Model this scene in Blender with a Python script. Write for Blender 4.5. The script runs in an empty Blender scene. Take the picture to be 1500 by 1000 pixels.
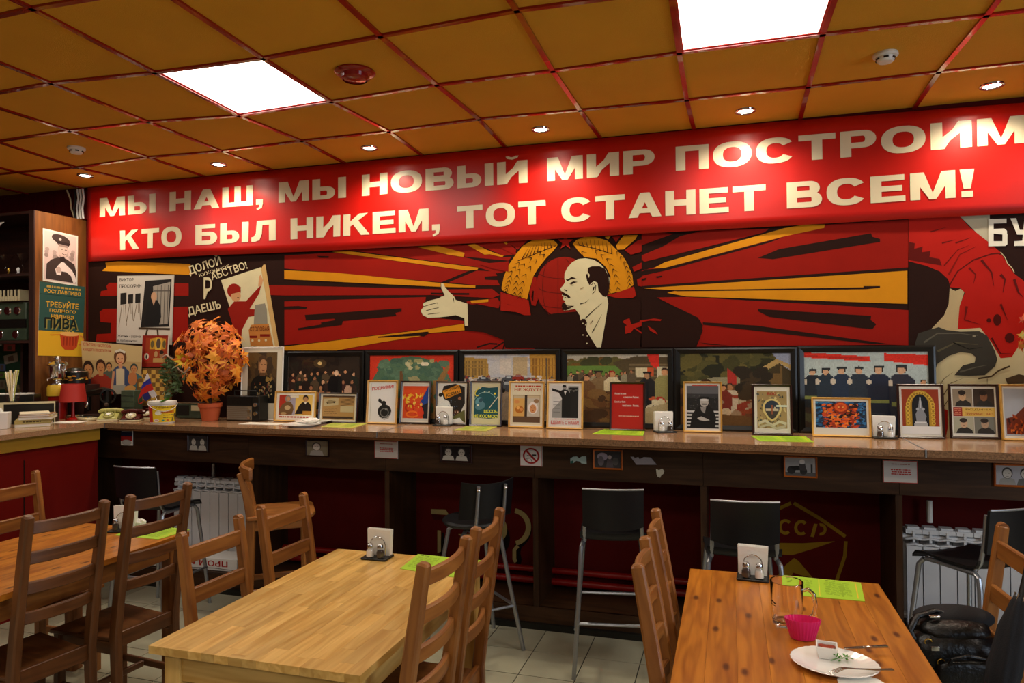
import bpy, math, random
import numpy as np
from mathutils import Vector, Matrix, Euler
random.seed(7)
S = bpy.context.scene
COL = S.collection
PI = math.pi

# ------------------------------------------------------------------ camera
FPX = 1032.3; YAW, PITCH, ROLL = -.2982, .0135, -.0075
CX, CY, CZ = -1.0083, -4.4334, 1.632
CEIL = 2.976
_fw = Vector((math.sin(YAW)*math.cos(PITCH), math.cos(YAW)*math.cos(PITCH), math.sin(PITCH)))
_r = Vector((math.cos(YAW), -math.sin(YAW), 0)); _u = _r.cross(_fw)
RT = math.cos(ROLL)*_r + math.sin(ROLL)*_u
UP = -math.sin(ROLL)*_r + math.cos(ROLL)*_u
FW = _fw
cam = bpy.data.cameras.new('camera'); cam.sensor_width = 36; cam.lens = FPX/1500*36
cam.clip_start = .05; cam.clip_end = 100
co = bpy.data.objects.new('camera', cam); COL.objects.link(co)
co.matrix_world = Matrix(((RT.x, UP.x, -FW.x, CX), (RT.y, UP.y, -FW.y, CY), (RT.z, UP.z, -FW.z, CZ), (0, 0, 0, 1)))
S.camera = co
# ------------------------------------------------------------------ light and exposure
S.view_settings.view_transform = 'Standard'; S.view_settings.look = 'None'
S.view_settings.gamma = 1; S.view_settings.use_curve_mapping = False
S.view_settings.exposure = 0.0
PANEL_L = 14.0          # radiance of the ceiling light panels
SPOT_W = 34.0           # watts of each downlight
w = bpy.data.worlds.new('world'); S.world = w; w.use_nodes = True
w.node_tree.nodes['Background'].inputs[0].default_value = (.6, .75, 1, 1)
w.node_tree.nodes['Background'].inputs[1].default_value = .6

dl_ = bpy.data.lights.new('daylight', 'AREA'); dl_.shape = 'RECTANGLE'; dl_.size = 2.8; dl_.size_y = 1.4; dl_.energy = 170; dl_.color = (.72, .85, 1)
do = bpy.data.objects.new('daylight', dl_); COL.objects.link(do); do.location = (3.25, -3.6, 1.65); do.rotation_euler = (0, math.radians(90), 0)   # sky light at the window of the right wall

# photograph measurement helpers: where a sight line meets a real plane of the room
def ray(x, y): return FW + RT*((x-750)/FPX) - UP*((y-500)/FPX)
ORG = Vector((CX, CY, CZ))
def Z(x, y, z):
    d = ray(x, y); return ORG + d*((z-CZ)/d.z)
def W(x, y, Y=0.0):
    d = ray(x, y); return ORG + d*((Y-CY)/d.y)
def XP(x, y, X):
    d = ray(x, y); return ORG + d*((X-CX)/d.x)

# ------------------------------------------------------------------ materials
def lin(c):
    if isinstance(c, str):
        c = [int(c[i:i+2], 16)/255 for i in (0, 2, 4)]
        return tuple((v/12.92 if v <= .04045 else ((v+.055)/1.055)**2.4) for v in c)
    return tuple(c)
M = {}
def mat(name, col, rough=.5, metal=0., bump=0., bscale=60., var=0., vscale=8., trans=0., ior=1.45, coat=0., emit=0., spec=.5, attr=False, rnd=0., alpha=1., gain=1.):
    m = bpy.data.materials.new(name); m.use_nodes = True; nt = m.node_tree; b = nt.nodes['Principled BSDF']; L = nt.links.new
    c = lin(col) if col else (1, 1, 1)
    b.inputs['Base Color'].default_value = (*c, 1); b.inputs['Roughness'].default_value = rough
    b.inputs['Metallic'].default_value = metal; b.inputs['IOR'].default_value = ior
    b.inputs['Transmission Weight'].default_value = trans; b.inputs['Coat Weight'].default_value = coat
    b.inputs['Specular IOR Level'].default_value = spec; b.inputs['Alpha'].default_value = alpha
    if emit:
        b.inputs['Emission Color'].default_value = (*c, 1); b.inputs['Emission Strength'].default_value = emit
    src = None
    tc = nt.nodes.new('ShaderNodeTexCoord')
    if attr:
        a = nt.nodes.new('ShaderNodeAttribute'); a.attribute_name = 'Col'; src = a.outputs['Color']
        if gain != 1:
            gn = nt.nodes.new('ShaderNodeVectorMath'); gn.operation = 'SCALE'; gn.inputs['Scale'].default_value = gain; L(src, gn.inputs[0])
            cl = nt.nodes.new('ShaderNodeVectorMath'); cl.operation = 'MINIMUM'; cl.inputs[1].default_value = (.88, .88, .88); L(gn.outputs[0], cl.inputs[0]); src = cl.outputs[0]
    if var:
        n = nt.nodes.new('ShaderNodeTexNoise'); n.inputs['Scale'].default_value = vscale; n.inputs['Detail'].default_value = 5
        L(tc.outputs['Object'], n.inputs['Vector'])
        mr = nt.nodes.new('ShaderNodeMapRange'); mr.inputs['To Min'].default_value = 1-var; mr.inputs['To Max'].default_value = 1+var
        mr.inputs['From Min'].default_value = .3; mr.inputs['From Max'].default_value = .7
        L(n.outputs['Fac'], mr.inputs['Value'])
        mx = nt.nodes.new('ShaderNodeVectorMath'); mx.operation = 'SCALE'
        if src: L(src, mx.inputs[0])
        else: mx.inputs[0].default_value = c
        L(mr.outputs[0], mx.inputs['Scale']); src = mx.outputs[0]
    if rnd:
        oi = nt.nodes.new('ShaderNodeObjectInfo'); mr = nt.nodes.new('ShaderNodeMapRange')
        mr.inputs['To Min'].default_value = 1-rnd; mr.inputs['To Max'].default_value = 1+rnd
        L(oi.outputs['Random'], mr.inputs['Value'])
        mx = nt.nodes.new('ShaderNodeVectorMath'); mx.operation = 'SCALE'
        if src: L(src, mx.inputs[0])
        else: mx.inputs[0].default_value = c
        L(mr.outputs[0], mx.inputs['Scale']); src = mx.outputs[0]
    if src: L(src, b.inputs['Base Color'])
    if bump:
        n = nt.nodes.new('ShaderNodeTexNoise'); n.inputs['Scale'].default_value = bscale; n.inputs['Detail'].default_value = 4
        L(tc.outputs['Object'], n.inputs['Vector'])
        bp = nt.nodes.new('ShaderNodeBump'); bp.inputs['Strength'].default_value = bump; bp.inputs['Distance'].default_value = .01
        L(n.outputs['Fac'], bp.inputs['Height']); L(bp.outputs[0], b.inputs['Normal'])
    M[name] = m; return m
def wood(name, light, dark, rough=.4, coat=0., knots=0., rnd=.1, gs=1.0, sp=.5):
    m = bpy.data.materials.new(name); m.use_nodes = True; nt = m.node_tree; b = nt.nodes['Principled BSDF']; L = nt.links.new; N = nt.nodes.new
    a = N('ShaderNodeAttribute'); a.attribute_name = 'gr'
    oi = N('ShaderNodeObjectInfo')
    ad = N('ShaderNodeVectorMath'); ad.operation = 'ADD'; cb = N('ShaderNodeCombineXYZ')
    ml = N('ShaderNodeMath'); ml.operation = 'MULTIPLY'; ml.inputs[1].default_value = 17.3
    L(oi.outputs['Random'], ml.inputs[0]); L(ml.outputs[0], cb.inputs[0]); L(ml.outputs[0], cb.inputs[1])
    L(a.outputs['Vector'], ad.inputs[0]); L(cb.outputs[0], ad.inputs[1])
    mp = N('ShaderNodeMapping'); mp.inputs['Scale'].default_value = (2.2*gs, 30*gs, 30*gs); L(ad.outputs[0], mp.inputs['Vector'])
    n1 = N('ShaderNodeTexNoise'); n1.inputs['Scale'].default_value = 1; n1.inputs['Detail'].default_value = 6; n1.inputs['Distortion'].default_value = .6
    L(mp.outputs[0], n1.inputs['Vector'])
    mp2 = N('ShaderNodeMapping'); mp2.inputs['Scale'].default_value = (.9*gs, 7*gs, 7*gs); L(ad.outputs[0], mp2.inputs['Vector'])
    wv = N('ShaderNodeTexNoise'); wv.inputs['Scale'].default_value = 1.4; wv.inputs['Detail'].default_value = 3; L(mp2.outputs[0], wv.inputs['Vector'])
    sn = N('ShaderNodeMath'); sn.operation = 'MULTIPLY'; sn.inputs[1].default_value = 42; L(wv.outputs['Fac'], sn.inputs[0])
    s2 = N('ShaderNodeMath'); s2.operation = 'SINE'; L(sn.outputs[0], s2.inputs[0])
    mr = N('ShaderNodeMapRange'); mr.inputs['From Min'].default_value = -1; mr.inputs['To Max'].default_value = .45; L(s2.outputs[0], mr.inputs['Value'])
    sm = N('ShaderNodeMath'); sm.operation = 'ADD'; L(mr.outputs[0], sm.inputs[0]); 
    n1r = N('ShaderNodeMapRange'); n1r.inputs['From Min'].default_value = .35; n1r.inputs['From Max'].default_value = .7; n1r.inputs['To Max'].default_value = .6; L(n1.outputs['Fac'], n1r.inputs['Value'])
    L(n1r.outputs[0], sm.inputs[1])
    mx = N('ShaderNodeMix'); mx.data_type = 'RGBA'; mx.inputs[6].default_value = (*lin(light), 1); mx.inputs[7].default_value = (*lin(dark), 1)
    L(sm.outputs[0], mx.inputs[0]); out = mx.outputs[2]
    if knots:
        mp3 = N('ShaderNodeMapping'); mp3.inputs['Scale'].default_value = (3.0, 7.5, 7.5); L(ad.outputs[0], mp3.inputs['Vector'])
        vo = N('ShaderNodeTexVoronoi'); vo.voronoi_dimensions = '2D'; vo.inputs['Scale'].default_value = 1; L(mp3.outputs[0], vo.inputs['Vector'])
        kr = N('ShaderNodeMapRange'); kr.inputs['From Min'].default_value = .035; kr.inputs['From Max'].default_value = .10; kr.inputs['To Min'].default_value = knots; kr.inputs['To Max'].default_value = 0
        L(vo.outputs['Distance'], kr.inputs['Value'])
        m3 = N('ShaderNodeMix'); m3.data_type = 'RGBA'; m3.inputs[7].default_value = (*lin('4a1c06'), 1); L(kr.outputs[0], m3.inputs[0]); L(out, m3.inputs[6]); out = m3.outputs[2]
    rr = N('ShaderNodeMapRange'); rr.inputs['To Min'].default_value = 1-rnd; rr.inputs['To Max'].default_value = 1+rnd; L(oi.outputs['Random'], rr.inputs['Value'])
    sc = N('ShaderNodeVectorMath'); sc.operation = 'SCALE'; L(out, sc.inputs[0]); L(rr.outputs[0], sc.inputs['Scale']); L(sc.outputs[0], b.inputs['Base Color'])
    b.inputs['Roughness'].default_value = rough; b.inputs['Coat Weight'].default_value = coat; b.inputs['Coat Roughness'].default_value = .15
    b.inputs['Specular IOR Level'].default_value = sp
    M[name] = m; return m
def glassmat(name, tint='ffffff', rough=0.):
    """thin clear pane or vessel wall: mostly transparent with a mirror-like surface reflection"""
    m = bpy.data.materials.new(name); m.use_nodes = True; nt = m.node_tree; L = nt.links.new
    for n in list(nt.nodes):
        if n.type == 'BSDF_PRINCIPLED': nt.nodes.remove(n)
    out = [n for n in nt.nodes if n.type == 'OUTPUT_MATERIAL'][0]
    t = nt.nodes.new('ShaderNodeBsdfTransparent'); t.inputs[0].default_value = (*lin(tint), 1)
    g = nt.nodes.new('ShaderNodeBsdfGlossy'); g.inputs['Roughness'].default_value = rough
    lw = nt.nodes.new('ShaderNodeLayerWeight'); pw_ = nt.nodes.new('ShaderNodeMath'); pw_.operation = 'POWER'; pw_.inputs[1].default_value = 5; L(lw.outputs['Facing'], pw_.inputs[0])
    ma = nt.nodes.new('ShaderNodeMath'); ma.operation = 'MULTIPLY_ADD'; ma.inputs[1].default_value = .9; ma.inputs[2].default_value = .045; L(pw_.outputs[0], ma.inputs[0])
    mx = nt.nodes.new('ShaderNodeMixShader'); L(ma.outputs[0], mx.inputs[0]); L(t.outputs[0], mx.inputs[1]); L(g.outputs[0], mx.inputs[2]); L(mx.outputs[0], out.inputs[0])
    M[name] = m; return m
def em(name, col, s):
    m = bpy.data.materials.new(name); m.use_nodes = True; nt = m.node_tree
    b = nt.nodes['Principled BSDF']; b.inputs['Base Color'].default_value = (.8, .8, .8, 1)
    b.inputs['Emission Color'].default_value = (*lin(col), 1); b.inputs['Emission Strength'].default_value = s
    M[name] = m; return m

mat('ceiling_board', 'd0981e', .85, bump=.25, bscale=260, var=.05, vscale=3, rnd=.035)
mat('red_rail', '8a0f06', .22, metal=.0, coat=.6)
mat('floor_tile_glaze', 'a5a28a', .22, var=.05, vscale=5, rnd=.05)
mat('grout', '1c1a16', .9)
mat('wall_paint', '520a07', .8, var=.06, spec=.15)
mat('print', None, .6, attr=True, gain=1.22, spec=.25)
mat('mural_paint', None, .6, attr=True, var=.05, vscale=9, bump=.05, spec=.12)
mat('vinyl', 'bc1209', .34, var=.03, vscale=2)
mat('vinyl_letter', 'dccfae', .34)
mat('black_plastic', '14130f', .35); mat('black_frame', '0d0c0b', .3)
mat('dark_brown_frame', '2a120c', .3); mat('white_plastic', 'dedad0', .4)
mat('grey_metal', 'a4a8ae', .32, metal=.85); mat('chrome', 'd6d6d6', .15, metal=1.)
mat('stool_seat', '111113', .34, bump=.1, bscale=300)
mat('napkin', 'e9e6dc', .8, bump=.2, bscale=40); mat('porcelain', 'ece9e2', .2, coat=.5)
mat('salt', 'e8e4da', .8); mat('pepper', '3a2c20', .8)
mat('radiator_paint', 'd9dadc', .35); mat('red_paint', '8a0f0a', .35, bump=.1)
mat('terracotta', 'b4522a', .6, var=.08); mat('soil', '2c1d12', .95)
mat('maple_leaf', None, .55, attr=True); mat('stem_bark', '3c2a1a', .8)
mat('granite', 'a07a58', .22, var=.35, vscale=160, coat=.3)
mat('granite_edge', '7a5a3e', .3, var=.5, vscale=150)
mat('light_green_paper', None, .6, attr=True)
mat('leather', '0a0908', .36, bump=.35, bscale=60, spec=.35); mat('cloth_black', '0c0c12', .85, bump=.2, bscale=300)
mat('pink_silicone', 'ee2a78', .35, trans=.2); mat('herb', '4c8a22', .6); mat('sauce', '8a2c10', .3)
mat('brass', 'b8903c', .3, metal=1.)
mat('paper', 'e4dfd2', .8); mat('cardboard_white', 'dcd8d0', .6)
mat('red_shade', 'a82418', .6); mat('red_enamel', '96140e', .25); mat('yellow_enamel', 'd2a92c', .3)
mat('phone_green', 'a9a45c', .3); mat('phone_brown', '4a120c', .22); mat('cream_plastic', 'cfc39a', .4)
mat('steel', 'a8a49a', .22, metal=1.); mat('kitchen_yellow', '8c6a18', .5)
mat('radio_grille', '7c6a50', .5); mat('accordion_green', '3c4a38', .4, var=.2, vscale=20)
mat('white_paint', 'e2ded6', .5)
mat('cover_wall', '8e8270', .8)
wood('beech', 'dcb468', 'b88a3e', .32, coat=.2, rnd=.17, sp=.4)
wood('pine_top', 'c67c24', '94500f', .30, coat=.25, knots=.9, rnd=.10)
wood('chair_pine', '9c642c', '74421a', .38, knots=.35, rnd=.06)
wood('chair_walnut', '744824', '523016', .38, knots=.35, rnd=.08)
wood('oak_frame', 'd0a04a', 'b0802c', .4)
wood('counter_wood', '422a16', '2a180a', .5, rnd=.08, sp=.25)
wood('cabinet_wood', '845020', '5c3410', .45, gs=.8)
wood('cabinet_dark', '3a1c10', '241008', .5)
wood('orange_frame', 'c0641c', '9c4a10', .4)
glassmat('glass'); glassmat('film', 'f4f4f0', .08)
em('panel_light', 'fff6ea', PANEL_L); em('lamp_glow', 'fff2dc', 40.)
mat('opal', 'fff8ee', .3, emit=0)

# ------------------------------------------------------------------ mesh builder
class MB:
    def __init__(s): s.v = []; s.f = []; s.c = []; s.g = []; s.hc = False; s.mi = []
    def add(s, vs, fs, col=None, g=None, T=None, mi=0):
        o = len(s.v)
        vs = [Vector(p) for p in vs]
        if T is not None: vs = [T @ p for p in vs]
        s.v += [tuple(p) for p in vs]
        s.g += [tuple(p) for p in (g if g else vs)]
        for f in fs:
            s.f.append([o+i for i in f]); s.mi.append(mi)
            s.c.append(lin(col) if col is not None else (1, 1, 1))
        if col is not None: s.hc = True
        return s
    def box(s, c, d, T=None, col=None, mi=0, g=None):
        x, y, z = c; a, b, e = d[0]/2, d[1]/2, d[2]/2
        vs = [(x+i*a, y+j*b, z+k*e) for k in (-1, 1) for j in (-1, 1) for i in (-1, 1)]
        ax = max(range(3), key=lambda i: d[i]); o = random.random()*9
        gg = []
        for p in vs:
            q = [p[ax]-c[ax]+o] + [p[i]+o for i in range(3) if i != ax]; gg.append(tuple(q))
        return s.add(vs, [(0, 2, 3, 1), (4, 5, 7, 6), (0, 1, 5, 4), (2, 6, 7, 3), (0, 4, 6, 2), (1, 3, 7, 5)], col, gg, T, mi)
    def box2(s, p, q, **k): return s.box([(a+b)/2 for a, b in zip(p, q)], [abs(b-a) for a, b in zip(p, q)], **k)
    def bar(s, pts, wd, th, up=(0, 0, 1), ch=.004, T=None, col=None):
        """chamfered rectangular section swept along a polyline; wd across 'side', th along 'up'"""
        pts = [Vector(p) for p in pts]; n = len(pts); rings = []; vs = []; gg = []
        o = random.random()*9; L = 0; up = Vector(up)
        for i, p in enumerate(pts):
            t = (pts[min(i+1, n-1)]-pts[max(i-1, 0)]).normalized()
            sd = t.cross(up).normalized(); u2 = sd.cross(t).normalized()
            if i: L += (p-pts[i-1]).length
            a = wd[i]/2 if isinstance(wd, (list, tuple)) else wd/2; b = th/2
            sec = [(a-ch, -b), (a, -b+ch), (a, b-ch), (a-ch, b), (-a+ch, b), (-a, b-ch), (-a, -b+ch), (-a+ch, -b)]
            ends = [0.0]
            for e, (x, y) in enumerate(sec):
                vs.append(p+sd*x+u2*y); gg.append((L+o, x+o, y+o))
        fs = []
        for i in range(n-1):
            for k in range(8):
                a = i*8+k; b = i*8+(k+1) % 8; fs.append((a, b, b+8, a+8))
        # chamfered end caps
        def cap(base, p, t, rev):
            o2 = len(vs); c = sum((vs[base+k] for k in range(8)), Vector())/8
            for k in range(8):
                vs.append(c+(vs[base+k]-c)*(1-ch*1.2/max(.004, (vs[base+k]-c).length))+t*ch); gg.append(gg[base+k])
            for k in range(8):
                q = (base+k, base+(k+1) % 8, o2+(k+1) % 8, o2+k); fs.append(q if not rev else q[::-1])
            fs.append(tuple(range(o2, o2+8)) if not rev else tuple(range(o2+7, o2-1, -1)))
        cap(0, pts[0], (pts[0]-pts[1]).normalized(), True)
        cap((n-1)*8, pts[-1], (pts[-1]-pts[-2]).normalized(), False)
        return s.add(vs, fs, col, gg, T)
    def tube(s, pts, r, n=10, T=None, col=None, cap=True, mi=0):
        pts = [Vector(p) for p in pts]; m = len(pts); vs = []; fs = []
        ref = None
        for i, p in enumerate(pts):
            t = (pts[min(i+1, m-1)]-pts[max(i-1, 0)]).normalized()
            if ref is None: ref = Vector((0, 0, 1)) if abs(t.z) < .9 else Vector((1, 0, 0))
            a = t.cross(ref).normalized(); b = a.cross(t).normalized(); ref = b
            rr = r[i] if isinstance(r, (list, tuple)) else r
            for k in range(n):
                an = 2*PI*k/n; vs.append(p+a*math.cos(an)*rr+b*math.sin(an)*rr)
        for i in range(m-1):
            for k in range(n):
                q = i*n+k; q2 = i*n+(k+1) % n; fs.append((q, q2, q2+n, q+n))
        if cap: fs.append(tuple(range(n-1, -1, -1))); fs.append(tuple(range((m-1)*n, m*n)))
        return s.add(vs, fs, col, None, T, mi)
    def lathe(s, prof, c=(0, 0, 0), n=24, T=None, col=None, sx=1, sy=1, wob=None, closed=True, mi=0):
        vs = []; fs = []
        for (r, z) in prof:
            for k in range(n):
                a = 2*PI*k/n; rr = r*(1+(wob(a, r, z) if wob else 0))
                vs.append((c[0]+math.cos(a)*rr*sx, c[1]+math.sin(a)*rr*sy, c[2]+z))
        for i in range(len(prof)-1):
            for k in range(n):
                q = i*n+k; q2 = i*n+(k+1) % n; fs.append((q, q2, q2+n, q+n))
        if closed:
            if prof[0][0] > 1e-5: fs.append(tuple(range(n-1, -1, -1)))
            if prof[-1][0] > 1e-5: fs.append(tuple(range((len(prof)-1)*n, len(prof)*n)))
        return s.add(vs, fs, col, None, T, mi)
    def prism(s, poly, d, T=None, col=None, mi=0):
        """poly in xy, extruded 0..d in z"""
        n = len(poly); vs = [(x, y, 0) for x, y in poly]+[(x, y, d) for x, y in poly]
        fs = [tuple(range(n-1, -1, -1)), tuple(range(n, 2*n))]+[(i, (i+1) % n, n+(i+1) % n, n+i) for i in range(n)]
        return s.add(vs, fs, col, None, T, mi)
    def ball(s, c, r, n=14, m=9, T=None, col=None, mi=0):
        r = (r, r, r) if not isinstance(r, (tuple, list)) else r
        prof = [(math.sin(PI*i/m), -math.cos(PI*i/m)) for i in range(m+1)]
        vs = []; fs = []
        for (a, z) in prof:
            for k in range(n):
                t = 2*PI*k/n; vs.append((c[0]+math.cos(t)*max(a, 1e-4)*r[0], c[1]+math.sin(t)*max(a, 1e-4)*r[1], c[2]+z*r[2]))
        for i in range(m):
            for k in range(n):
                q = i*n+k; q2 = i*n+(k+1) % n; fs.append((q, q2, q2+n, q+n))
        return s.add(vs, fs, col, None, T, mi)
    def mesh(s, name, material, smooth=True, ang=35):
        me = bpy.data.meshes.new(name); me.from_pydata(s.v, [], s.f); 
        for m_ in (material if isinstance(material, (list, tuple)) else [material]): me.materials.append(M[m_])
        if s.hc:
            at = me.color_attributes.new('Col', 'FLOAT_COLOR', 'CORNER'); arr = []
            for f, c in zip(s.f, s.c): arr += [(*c, 1)]*len(f)
            at.data.foreach_set('color', np.array(arr, dtype=np.float32).ravel())
        ga = me.attributes.new('gr', 'FLOAT_VECTOR', 'POINT'); ga.data.foreach_set('vector', np.array(s.g, dtype=np.float32).ravel())
        me.polygons.foreach_set('material_index', s.mi)
        if smooth:
            me.polygons.foreach_set('use_smooth', [True]*len(me.polygons)); me.set_sharp_from_angle(angle=math.radians(ang))
        me.update(); return me
    def obj(s, name, material, parent=None, bev=0, **k):
        o = bpy.data.objects.new(name, s.mesh(name, material, **k)); COL.objects.link(o)
        if parent is not None: o.parent = parent
        if bev:
            b = o.modifiers.new('bevel', 'BEVEL'); b.width = bev; b.segments = 2; b.limit_method = 'ANGLE'; b.angle_limit = math.radians(40)
        return o
def tag(o, label=None, cat=None, group=None, kind=None):
    if label: o['label'] = label
    if cat: o['category'] = cat
    if group: o['group'] = group
    if kind: o['kind'] = kind
    return o
def empty(name, loc=(0, 0, 0), rz=0., label=None, cat=None, group=None, kind=None):
    o = bpy.data.objects.new(name, None); COL.objects.link(o); o.location = loc; o.rotation_euler = (0, 0, rz); o.empty_display_size = .1
    return tag(o, label, cat, group, kind)
def copy_tree(o, parent=None, loc=None, rz=None, label=None, group=None):
    c = o.copy(); COL.objects.link(c)
    if parent is not None: c.parent = parent
    if loc is not None: c.location = loc
    if rz is not None: c.rotation_euler = (0, 0, rz)
    if label: c['label'] = label
    if group: c['group'] = group
    for ch in list(KIDS.get(o.name, [])) or [x for x in bpy.data.objects if x.parent == o]:
        copy_tree(ch, c)
    return c
KIDS = {}
def TR(loc=(0, 0, 0), rz=0., rx=0., ry=0., s=1.):
    return Matrix.Translation(loc) @ Euler((rx, ry, rz)).to_matrix().to_4x4() @ Matrix.Scale(s, 4)

# text as geometry (built-in font)
_tc = {}
def tmesh(body, off=0.0):
    k = (body, off)
    if k in _tc: return _tc[k]
    c = bpy.data.curves.new('t', 'FONT'); c.body = body; c.offset = off; c.resolution_u = 3; c.fill_mode = 'FRONT'
    o = bpy.data.objects.new('t', c); COL.objects.link(o); bpy.context.view_layer.update()
    me = o.evaluated_get(bpy.context.evaluated_depsgraph_get()).to_mesh()
    v = [(p.co.x, p.co.y) for p in me.vertices]; f = [tuple(p.vertices) for p in me.polygons]
    COL.objects.unlink(o); bpy.data.objects.remove(o)
    xs = [a for a, b in v] or [0, 1]; ys = [b for a, b in v] or [0, 1]
    x0, x1, y0, y1 = min(xs), max(xs), min(ys), max(ys)
    r = ([((a-x0)/(x1-x0), (b-y0)/(y1-y0)) for a, b in v], f); _tc[k] = r; return r

class Pic:
    """flat print on a surface: map(x, y) gives the point of the surface, nrm its outward normal; layers stack by a hair"""
    def __init__(s, mp, nrm, d0=.0006, dl=.00003):
        s.mp = mp; s.n = Vector(nrm).normalized(); s.d = d0; s.dl = dl; s.mb = MB(); s.hold = False
    def lay(s):
        if not s.hold: s.d += s.dl
        return s.n*s.d
    def poly(s, pts, col):
        if isinstance(pts[0], (int, float)): pts = [(pts[i], pts[i+1]) for i in range(0, len(pts), 2)]
        o = s.lay(); vs = [s.mp(x, y)+o for x, y in pts]
        a = sum((pts[i][0]*pts[(i+1) % len(pts)][1]-pts[(i+1) % len(pts)][0]*pts[i][1] for i in range(len(pts))))
        f = tuple(range(len(vs)))
        s.mb.add(vs, [f], col); return s
    def rect(s, x0, y0, x1, y1, col): return s.poly([(x0, y0), (x0, y1), (x1, y1), (x1, y0)], col)
    def ell(s, cx, cy, rx, ry, col, n=20, rot=0., a0=0, a1=360):
        full = (a1-a0) >= 360; m = n if full else n+1; pts = []
        for i in range(m):
            t = math.radians(a0+(a1-a0)*i/n); x = rx*math.cos(t); y = ry*math.sin(t)
            pts.append((cx+x*math.cos(rot)-y*math.sin(rot), cy+x*math.sin(rot)+y*math.cos(rot)))
        if not full: pass
        return s.poly(pts, col)
    def ring(s, cx, cy, rx, ry, wx, wy, col, n=24, a0=0, a1=360):
        o = s.lay(); vs = []; fs = []
        full = (a1-a0) >= 360; m = n if full else n+1
        for i in range(m):
            t = math.radians(a0+(a1-a0)*i/n)
            vs.append(s.mp(cx+rx*math.cos(t), cy+ry*math.sin(t))+o); vs.append(s.mp(cx+(rx-wx)*math.cos(t), cy+(ry-wy)*math.sin(t))+o)
        for i in range(m if full else m-1):
            a = 2*i; b = (2*i+2) % (2*m); fs.append((a, b, b+1, a+1))
        s.mb.add(vs, fs, col); return s
    def line(s, pts, wd, col, taper=False):
        if isinstance(pts[0], (int, float)): pts = [(pts[i], pts[i+1]) for i in range(0, len(pts), 2)]
        L = []; R = []; n = len(pts)
        for i in range(n):
            a = pts[max(0, i-1)]; b = pts[min(n-1, i+1)]; dx, dy = b[0]-a[0], b[1]-a[1]; l = math.hypot(dx, dy) or 1
            ww = wd/2*(1-(i/(n-1))*.85 if taper else 1)
            L.append((pts[i][0]-dy/l*ww, pts[i][1]+dx/l*ww)); R.append((pts[i][0]+dy/l*ww, pts[i][1]-dx/l*ww))
        return s.poly(L+R[::-1], col)
    def text(s, body, x, y, wd, h, col, off=.0, rot=0.):
        """x, y: left end of the baseline (y down); wd, h: size of the text box"""
        v, f = tmesh(body); c, sn = math.cos(rot), math.sin(rot); e = off*1.1*h
        ex = e*min(1.6, wd/max(1, len(body))/h*1.3)
        for (sx_, sy_) in (((0, 0),) if not off else ((-ex, 0), (ex, 0), (0, -e), (0, e))):
            o = s.lay(); vs = []
            for a, b in v:
                dx, dy = a*wd+sx_, -b*h+sy_; vs.append(s.mp(x+dx*c-dy*sn, y+dx*sn+dy*c)+o)
            s.mb.add(vs, f, col)
        return s
    def grid(s, A, x0=0, y0=0, x1=100, y1=100):
        """paint an array of colours as a mesh of small cells"""
        H, Wd = A.shape[:2]; o = s.lay(); k = len(s.mb.v)
        for j in range(H+1):
            for i in range(Wd+1):
                p = s.mp(x0+(x1-x0)*i/Wd, y0+(y1-y0)*j/H)+o; s.mb.v.append(tuple(p)); s.mb.g.append(tuple(p))
        for j in range(H):
            for i in range(Wd):
                a = k+j*(Wd+1)+i; s.mb.f.append([a, a+Wd+1, a+Wd+2, a+1]); s.mb.c.append(tuple(A[j, i])); s.mb.mi.append(0)
        s.mb.hc = True; return s
    def obj(s, name='print', parent=None, material='print'): return s.mb.obj(name, material, parent, smooth=False)

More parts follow.
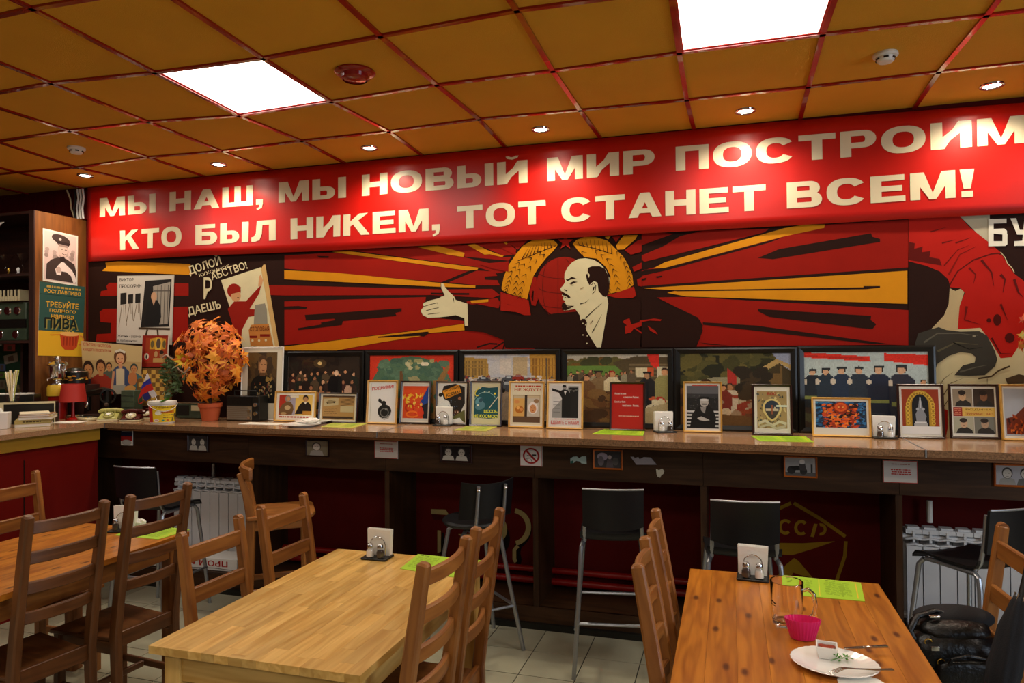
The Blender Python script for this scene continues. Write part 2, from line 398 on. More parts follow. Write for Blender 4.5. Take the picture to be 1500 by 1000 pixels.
# little painter on numpy arrays
class Art:
    def __init__(s, w_, h_, bg, seed=1):
        s.w, s.h = w_, h_; s.A = np.zeros((h_, w_, 3)); s.A[:] = lin(bg); s.r = np.random.RandomState(seed)
        yy, xx = np.mgrid[0:h_, 0:w_]; s.X = (xx+.5)/w_*100; s.Y = (yy+.5)/h_*100
    def rect(s, x0, y0, x1, y1, c): s.A[(s.X >= x0) & (s.X < x1) & (s.Y >= y0) & (s.Y < y1)] = lin(c); return s
    def ell(s, cx, cy, rx, ry, c, t=0.):
        dx, dy = s.X-cx, s.Y-cy; a = dx*math.cos(t)+dy*math.sin(t); b = -dx*math.sin(t)+dy*math.cos(t)
        s.A[(a/rx)**2+(b/ry)**2 <= 1] = lin(c); return s
    def poly(s, P, c):
        P = [(P[i], P[i+1]) for i in range(0, len(P), 2)]; ins = np.zeros((s.h, s.w), bool); j = len(P)-1
        for i in range(len(P)):
            xi, yi = P[i]; xj, yj = P[j]
            if yi != yj:
                ins ^= ((yi > s.Y) != (yj > s.Y)) & (s.X < (xj-xi)*(s.Y-yi)/(yj-yi)+xi)
            j = i
        s.A[ins] = lin(c); return s
    def noise(s, amt, cell=4, x0=0, y0=0, x1=100, y1=100):
        g = s.r.rand(s.h//cell+2, s.w//cell+2); n = np.kron(g, np.ones((cell, cell)))[:s.h, :s.w]
        m = ((s.X >= x0) & (s.X < x1) & (s.Y >= y0) & (s.Y < y1))[..., None]
        s.A = np.where(m, s.A*(1+amt*(n[..., None]-.5)*2), s.A); return s
    def dabs(s, n, x0, y0, x1, y1, cols, r=(1, 3), fl=1.):
        for _ in range(n):
            c = cols[s.r.randint(len(cols))]; rr = r[0]+s.r.rand()*(r[1]-r[0])
            s.ell(x0+s.r.rand()*(x1-x0), y0+s.r.rand()*(y1-y0), rr, rr*fl*s.h**0*(s.w/s.h), c, s.r.rand()*3)
        return s
    def man(s, x, y, k, cloth, skin='c08a60', hair='2a1a10', hat=None):
        """standing figure, head top at y, k = head height"""
        s.poly([x-1.1*k, y+2.0*k, x-.5*k, y+1.15*k, x+.5*k, y+1.15*k, x+1.1*k, y+2.0*k, x+1.0*k, y+7*k, x-1.0*k, y+7*k], cloth)
        s.ell(x, y+.55*k, .42*k, .62*k, hair); s.ell(x, y+.7*k, .34*k, .5*k, skin)
        if hat: s.rect(x-.5*k, y-.05*k, x+.5*k, y+.3*k, hat)
        return s
    def fin(s, n=.12, cell=1): return np.clip(s.noise(n, cell).A, 0, 1)

# =================================================================== THE ROOM
XL, XR, YB = -8.4, 3.0, -8.0
def slab(name, p, q, material, parent=None, bev=0):
    o = MB().box2(p, q).obj(name, material, parent, bev=bev)
    if parent is None: tag(o, kind='structure')
    return o
slab('wall_back', (XL, 0, 0), (XR, .12, CEIL+.1), 'wall_paint')
slab('wall_left', (XL-.12, YB, 0), (XL, .12, CEIL+.1), 'wall_paint')
wr = slab('wall_right', (XR, -2.2, 0), (XR+.12, .12, CEIL+.1), 'wall_paint')
for a_ in (((XR, YB, 0), (XR+.12, -5.0, CEIL+.1)), ((XR, -5.0, 0), (XR+.12, -2.2, .95)), ((XR, -5.0, 2.35), (XR+.12, -2.2, CEIL+.1))):
    MB().box2(*a_).obj('wall_section', 'wall_paint', wr)
wn = MB().box2((XR+.03, -5.0, .95), (XR+.08, -4.94, 2.35)).obj('window_1', 'white_paint'); tag(wn, kind='structure')
for a_ in (((XR+.03, -2.26, .95), (XR+.08, -2.2, 2.35)), ((XR+.03, -3.63, 1.01), (XR+.08, -3.57, 2.29)), ((XR+.03, -4.94, .95), (XR+.08, -2.26, 1.01)), ((XR+.03, -4.94, 2.29), (XR+.08, -2.26, 2.35))):
    MB().box2(*a_).obj('window_bar', 'white_paint', wn)
for a_, b_ in ((-4.94, -3.63), (-3.57, -2.26)): MB().box2((XR+.052, a_, 1.01), (XR+.056, b_, 2.29)).obj('pane', 'glass', wn)
slab('wall_behind', (XL, YB-.12, 0), (XR, YB, CEIL+.1), 'cover_wall')

# --- floor: a tile bed with separate glazed tiles where the photograph shows them
FT = .2881; FX0, FY0 = -2.3315, -.7162
floor = slab('floor', (XL, YB, -.06), (XR, 0, -.004), 'grout')
tm = MB().box((0, 0, -.003), (FT-.005, FT-.005, .006)).mesh('floor_tile', 'floor_tile_glaze', smooth=False)
near = set()
for i in range(-10, 8):
    for j in range(-2, 9):
        if FX0+(i+1)*FT < -5.2 or FX0+i*FT > .2 or FY0-j*FT > -.0 or len(near) >= 200: continue
        near.add((i, j)); o = bpy.data.objects.new('floor_tile', tm); COL.objects.link(o); o.parent = floor
        o.location = (FX0+(i+.5)*FT, FY0-(j+.5)*FT, random.uniform(-.0004, .0004))
far = MB()
for i in range(-21, 18):
    for j in range(-2, 25):
        x, y = FX0+(i+.5)*FT, FY0-(j+.5)*FT
        if (i, j) in near or x < XL or x > XR-.1 or y > -.1 or y < YB: continue
        far.box((x, y, -.003), (FT-.005, FT-.005, .006))
tag(far.obj('outer_tiles', 'floor_tile_glaze', floor, smooth=False), kind='stuff')

# --- suspended ceiling: separate boards lying on a red grid
MEAS = {(0,1):(1375,105),(0,2):(1445,22),(1,0):(1172,174),(1,1):(1184,127),(1,2):(1205,50),(2,0):(1017,190),(2,1):(1006,146),(2,2):(995,77),
 (3,0):(880,202),(3,1):(850,161),(3,2):(810,103.5),(3,3):(757,15),(4,1):(702,174),(4,2):(640,124),(4,3):(557.5,52.5),(5,1):(570,192),(5,2):(485,148.5),
 (5,3):(385,85),(6,1):(442,206),(6,2):(350,169),(6,3):(227,106),(6,4):(47,12),(7,1):(325,221),(7,2):(217,178),(7,3):(75,121.5),(8,1):(217,230),(8,2):(102,191),(9,1):(113,245)}
def GP(i, j):
    if (i, j) in MEAS:
        p = Z(*MEAS[(i, j)], CEIL); return Vector((p.x, -.002 if j == 0 else p.y, CEIL))
    return Vector((-.6*i, -.002 if j == 0 else -(.5592+(j-1)*.6), CEIL))
ceil = slab('ceiling', (XL, YB, CEIL+.08), (XR, 0, CEIL+.16), 'cover_wall')
LIGHTS = {(5, 2), (1, 2)}          # the two panels in view; key = (higher column, nearer row)
for i in (1, 5, 9, 13):
    for j in (6, 10): LIGHTS.add((i, j))
LIGHTS |= {(9, 2), (-3, 2), (-3, 6), (-3, 10)}
DARKHOLE = set()
I0, I1, J1 = -4, 13, 12
nt = 0; rest = MB()
for i in range(I0, I1+1):
    for j in range(0, J1+1):
        if (i, j) in LIGHTS or (i == 5 and j == 2): continue
        c = [GP(i+1, j), GP(i, j), GP(i, j+1), GP(i+1, j+1)]
        if min(p.x for p in c) < XL: c = [Vector((max(p.x, XL), p.y, p.z)) for p in c]
        if min(p.y for p in c) < YB: continue
        cc = sum(c, Vector())/4
        vs = [p+(cc-p).normalized()*.012 for p in c]; vs = [Vector((p.x, p.y, CEIL+.004)) for p in vs]+[Vector((p.x, p.y, CEIL+.02)) for p in vs]
        fs = [(3, 2, 1, 0), (4, 5, 6, 7), (0, 1, 5, 4), (1, 2, 6, 5), (2, 3, 7, 6), (3, 0, 4, 7)]
        if nt < 290 and j < 8:
            MB().add(vs, fs).obj('ceiling_tile', 'ceiling_board', ceil, smooth=False); nt += 1
        else: rest.add(vs, fs)
tag(rest.obj('outer_ceiling_tiles', 'ceiling_board', ceil, smooth=False), kind='stuff')
def rail(pts):
    m = MB()
    for a, b in zip(pts, pts[1:]):
        d = (b-a).normalized(); s = d.cross(Vector((0, 0, 1)))*.012; e = d*.002
        v = [a-s-e, b-s+e, b+s+e, a+s-e]
        m.add([p+Vector((0, 0, -.006)) for p in v]+[p+Vector((0, 0, .012)) for p in v], [(0, 1, 2, 3), (7, 6, 5, 4), (0, 4, 5, 1), (1, 5, 6, 2), (2, 6, 7, 3), (3, 7, 4, 0)])
    return m
for i in range(I0+1, I1+2):
    rail([GP(i, j) for j in range(0, J1+1)]).obj('grid_rail', 'red_rail', ceil, smooth=False)
for j in range(1, J1+1):
    rail([GP(i, j) for i in range(I0, I1+2)]).obj('grid_rail', 'red_rail', ceil, smooth=False)

def panel(i, j, lab, grp=None):
    c = [GP(i+1, j), GP(i, j), GP(i, j+1), GP(i+1, j+1)]; cc = sum(c, Vector())/4
    t = empty('ceiling_light', (cc.x, cc.y, CEIL), 0, lab, 'ceiling light', grp)
    vs = [(p-cc)*.955 for p in c]
    m = MB(); m.add([p+Vector((0, 0, .004)) for p in vs], [(3, 2, 1, 0)]); m.obj('diffuser', 'panel_light', t, smooth=False)
    f = MB()
    for k in range(4):
        a, b = c[k]-cc, c[(k+1) % 4]-cc; f.bar([a*.965+Vector((0, 0, .008)), b*.965+Vector((0, 0, .008))], .02, .018, ch=.002)
    f.obj('frame', 'red_rail', t)
panel(5, 2, 'square white ceiling light panel left of the dark red round speaker'); panel(1, 2, 'square white ceiling light panel at the top right edge of the photo')
for (i, j) in sorted(LIGHTS):
    if (i, j) not in ((5, 2), (1, 2)):
        panel(i, j, 'unseen light panel %s, %s' % ({2: 'in the front row beside the banner', 6: 'in the middle row overhead', 10: 'in the last row behind the camera'}[j], {-3: 'by the right wall', 1: 'right of the centre', 5: 'left of the centre', 9: 'far left', 13: 'by the left wall'}[i]), 'light panels outside the view')

# downlights over the banner
DL = [(125, 258), (320, 242), (541, 218), (792, 191), (1092, 164), (1453, 127)]
DLN = ['recessed downlight farthest left, above the wooden cabinet', 'recessed downlight above the first word after the cabinet end of the banner',
  'recessed downlight third from the left along the banner', 'recessed downlight just right of the middle of the banner',
  'recessed downlight above the word ПОСТРОИМ, second from the right', 'recessed downlight farthest right, past the white smoke detector']
def downlight(x, y, lab):
    p = Z(x, y, CEIL-.004)
    t = empty('downlight', (p.x, p.y, CEIL+.004), 0, lab, 'downlight', 'downlights along the banner')
    MB().lathe([(.040, -.001), (.043, -.009), (.050, -.010), (.056, -.007), (.058, 0), (.050, .004), (.040, -.001)], n=28, closed=False).obj('bezel', 'chrome', t)
    MB().lathe([(.0005, -.006), (.020, -.006), (.036, -.003), (.040, 0)], n=24, closed=False).obj('lamp', 'lamp_glow', t)
    l = bpy.data.lights.new('spot', 'SPOT'); l.energy = SPOT_W; l.color = (1, .86, .66); l.spot_size = math.radians(150); l.spot_blend = .9; l.shadow_soft_size = .03
    lo = bpy.data.objects.new('spot_lamp', l); COL.objects.link(lo); lo.location = (0, 0, -.03); lo.parent = t
for (x, y), n in zip(DL, DLN): downlight(x, y, n)
p = Z(1790, 95, CEIL)
downlight(1790, 95, 'recessed downlight beyond the right edge of the photo')

def detector(x, y, lab):
    p = Z(x, y, CEIL); t = empty('smoke_detector', (p.x, p.y, CEIL+.004), .4, lab, 'smoke detector')
    MB().lathe([(.052, 0), (.054, -.010), (.050, -.016), (.040, -.018), (.036, -.034), (.030, -.040), (.001, -.042)], n=32, closed=False).obj('housing', 'white_plastic', t)
    for k in range(6):
        a = k*PI/3; MB().box((.0385*math.cos(a), .0385*math.sin(a), -.026), (.006, .020, .007), T=None).obj('vent_slot', 'black_plastic', t) if k % 3 == 0 else MB().box((0, 0, 0), (.006, .020, .007), T=TR((.0385*math.cos(a), .0385*math.sin(a), -.026), a)).obj('vent_slot', 'black_plastic', t)
detector(1297, 80, 'white round smoke detector under the right light panel'); detector(112, 217, 'small white smoke detector at the far left of the ceiling')
p = Z(520, 106, CEIL); t = empty('ceiling_speaker', (p.x, p.y, CEIL+.004), 0, 'dark red round alarm speaker on the ceiling between the light panel and a grid rail', 'speaker')
MB().lathe([(.095, 0), (.098, -.008), (.088, -.016), (.070, -.020), (.066, -.036), (.058, -.042)], n=36, closed=False).obj('housing', 'red_rail', t)
MB().lathe([(.058, -.036), (.05, -.041), (.001, -.046)], n=32, closed=False).obj('cone', 'red_rail', t)

# =================================================================== COUNTER
CT = 1.148
def yf(x): return -.665-.023*x      # front edge of the top
ct = empty('bar_counter', (-2.5, -.25, 0), 0, 'long brown granite-topped wall counter with dark wood front running under the pictures', 'counter')
ct.location = (0, 0, 0)
def topslab(x0, x1, nm):
    m = MB(); ya, yb = yf(x0), yf(x1); h = .034
    v = [(x0, 0, CT-h), (x0, ya, CT-h), (x1, yb, CT-h), (x1, 0, CT-h)]; v += [(a, b, CT) for a, b, _ in v]
    m.add(v, [(4, 5, 6, 7), (3, 2, 1, 0), (0, 3, 7, 4)]); m.add(v, [(1, 2, 6, 5), (0, 4, 5, 1), (2, 3, 7, 6)], mi=1)
    return m.obj(nm, ['granite', 'granite_edge'], ct, bev=.004)
# joints of the top: metal strips where the photograph shows them
J = [-5.195, Z(555, 632, CT).x, Z(1358, 660, CT).x, XR]
for a, b in zip(J, J[1:]): topslab(a+.003, b-.003, 'granite_slab')
for x in [-5.195]+J[1:3]:
    MB().box2((x-.0035, yf(x)-.003, CT-.036), (x+.0035, 0, CT+.0015)).obj('joint_strip', 'grey_metal', ct)
x0 = -5.6
m = MB(); m.add([(-5.19, yf(-5.19)+.02, CT-.050), (XR, yf(XR)+.02, CT-.050), (XR, yf(XR)+.05, CT-.050), (-5.19, yf(-5.19)+.05, CT-.050), (-5.19, yf(-5.19)+.02, CT-.036), (XR, yf(XR)+.02, CT-.036), (XR, yf(XR)+.05, CT-.036), (-5.19, yf(-5.19)+.05, CT-.036)], [(0, 1, 5, 4), (3, 2, 1, 0)])
m.obj('edge_strip', 'cabinet_wood', ct)
FY = -.40
DIV = [-5.62, -4.10, -3.08, -2.11, -1.15, -.186, .78, 1.75, 2.7]
for a, b in zip(DIV, DIV[1:]):
    MB().box2((a+.001, FY-.018, .885), (b-.001, FY, CT-.036)).obj('fascia_board', 'counter_wood', ct)
for x in DIV: MB().box2((x-.016, FY-.002, .02), (x+.016, -.002, .885)).obj('divider', 'counter_wood', ct)
MB().box2((DIV[0], FY+.004, .105), (XR-.01, -.002, .125)).obj('platform_board', 'counter_wood', ct)
MB().box2((DIV[0], FY-.004, .03), (XR-.01, FY+.014, .125)).obj('plinth_board', 'counter_wood', ct)
MB().box2((DIV[0], FY-.03, 0), (XR-.01, FY-.004, .035)).obj('kick_strip', 'black_plastic', ct)
# red heating pipes
for n, (y, z, r) in enumerate([(-.055, .235, .020), (-.07, .170, .022)]):
    mm = MB()
    mm.tube([(-4.3, y, z), (-.3, y, z)], r, 12)
    tag(mm.obj('heating_pipe', 'red_paint'), ['upper red-painted heating pipe along the wall under the counter', 'lower red-painted heating pipe along the wall under the counter'][n], 'pipe')

# radiators
def radiator(x0, n, z0, z1, lab, wd=.081):
    t = empty('radiator', (x0, -.09, z0), 0, lab, 'radiator'); h = z1-z0
    m = MB()
    # one section: front plate, fins and the curved vents of its head
    m.box2((.003, -.045, .02), (wd-.003, -.036, h-.10)); m.box2((wd/2-.006, -.04, .02), (wd/2+.006, .03, h-.02))
    m.box2((.002, .028, .02), (wd-.002, .036, h-.04))
    for k, zz in enumerate((h-.085, h-.055)):
        m.bar([(.004, -.040+.014*k, zz-.010), (wd/2, -.052+.014*k, zz), (wd-.004, -.040+.014*k, zz-.010)], .022, .012, ch=.003)
    m.box2((.002, -.036, h-.035), (wd-.002, .034, h-.012)); m.box2((.012, -.028, h-.012), (wd-.012, .028, h))
    m.box2((.006, -.036, .0), (wd-.006, .03, .02))
    me = m.mesh('section', 'radiator_paint')
    for k in range(n):
        o = bpy.data.objects.new('section', me); COL.objects.link(o); o.parent = t; o.location = (k*wd, 0, 0)
    for z in (.045, h-.06): MB().tube([(-.02, 0, z), (n*wd+.02, 0, z)], .018, 10).obj('manifold', 'radiator_paint', t)
    return t
radiator(-4.98, 8, .127, .715, 'ivory sectional radiator under the counter behind the left stools')
radiator(-.10, 8, .127, .660, 'white sectional radiator under the counter at the right')
MB_ = MB().tube([(.0, 0, .0), (0, 0, .12)], .014, 10); o = MB_.obj('riser_pipe', 'white_paint'); o.location = W(1362, 765, -.06); tag(o, 'short white pipe rising behind the right radiator', 'pipe')
o = MB().tube([(.0, 0, .0), (0, 0, .14)], .016, 10).obj('riser_pipe', 'grey_metal'); o.location = W(313, 706, -.06); tag(o, 'short grey pipe rising behind the left radiator', 'pipe')

# =================================================================== BANNER
bt = empty('slogan_banner', (0, 0, 0), 0, 'long red vinyl banner with two rows of white Cyrillic lettering below the ceiling', 'banner')
TB = [(128, 272, 383), (300, 250, 374), (500, 229, 366), (800, 205, 350), (1100, 180, 333), (1300, 165, 322), (1500, 150, 312)]
def bx(x): # bottom and top z of the banner at photo column x
    xs = [t_[0] for t_ in TB]
    return W(x, np.interp(x, xs, [t_[2] for t_ in TB]), -.03).z, min(CEIL-.004, W(x, np.interp(x, xs, [t_[1] for t_ in TB]), -.03).z)
XB0, XB1 = W(128, 300, -.03).x, 1.1
def bulge(X, tt):
    return -.020-.006*math.sin(X*1.9)*tt-.010*(1-tt)*(.5+.5*math.sin(X*3.7+1))-.004*math.sin(X*7.3)*math.sin(tt*3)
def BZ(X):
    d = Vector((X, -.03, 2.4))-ORG; px = 750+FPX*d.dot(RT)/d.dot(FW); return bx(min(max(px, 128), 1500))
m = MB(); NX, NZ = 160, 10
for i in range(NX+1):
    X = XB0+(XB1-XB0)*i/NX; a, b = BZ(X)
    for j in range(NZ+1):
        tt = j/NZ; p = (X, bulge(X, tt), a+(b-a)*tt); m.v.append(p); m.g.append(p)
for i in range(NX):
    for j in range(NZ):
        a = i*(NZ+1)+j; m.f.append([a, a+NZ+1, a+NZ+2, a+1]); m.c.append((1, 1, 1)); m.mi.append(0)
o = m.obj('banner_sheet', 'vinyl', bt, ang=180)
sd = o.modifiers.new('solid', 'SOLIDIFY'); sd.thickness = .001; sd.offset = 1
# block letters
def Lr(*a): return ('r', a)
SV, SH = .30, .22
def glyph(c):
    """pieces of a heavy sans capital in a box of height 1; returns (advance, pieces)"""
    r = lambda x0, y0, x1, y1: [(x0, y0), (x1, y0), (x1, y1), (x0, y1)]
    def ring(x0, x1, y0=-.015, y1=1.015, a0=0, a1=360, sv=SV, sh=SH, n=28):
        cx, cy, rx, ry = (x0+x1)/2, (y0+y1)/2, (x1-x0)/2, (y1-y0)/2; O = []; I = []
        for k in range(n+1):
            t = math.radians(a0+(a1-a0)*k/n); e = .86
            cs, sn = math.cos(t), math.sin(t); f = lambda v: math.copysign(abs(v)**e, v)
            O.append((cx+rx*f(cs), cy+ry*f(sn))); I.append((cx+(rx-sv)*f(cs), cy+(ry-sh)*f(sn)))
        return ('s', O, I)
    def dee(x0, x1, y0, y1, sv=SV, sh=SH*.9, n=14):
        ym, ry = (y0+y1)/2, (y1-y0)/2; xc = x1-min(ry*1.1, (x1-x0)*.6); O = [(x0, y1)]; I = [(x0, y1-sh)]
        for k in range(n+1):
            t = PI/2-PI*k/n; O.append((xc+(x1-xc)*math.cos(t)**.9 if math.cos(t) > 0 else xc, ym+ry*math.sin(t))); I.append((xc+max(0, (x1-sv-xc))*max(0, math.cos(t))**.9, ym+(ry-sh)*math.sin(t)))
        O.append((x0, y0)); I.append((x0, y0+sh)); return ('s', O, I)
    P = lambda *q: ('p', list(q))
    if c == 'М': return 1.18, [P(*r(0, 0, .26, 1)), P(*r(.92, 0, 1.18, 1)), P((.0, 1), (.36, 1), (.66, .0), (.50, 0)), P((1.18, 1), (.82, 1), (.52, 0), (.68, 0))]
    if c == 'Ы': return 1.28, [P(*r(0, 0, SV, 1)), dee(SV-.02, .86, 0, .62), P(*r(.98, 0, 1.28, 1))]
    if c == 'Н': return 1.0, [P(*r(0, 0, SV, 1)), P(*r(1-SV, 0, 1, 1)), P(*r(SV-.01, .38, 1-SV+.01, .62))]
    if c == 'А': return 1.12, [P((0, 0), (.31, 0), (.72, 1), (.40, 1)), P((1.12, 0), (.81, 0), (.40, 1), (.72, 1)), P(*r(.26, .17, .86, .36))]
    if c == 'Ш': return 1.34, [P(*r(0, 0, .28, 1)), P(*r(.53, 0, .81, 1)), P(*r(1.06, 0, 1.34, 1)), P(*r(.2, 0, 1.14, .21))]
    if c == 'О': return 1.16, [ring(0, 1.16)]
    if c == 'С': return 1.10, [ring(0, 1.12, a0=32, a1=328)]
    if c == 'В': return 1.02, [P(*r(0, 0, SV, 1)), dee(SV-.02, .96, .46, 1, sh=.19), dee(SV-.02, 1.02, 0, .58, sh=.2)]
    if c == 'Б': return 1.0, [P(*r(0, 0, SV, 1)), P(*r(.2, .80, .9, 1)), dee(SV-.02, 1.0, 0, .63)]
    if c == 'Р': return .98, [P(*r(0, 0, SV, 1)), dee(SV-.02, .98, .33, 1, sh=.21)]
    if c in 'ИЙ':
        g = [P(*r(0, 0, SV, 1)), P(*r(.74, 0, 1.04, 1)), P((.20, 0), (.34, 0), (.84, 1), (.70, 1)), P((.2, .0), (.2, .34), (.84, 1), (.84, .66))]
        if c == 'Й': g.append(('s', [(.30, 1.22), (.34, 1.12), (.52, 1.06), (.70, 1.12), (.74, 1.22)], [(.42, 1.22), (.44, 1.19), (.52, 1.17), (.60, 1.19), (.62, 1.22)]))
        return 1.04, g
    if c == 'П': return 1.02, [P(*r(0, 0, SV, 1)), P(*r(1.02-SV, 0, 1.02, 1)), P(*r(.2, .78, .85, 1))]
    if c == 'Т': return 1.04, [P(*r(.37, 0, .67, .9)), P(*r(0, .77, 1.04, 1))]
    if c == 'К': return 1.12, [P(*r(0, 0, SV, 1)), P((.25, .38), (.30, .66), (.68, 1), (1.06, 1)), P((.42, .50), (.62, .70), (1.13, 0), (.76, 0))]
    if c == 'Л': return 1.08, [P(*r(.78, 0, 1.08, 1)), P(*r(.24, .78, .9, 1)), P((.24, 1), (.50, .9), (.47, .35), (.36, .06), (.14, -.02), (0, 0), (0, .22), (.10, .24), (.20, .40))]
    if c == 'Е': return .94, [P(*r(0, 0, SV, 1)), P(*r(.2, .79, .92, 1)), P(*r(.2, 0, .94, .21)), P(*r(.2, .40, .86, .60))]
    if c == ',': return .34, [P((0, 0), (0, .26), (.30, .26), (.30, 0)), P((.30, .05), (.26, -.16), (.06, -.28), (.02, -.20), (.14, -.12), (.14, .02))]
    if c == '!': return .34, [P(*r(.02, 0, .32, .22)), P((-.02, 1), (.36, 1), (.26, .30), (.08, .30))]
    if c == 'У': return 1.1, [P((0, 1), (.33, 1), (.66, .40), (.50, .2)), P((1.1, 1), (.79, 1), (.40, .18), (.25, 0), (.10, 0), (.10, .2), (.28, .24))]
    return .5, []
def word(txt, map2, x0, x1, gap=.13, material='vinyl_letter', parent=None, name=None, rev=False):
    """map2(s, y) -> point on the sheet; word spans s from x0 to x1; one mesh per letter"""
    G = [glyph(c) for c in txt]; tot = sum(g[0] for g in G)+gap*(len(G)-1); k = (x1-x0)/tot; s = x0; R_ = []
    for c, (adv, pcs) in zip(txt, G):
        m = MB(); lay = .0012
        for pc in pcs:
            lay += .0003; off = Vector((0, -lay, 0))
            if pc[0] == 'p':
                q = pc[1]; m.add([map2(s+a*k, b)+off for a, b in q], [tuple(range(len(q)))])
            else:
                O, I = pc[1], pc[2]; n = len(O); m.add([map2(s+a*k, b)+off for a, b in O]+[map2(s+a*k, b)+off for a, b in I], [(i, i+1, n+i+1, n+i) for i in range(n-1)])
        m.obj(name or 'letter', material, parent, smooth=False); s += (adv+gap)*k
def bmap(zb, zt):
    def f(s, y):
        z = zb+(zt-zb)*y; a, b = BZ(s); tt = (z-a)/(b-a); return Vector((s, bulge(s, tt)-.002, z))
    return f
f7 = lambda x: 130+x/2.239
f8 = lambda x: 780+x/2.0833
L1 = bmap(2.727, 2.876); L2 = bmap(2.454, 2.606)
def wx(px, z): # wall X at a photo column, at height z on the sheet
    y = 300
    for _ in range(3):
        p = W(px, y, -.025); d = Vector((p.x, -.025, z))-ORG; y = 500-FPX*d.dot(UP)/d.dot(FW)
    return W(px, y, -.025).x
for t_, a, b in (('МЫ', f7(38), f7(220)), ('НАШ,', f7(266), f7(573)), ('МЫ', f7(622), f7(843)), ('НОВЫЙ', f7(896), f7(1440)), ('МИР', f8(45), f8(373)), ('ПОСТРОИМ', f8(437), f8(1503))):
    word(t_, L1, wx(a, 2.8), wx(b, 2.8), parent=bt)
for t_, a, b in (('КТО', f7(103), f7(307)), ('БЫЛ', f7(352), f7(613)), ('НИКЕМ,', f7(662), f7(1155)), ('ТОТ', f7(1208), f8(40)), ('СТАНЕТ', f8(88), f8(712)), ('ВСЕМ!', f8(776), f8(1345))):
    word(t_, L2, wx(a, 2.53), wx(b, 2.53), parent=bt)

# =================================================================== MURAL (paint on the wall)
mural = empty('wall_mural', (0, 0, 0), 0, 'wall mural of a bald bearded man stretching out his hand before red and gold rays', 'mural')
DK, RD, GD, CR = '26110a', '8e160a', 'cc8614', 'd2c8a0'
def zoomed(ox, oy, s): return lambda x, y: W(ox+x/s, oy+y/s, 0)
ZA = zoomed(400, 320, 2.67857); ZB = zoomed(600, 330, 4.41176); ZC = zoomed(940, 290, 2.67857); ZD = zoomed(1320, 290, 3.0278); ZE = zoomed(100, 360, 3.5714)
def part(name, mp, items, d0, material='mural_paint'):
    p = Pic(mp, (0, -1, 0), d0=d0, dl=.0001)
    for it in items:
        k = it[0]
        if k == 'p': p.poly(it[1], it[2])
        elif k == 'e': p.ell(*it[1:])
        elif k == 'l': p.line(it[1], it[2], it[3], *(it[4:]))
        elif k == 'r': p.rect(*it[1:])
        elif k == 'ring': p.ring(*it[1:])
        elif k == 't': p.text(*it[1:])
    return p.obj(name, mural, material)
# dark ground of the whole painted band
bd = Pic(lambda x, z: Vector((x, 0, z)), (0, -1, 0), d0=.0004)
bd.rect(-5.95, 1.15, 1.6, 2.55, DK); bd.obj('dark_ground', mural, 'mural_paint')
for it_ in [
 ('p', [178,128, 200,112, 195,88, 260,80, 640,95, 642,152, 260,135, 182,132], GD),
 ('p', [168,262, 172,237, 205,230, 200,210, 215,193, 630,196, 630,261], RD),
 ('p', [145,500, 150,462, 222,458, 225,402, 170,398, 165,345, 185,330, 625,318, 632,500], RD),
 ('p', [1020,205, 1140,205, 1140,255, 1045,256, 1050,240, 1035,238], RD)]:
    part('red_stripe', ZE, [it_], .0008)
red = [
 ('p', [45,145, 232,134, 800,192, 660,250, 45,196], RD),
 ('p', [285,122, 565,112, 750,152, 880,182, 925,180, 925,206, 880,215, 800,190], RD),
 ('p', [640,104, 762,103, 900,152, 935,150, 925,165, 755,150], RD), ('p', [790,98, 900,92, 950,128, 960,140, 905,146], RD),
 ('p', [920,92, 1000,85, 960,122], RD),
 ('p', [800,204, 870,208, 880,225, 830,228, 832,240, 880,242, 890,262, 800,262, 690,250], RD),
 ('p', [-80,260, 45,262, 660,278, 860,276, 890,300, 860,312, 620,300, 45,302, -75,298], RD),
 ('p', [45,325, 600,308, 595,350, 600,385, 750,402, 750,412, 560,438, 150,488, 45,496], RD),
 ('p', [760,325, 880,312, 892,330, 885,352, 800,335, 762,340], RD),
 ('p', [255,514, 560,455, 640,450, 770,440, 850,445, 910,475, 900,514], RD), ('p', [920,478, 980,488, 1030,512, 905,512], RD),
 ('l', [800,505, 850,490, 880,492], 6, DK), ('l', [860,512, 930,470], 6, DK),
 ('p', [45,345, 100,343, 135,348, 130,355, 45,358], DK),
 ('p', [125,378, 505,352, 505,365, 480,370, 485,382, 275,402, 270,418, 100,438, 98,430, 190,415, 188,408, 245,398, 240,392, 130,400], DK),
 ('p', [172,146, 220,148, 218,154, 185,154], DK), ('l', [620,294, 770,296], 7, DK)]
part('red_rays', ZA, red, .0010)
part('gold_rays', ZA, [
 ('p', [232,131, 290,127, 806,193, 802,202, 760,204], GD), ('p', [565,111, 645,106, 752,135, 748,151, 690,142], GD),
 ('p', [762,103, 792,99, 850,128, 905,146, 900,152, 850,140, 830,142], GD), ('p', [905,94, 916,92, 950,126, 946,128], GD),
 ('p', [45,203, 240,212, 660,253, 795,263, 794,271, 660,268, 45,238], GD), ('p', [775,322, 845,317, 845,327, 780,333], GD),
 ('p', [45,502, 150,490, 560,440, 750,413, 752,438, 612,449, 580,461, 420,486, 250,517, 45,517], GD),
 ('p', [410,464, 560,448, 610,443, 612,450, 592,463, 575,460, 412,468], DK)], .0026)
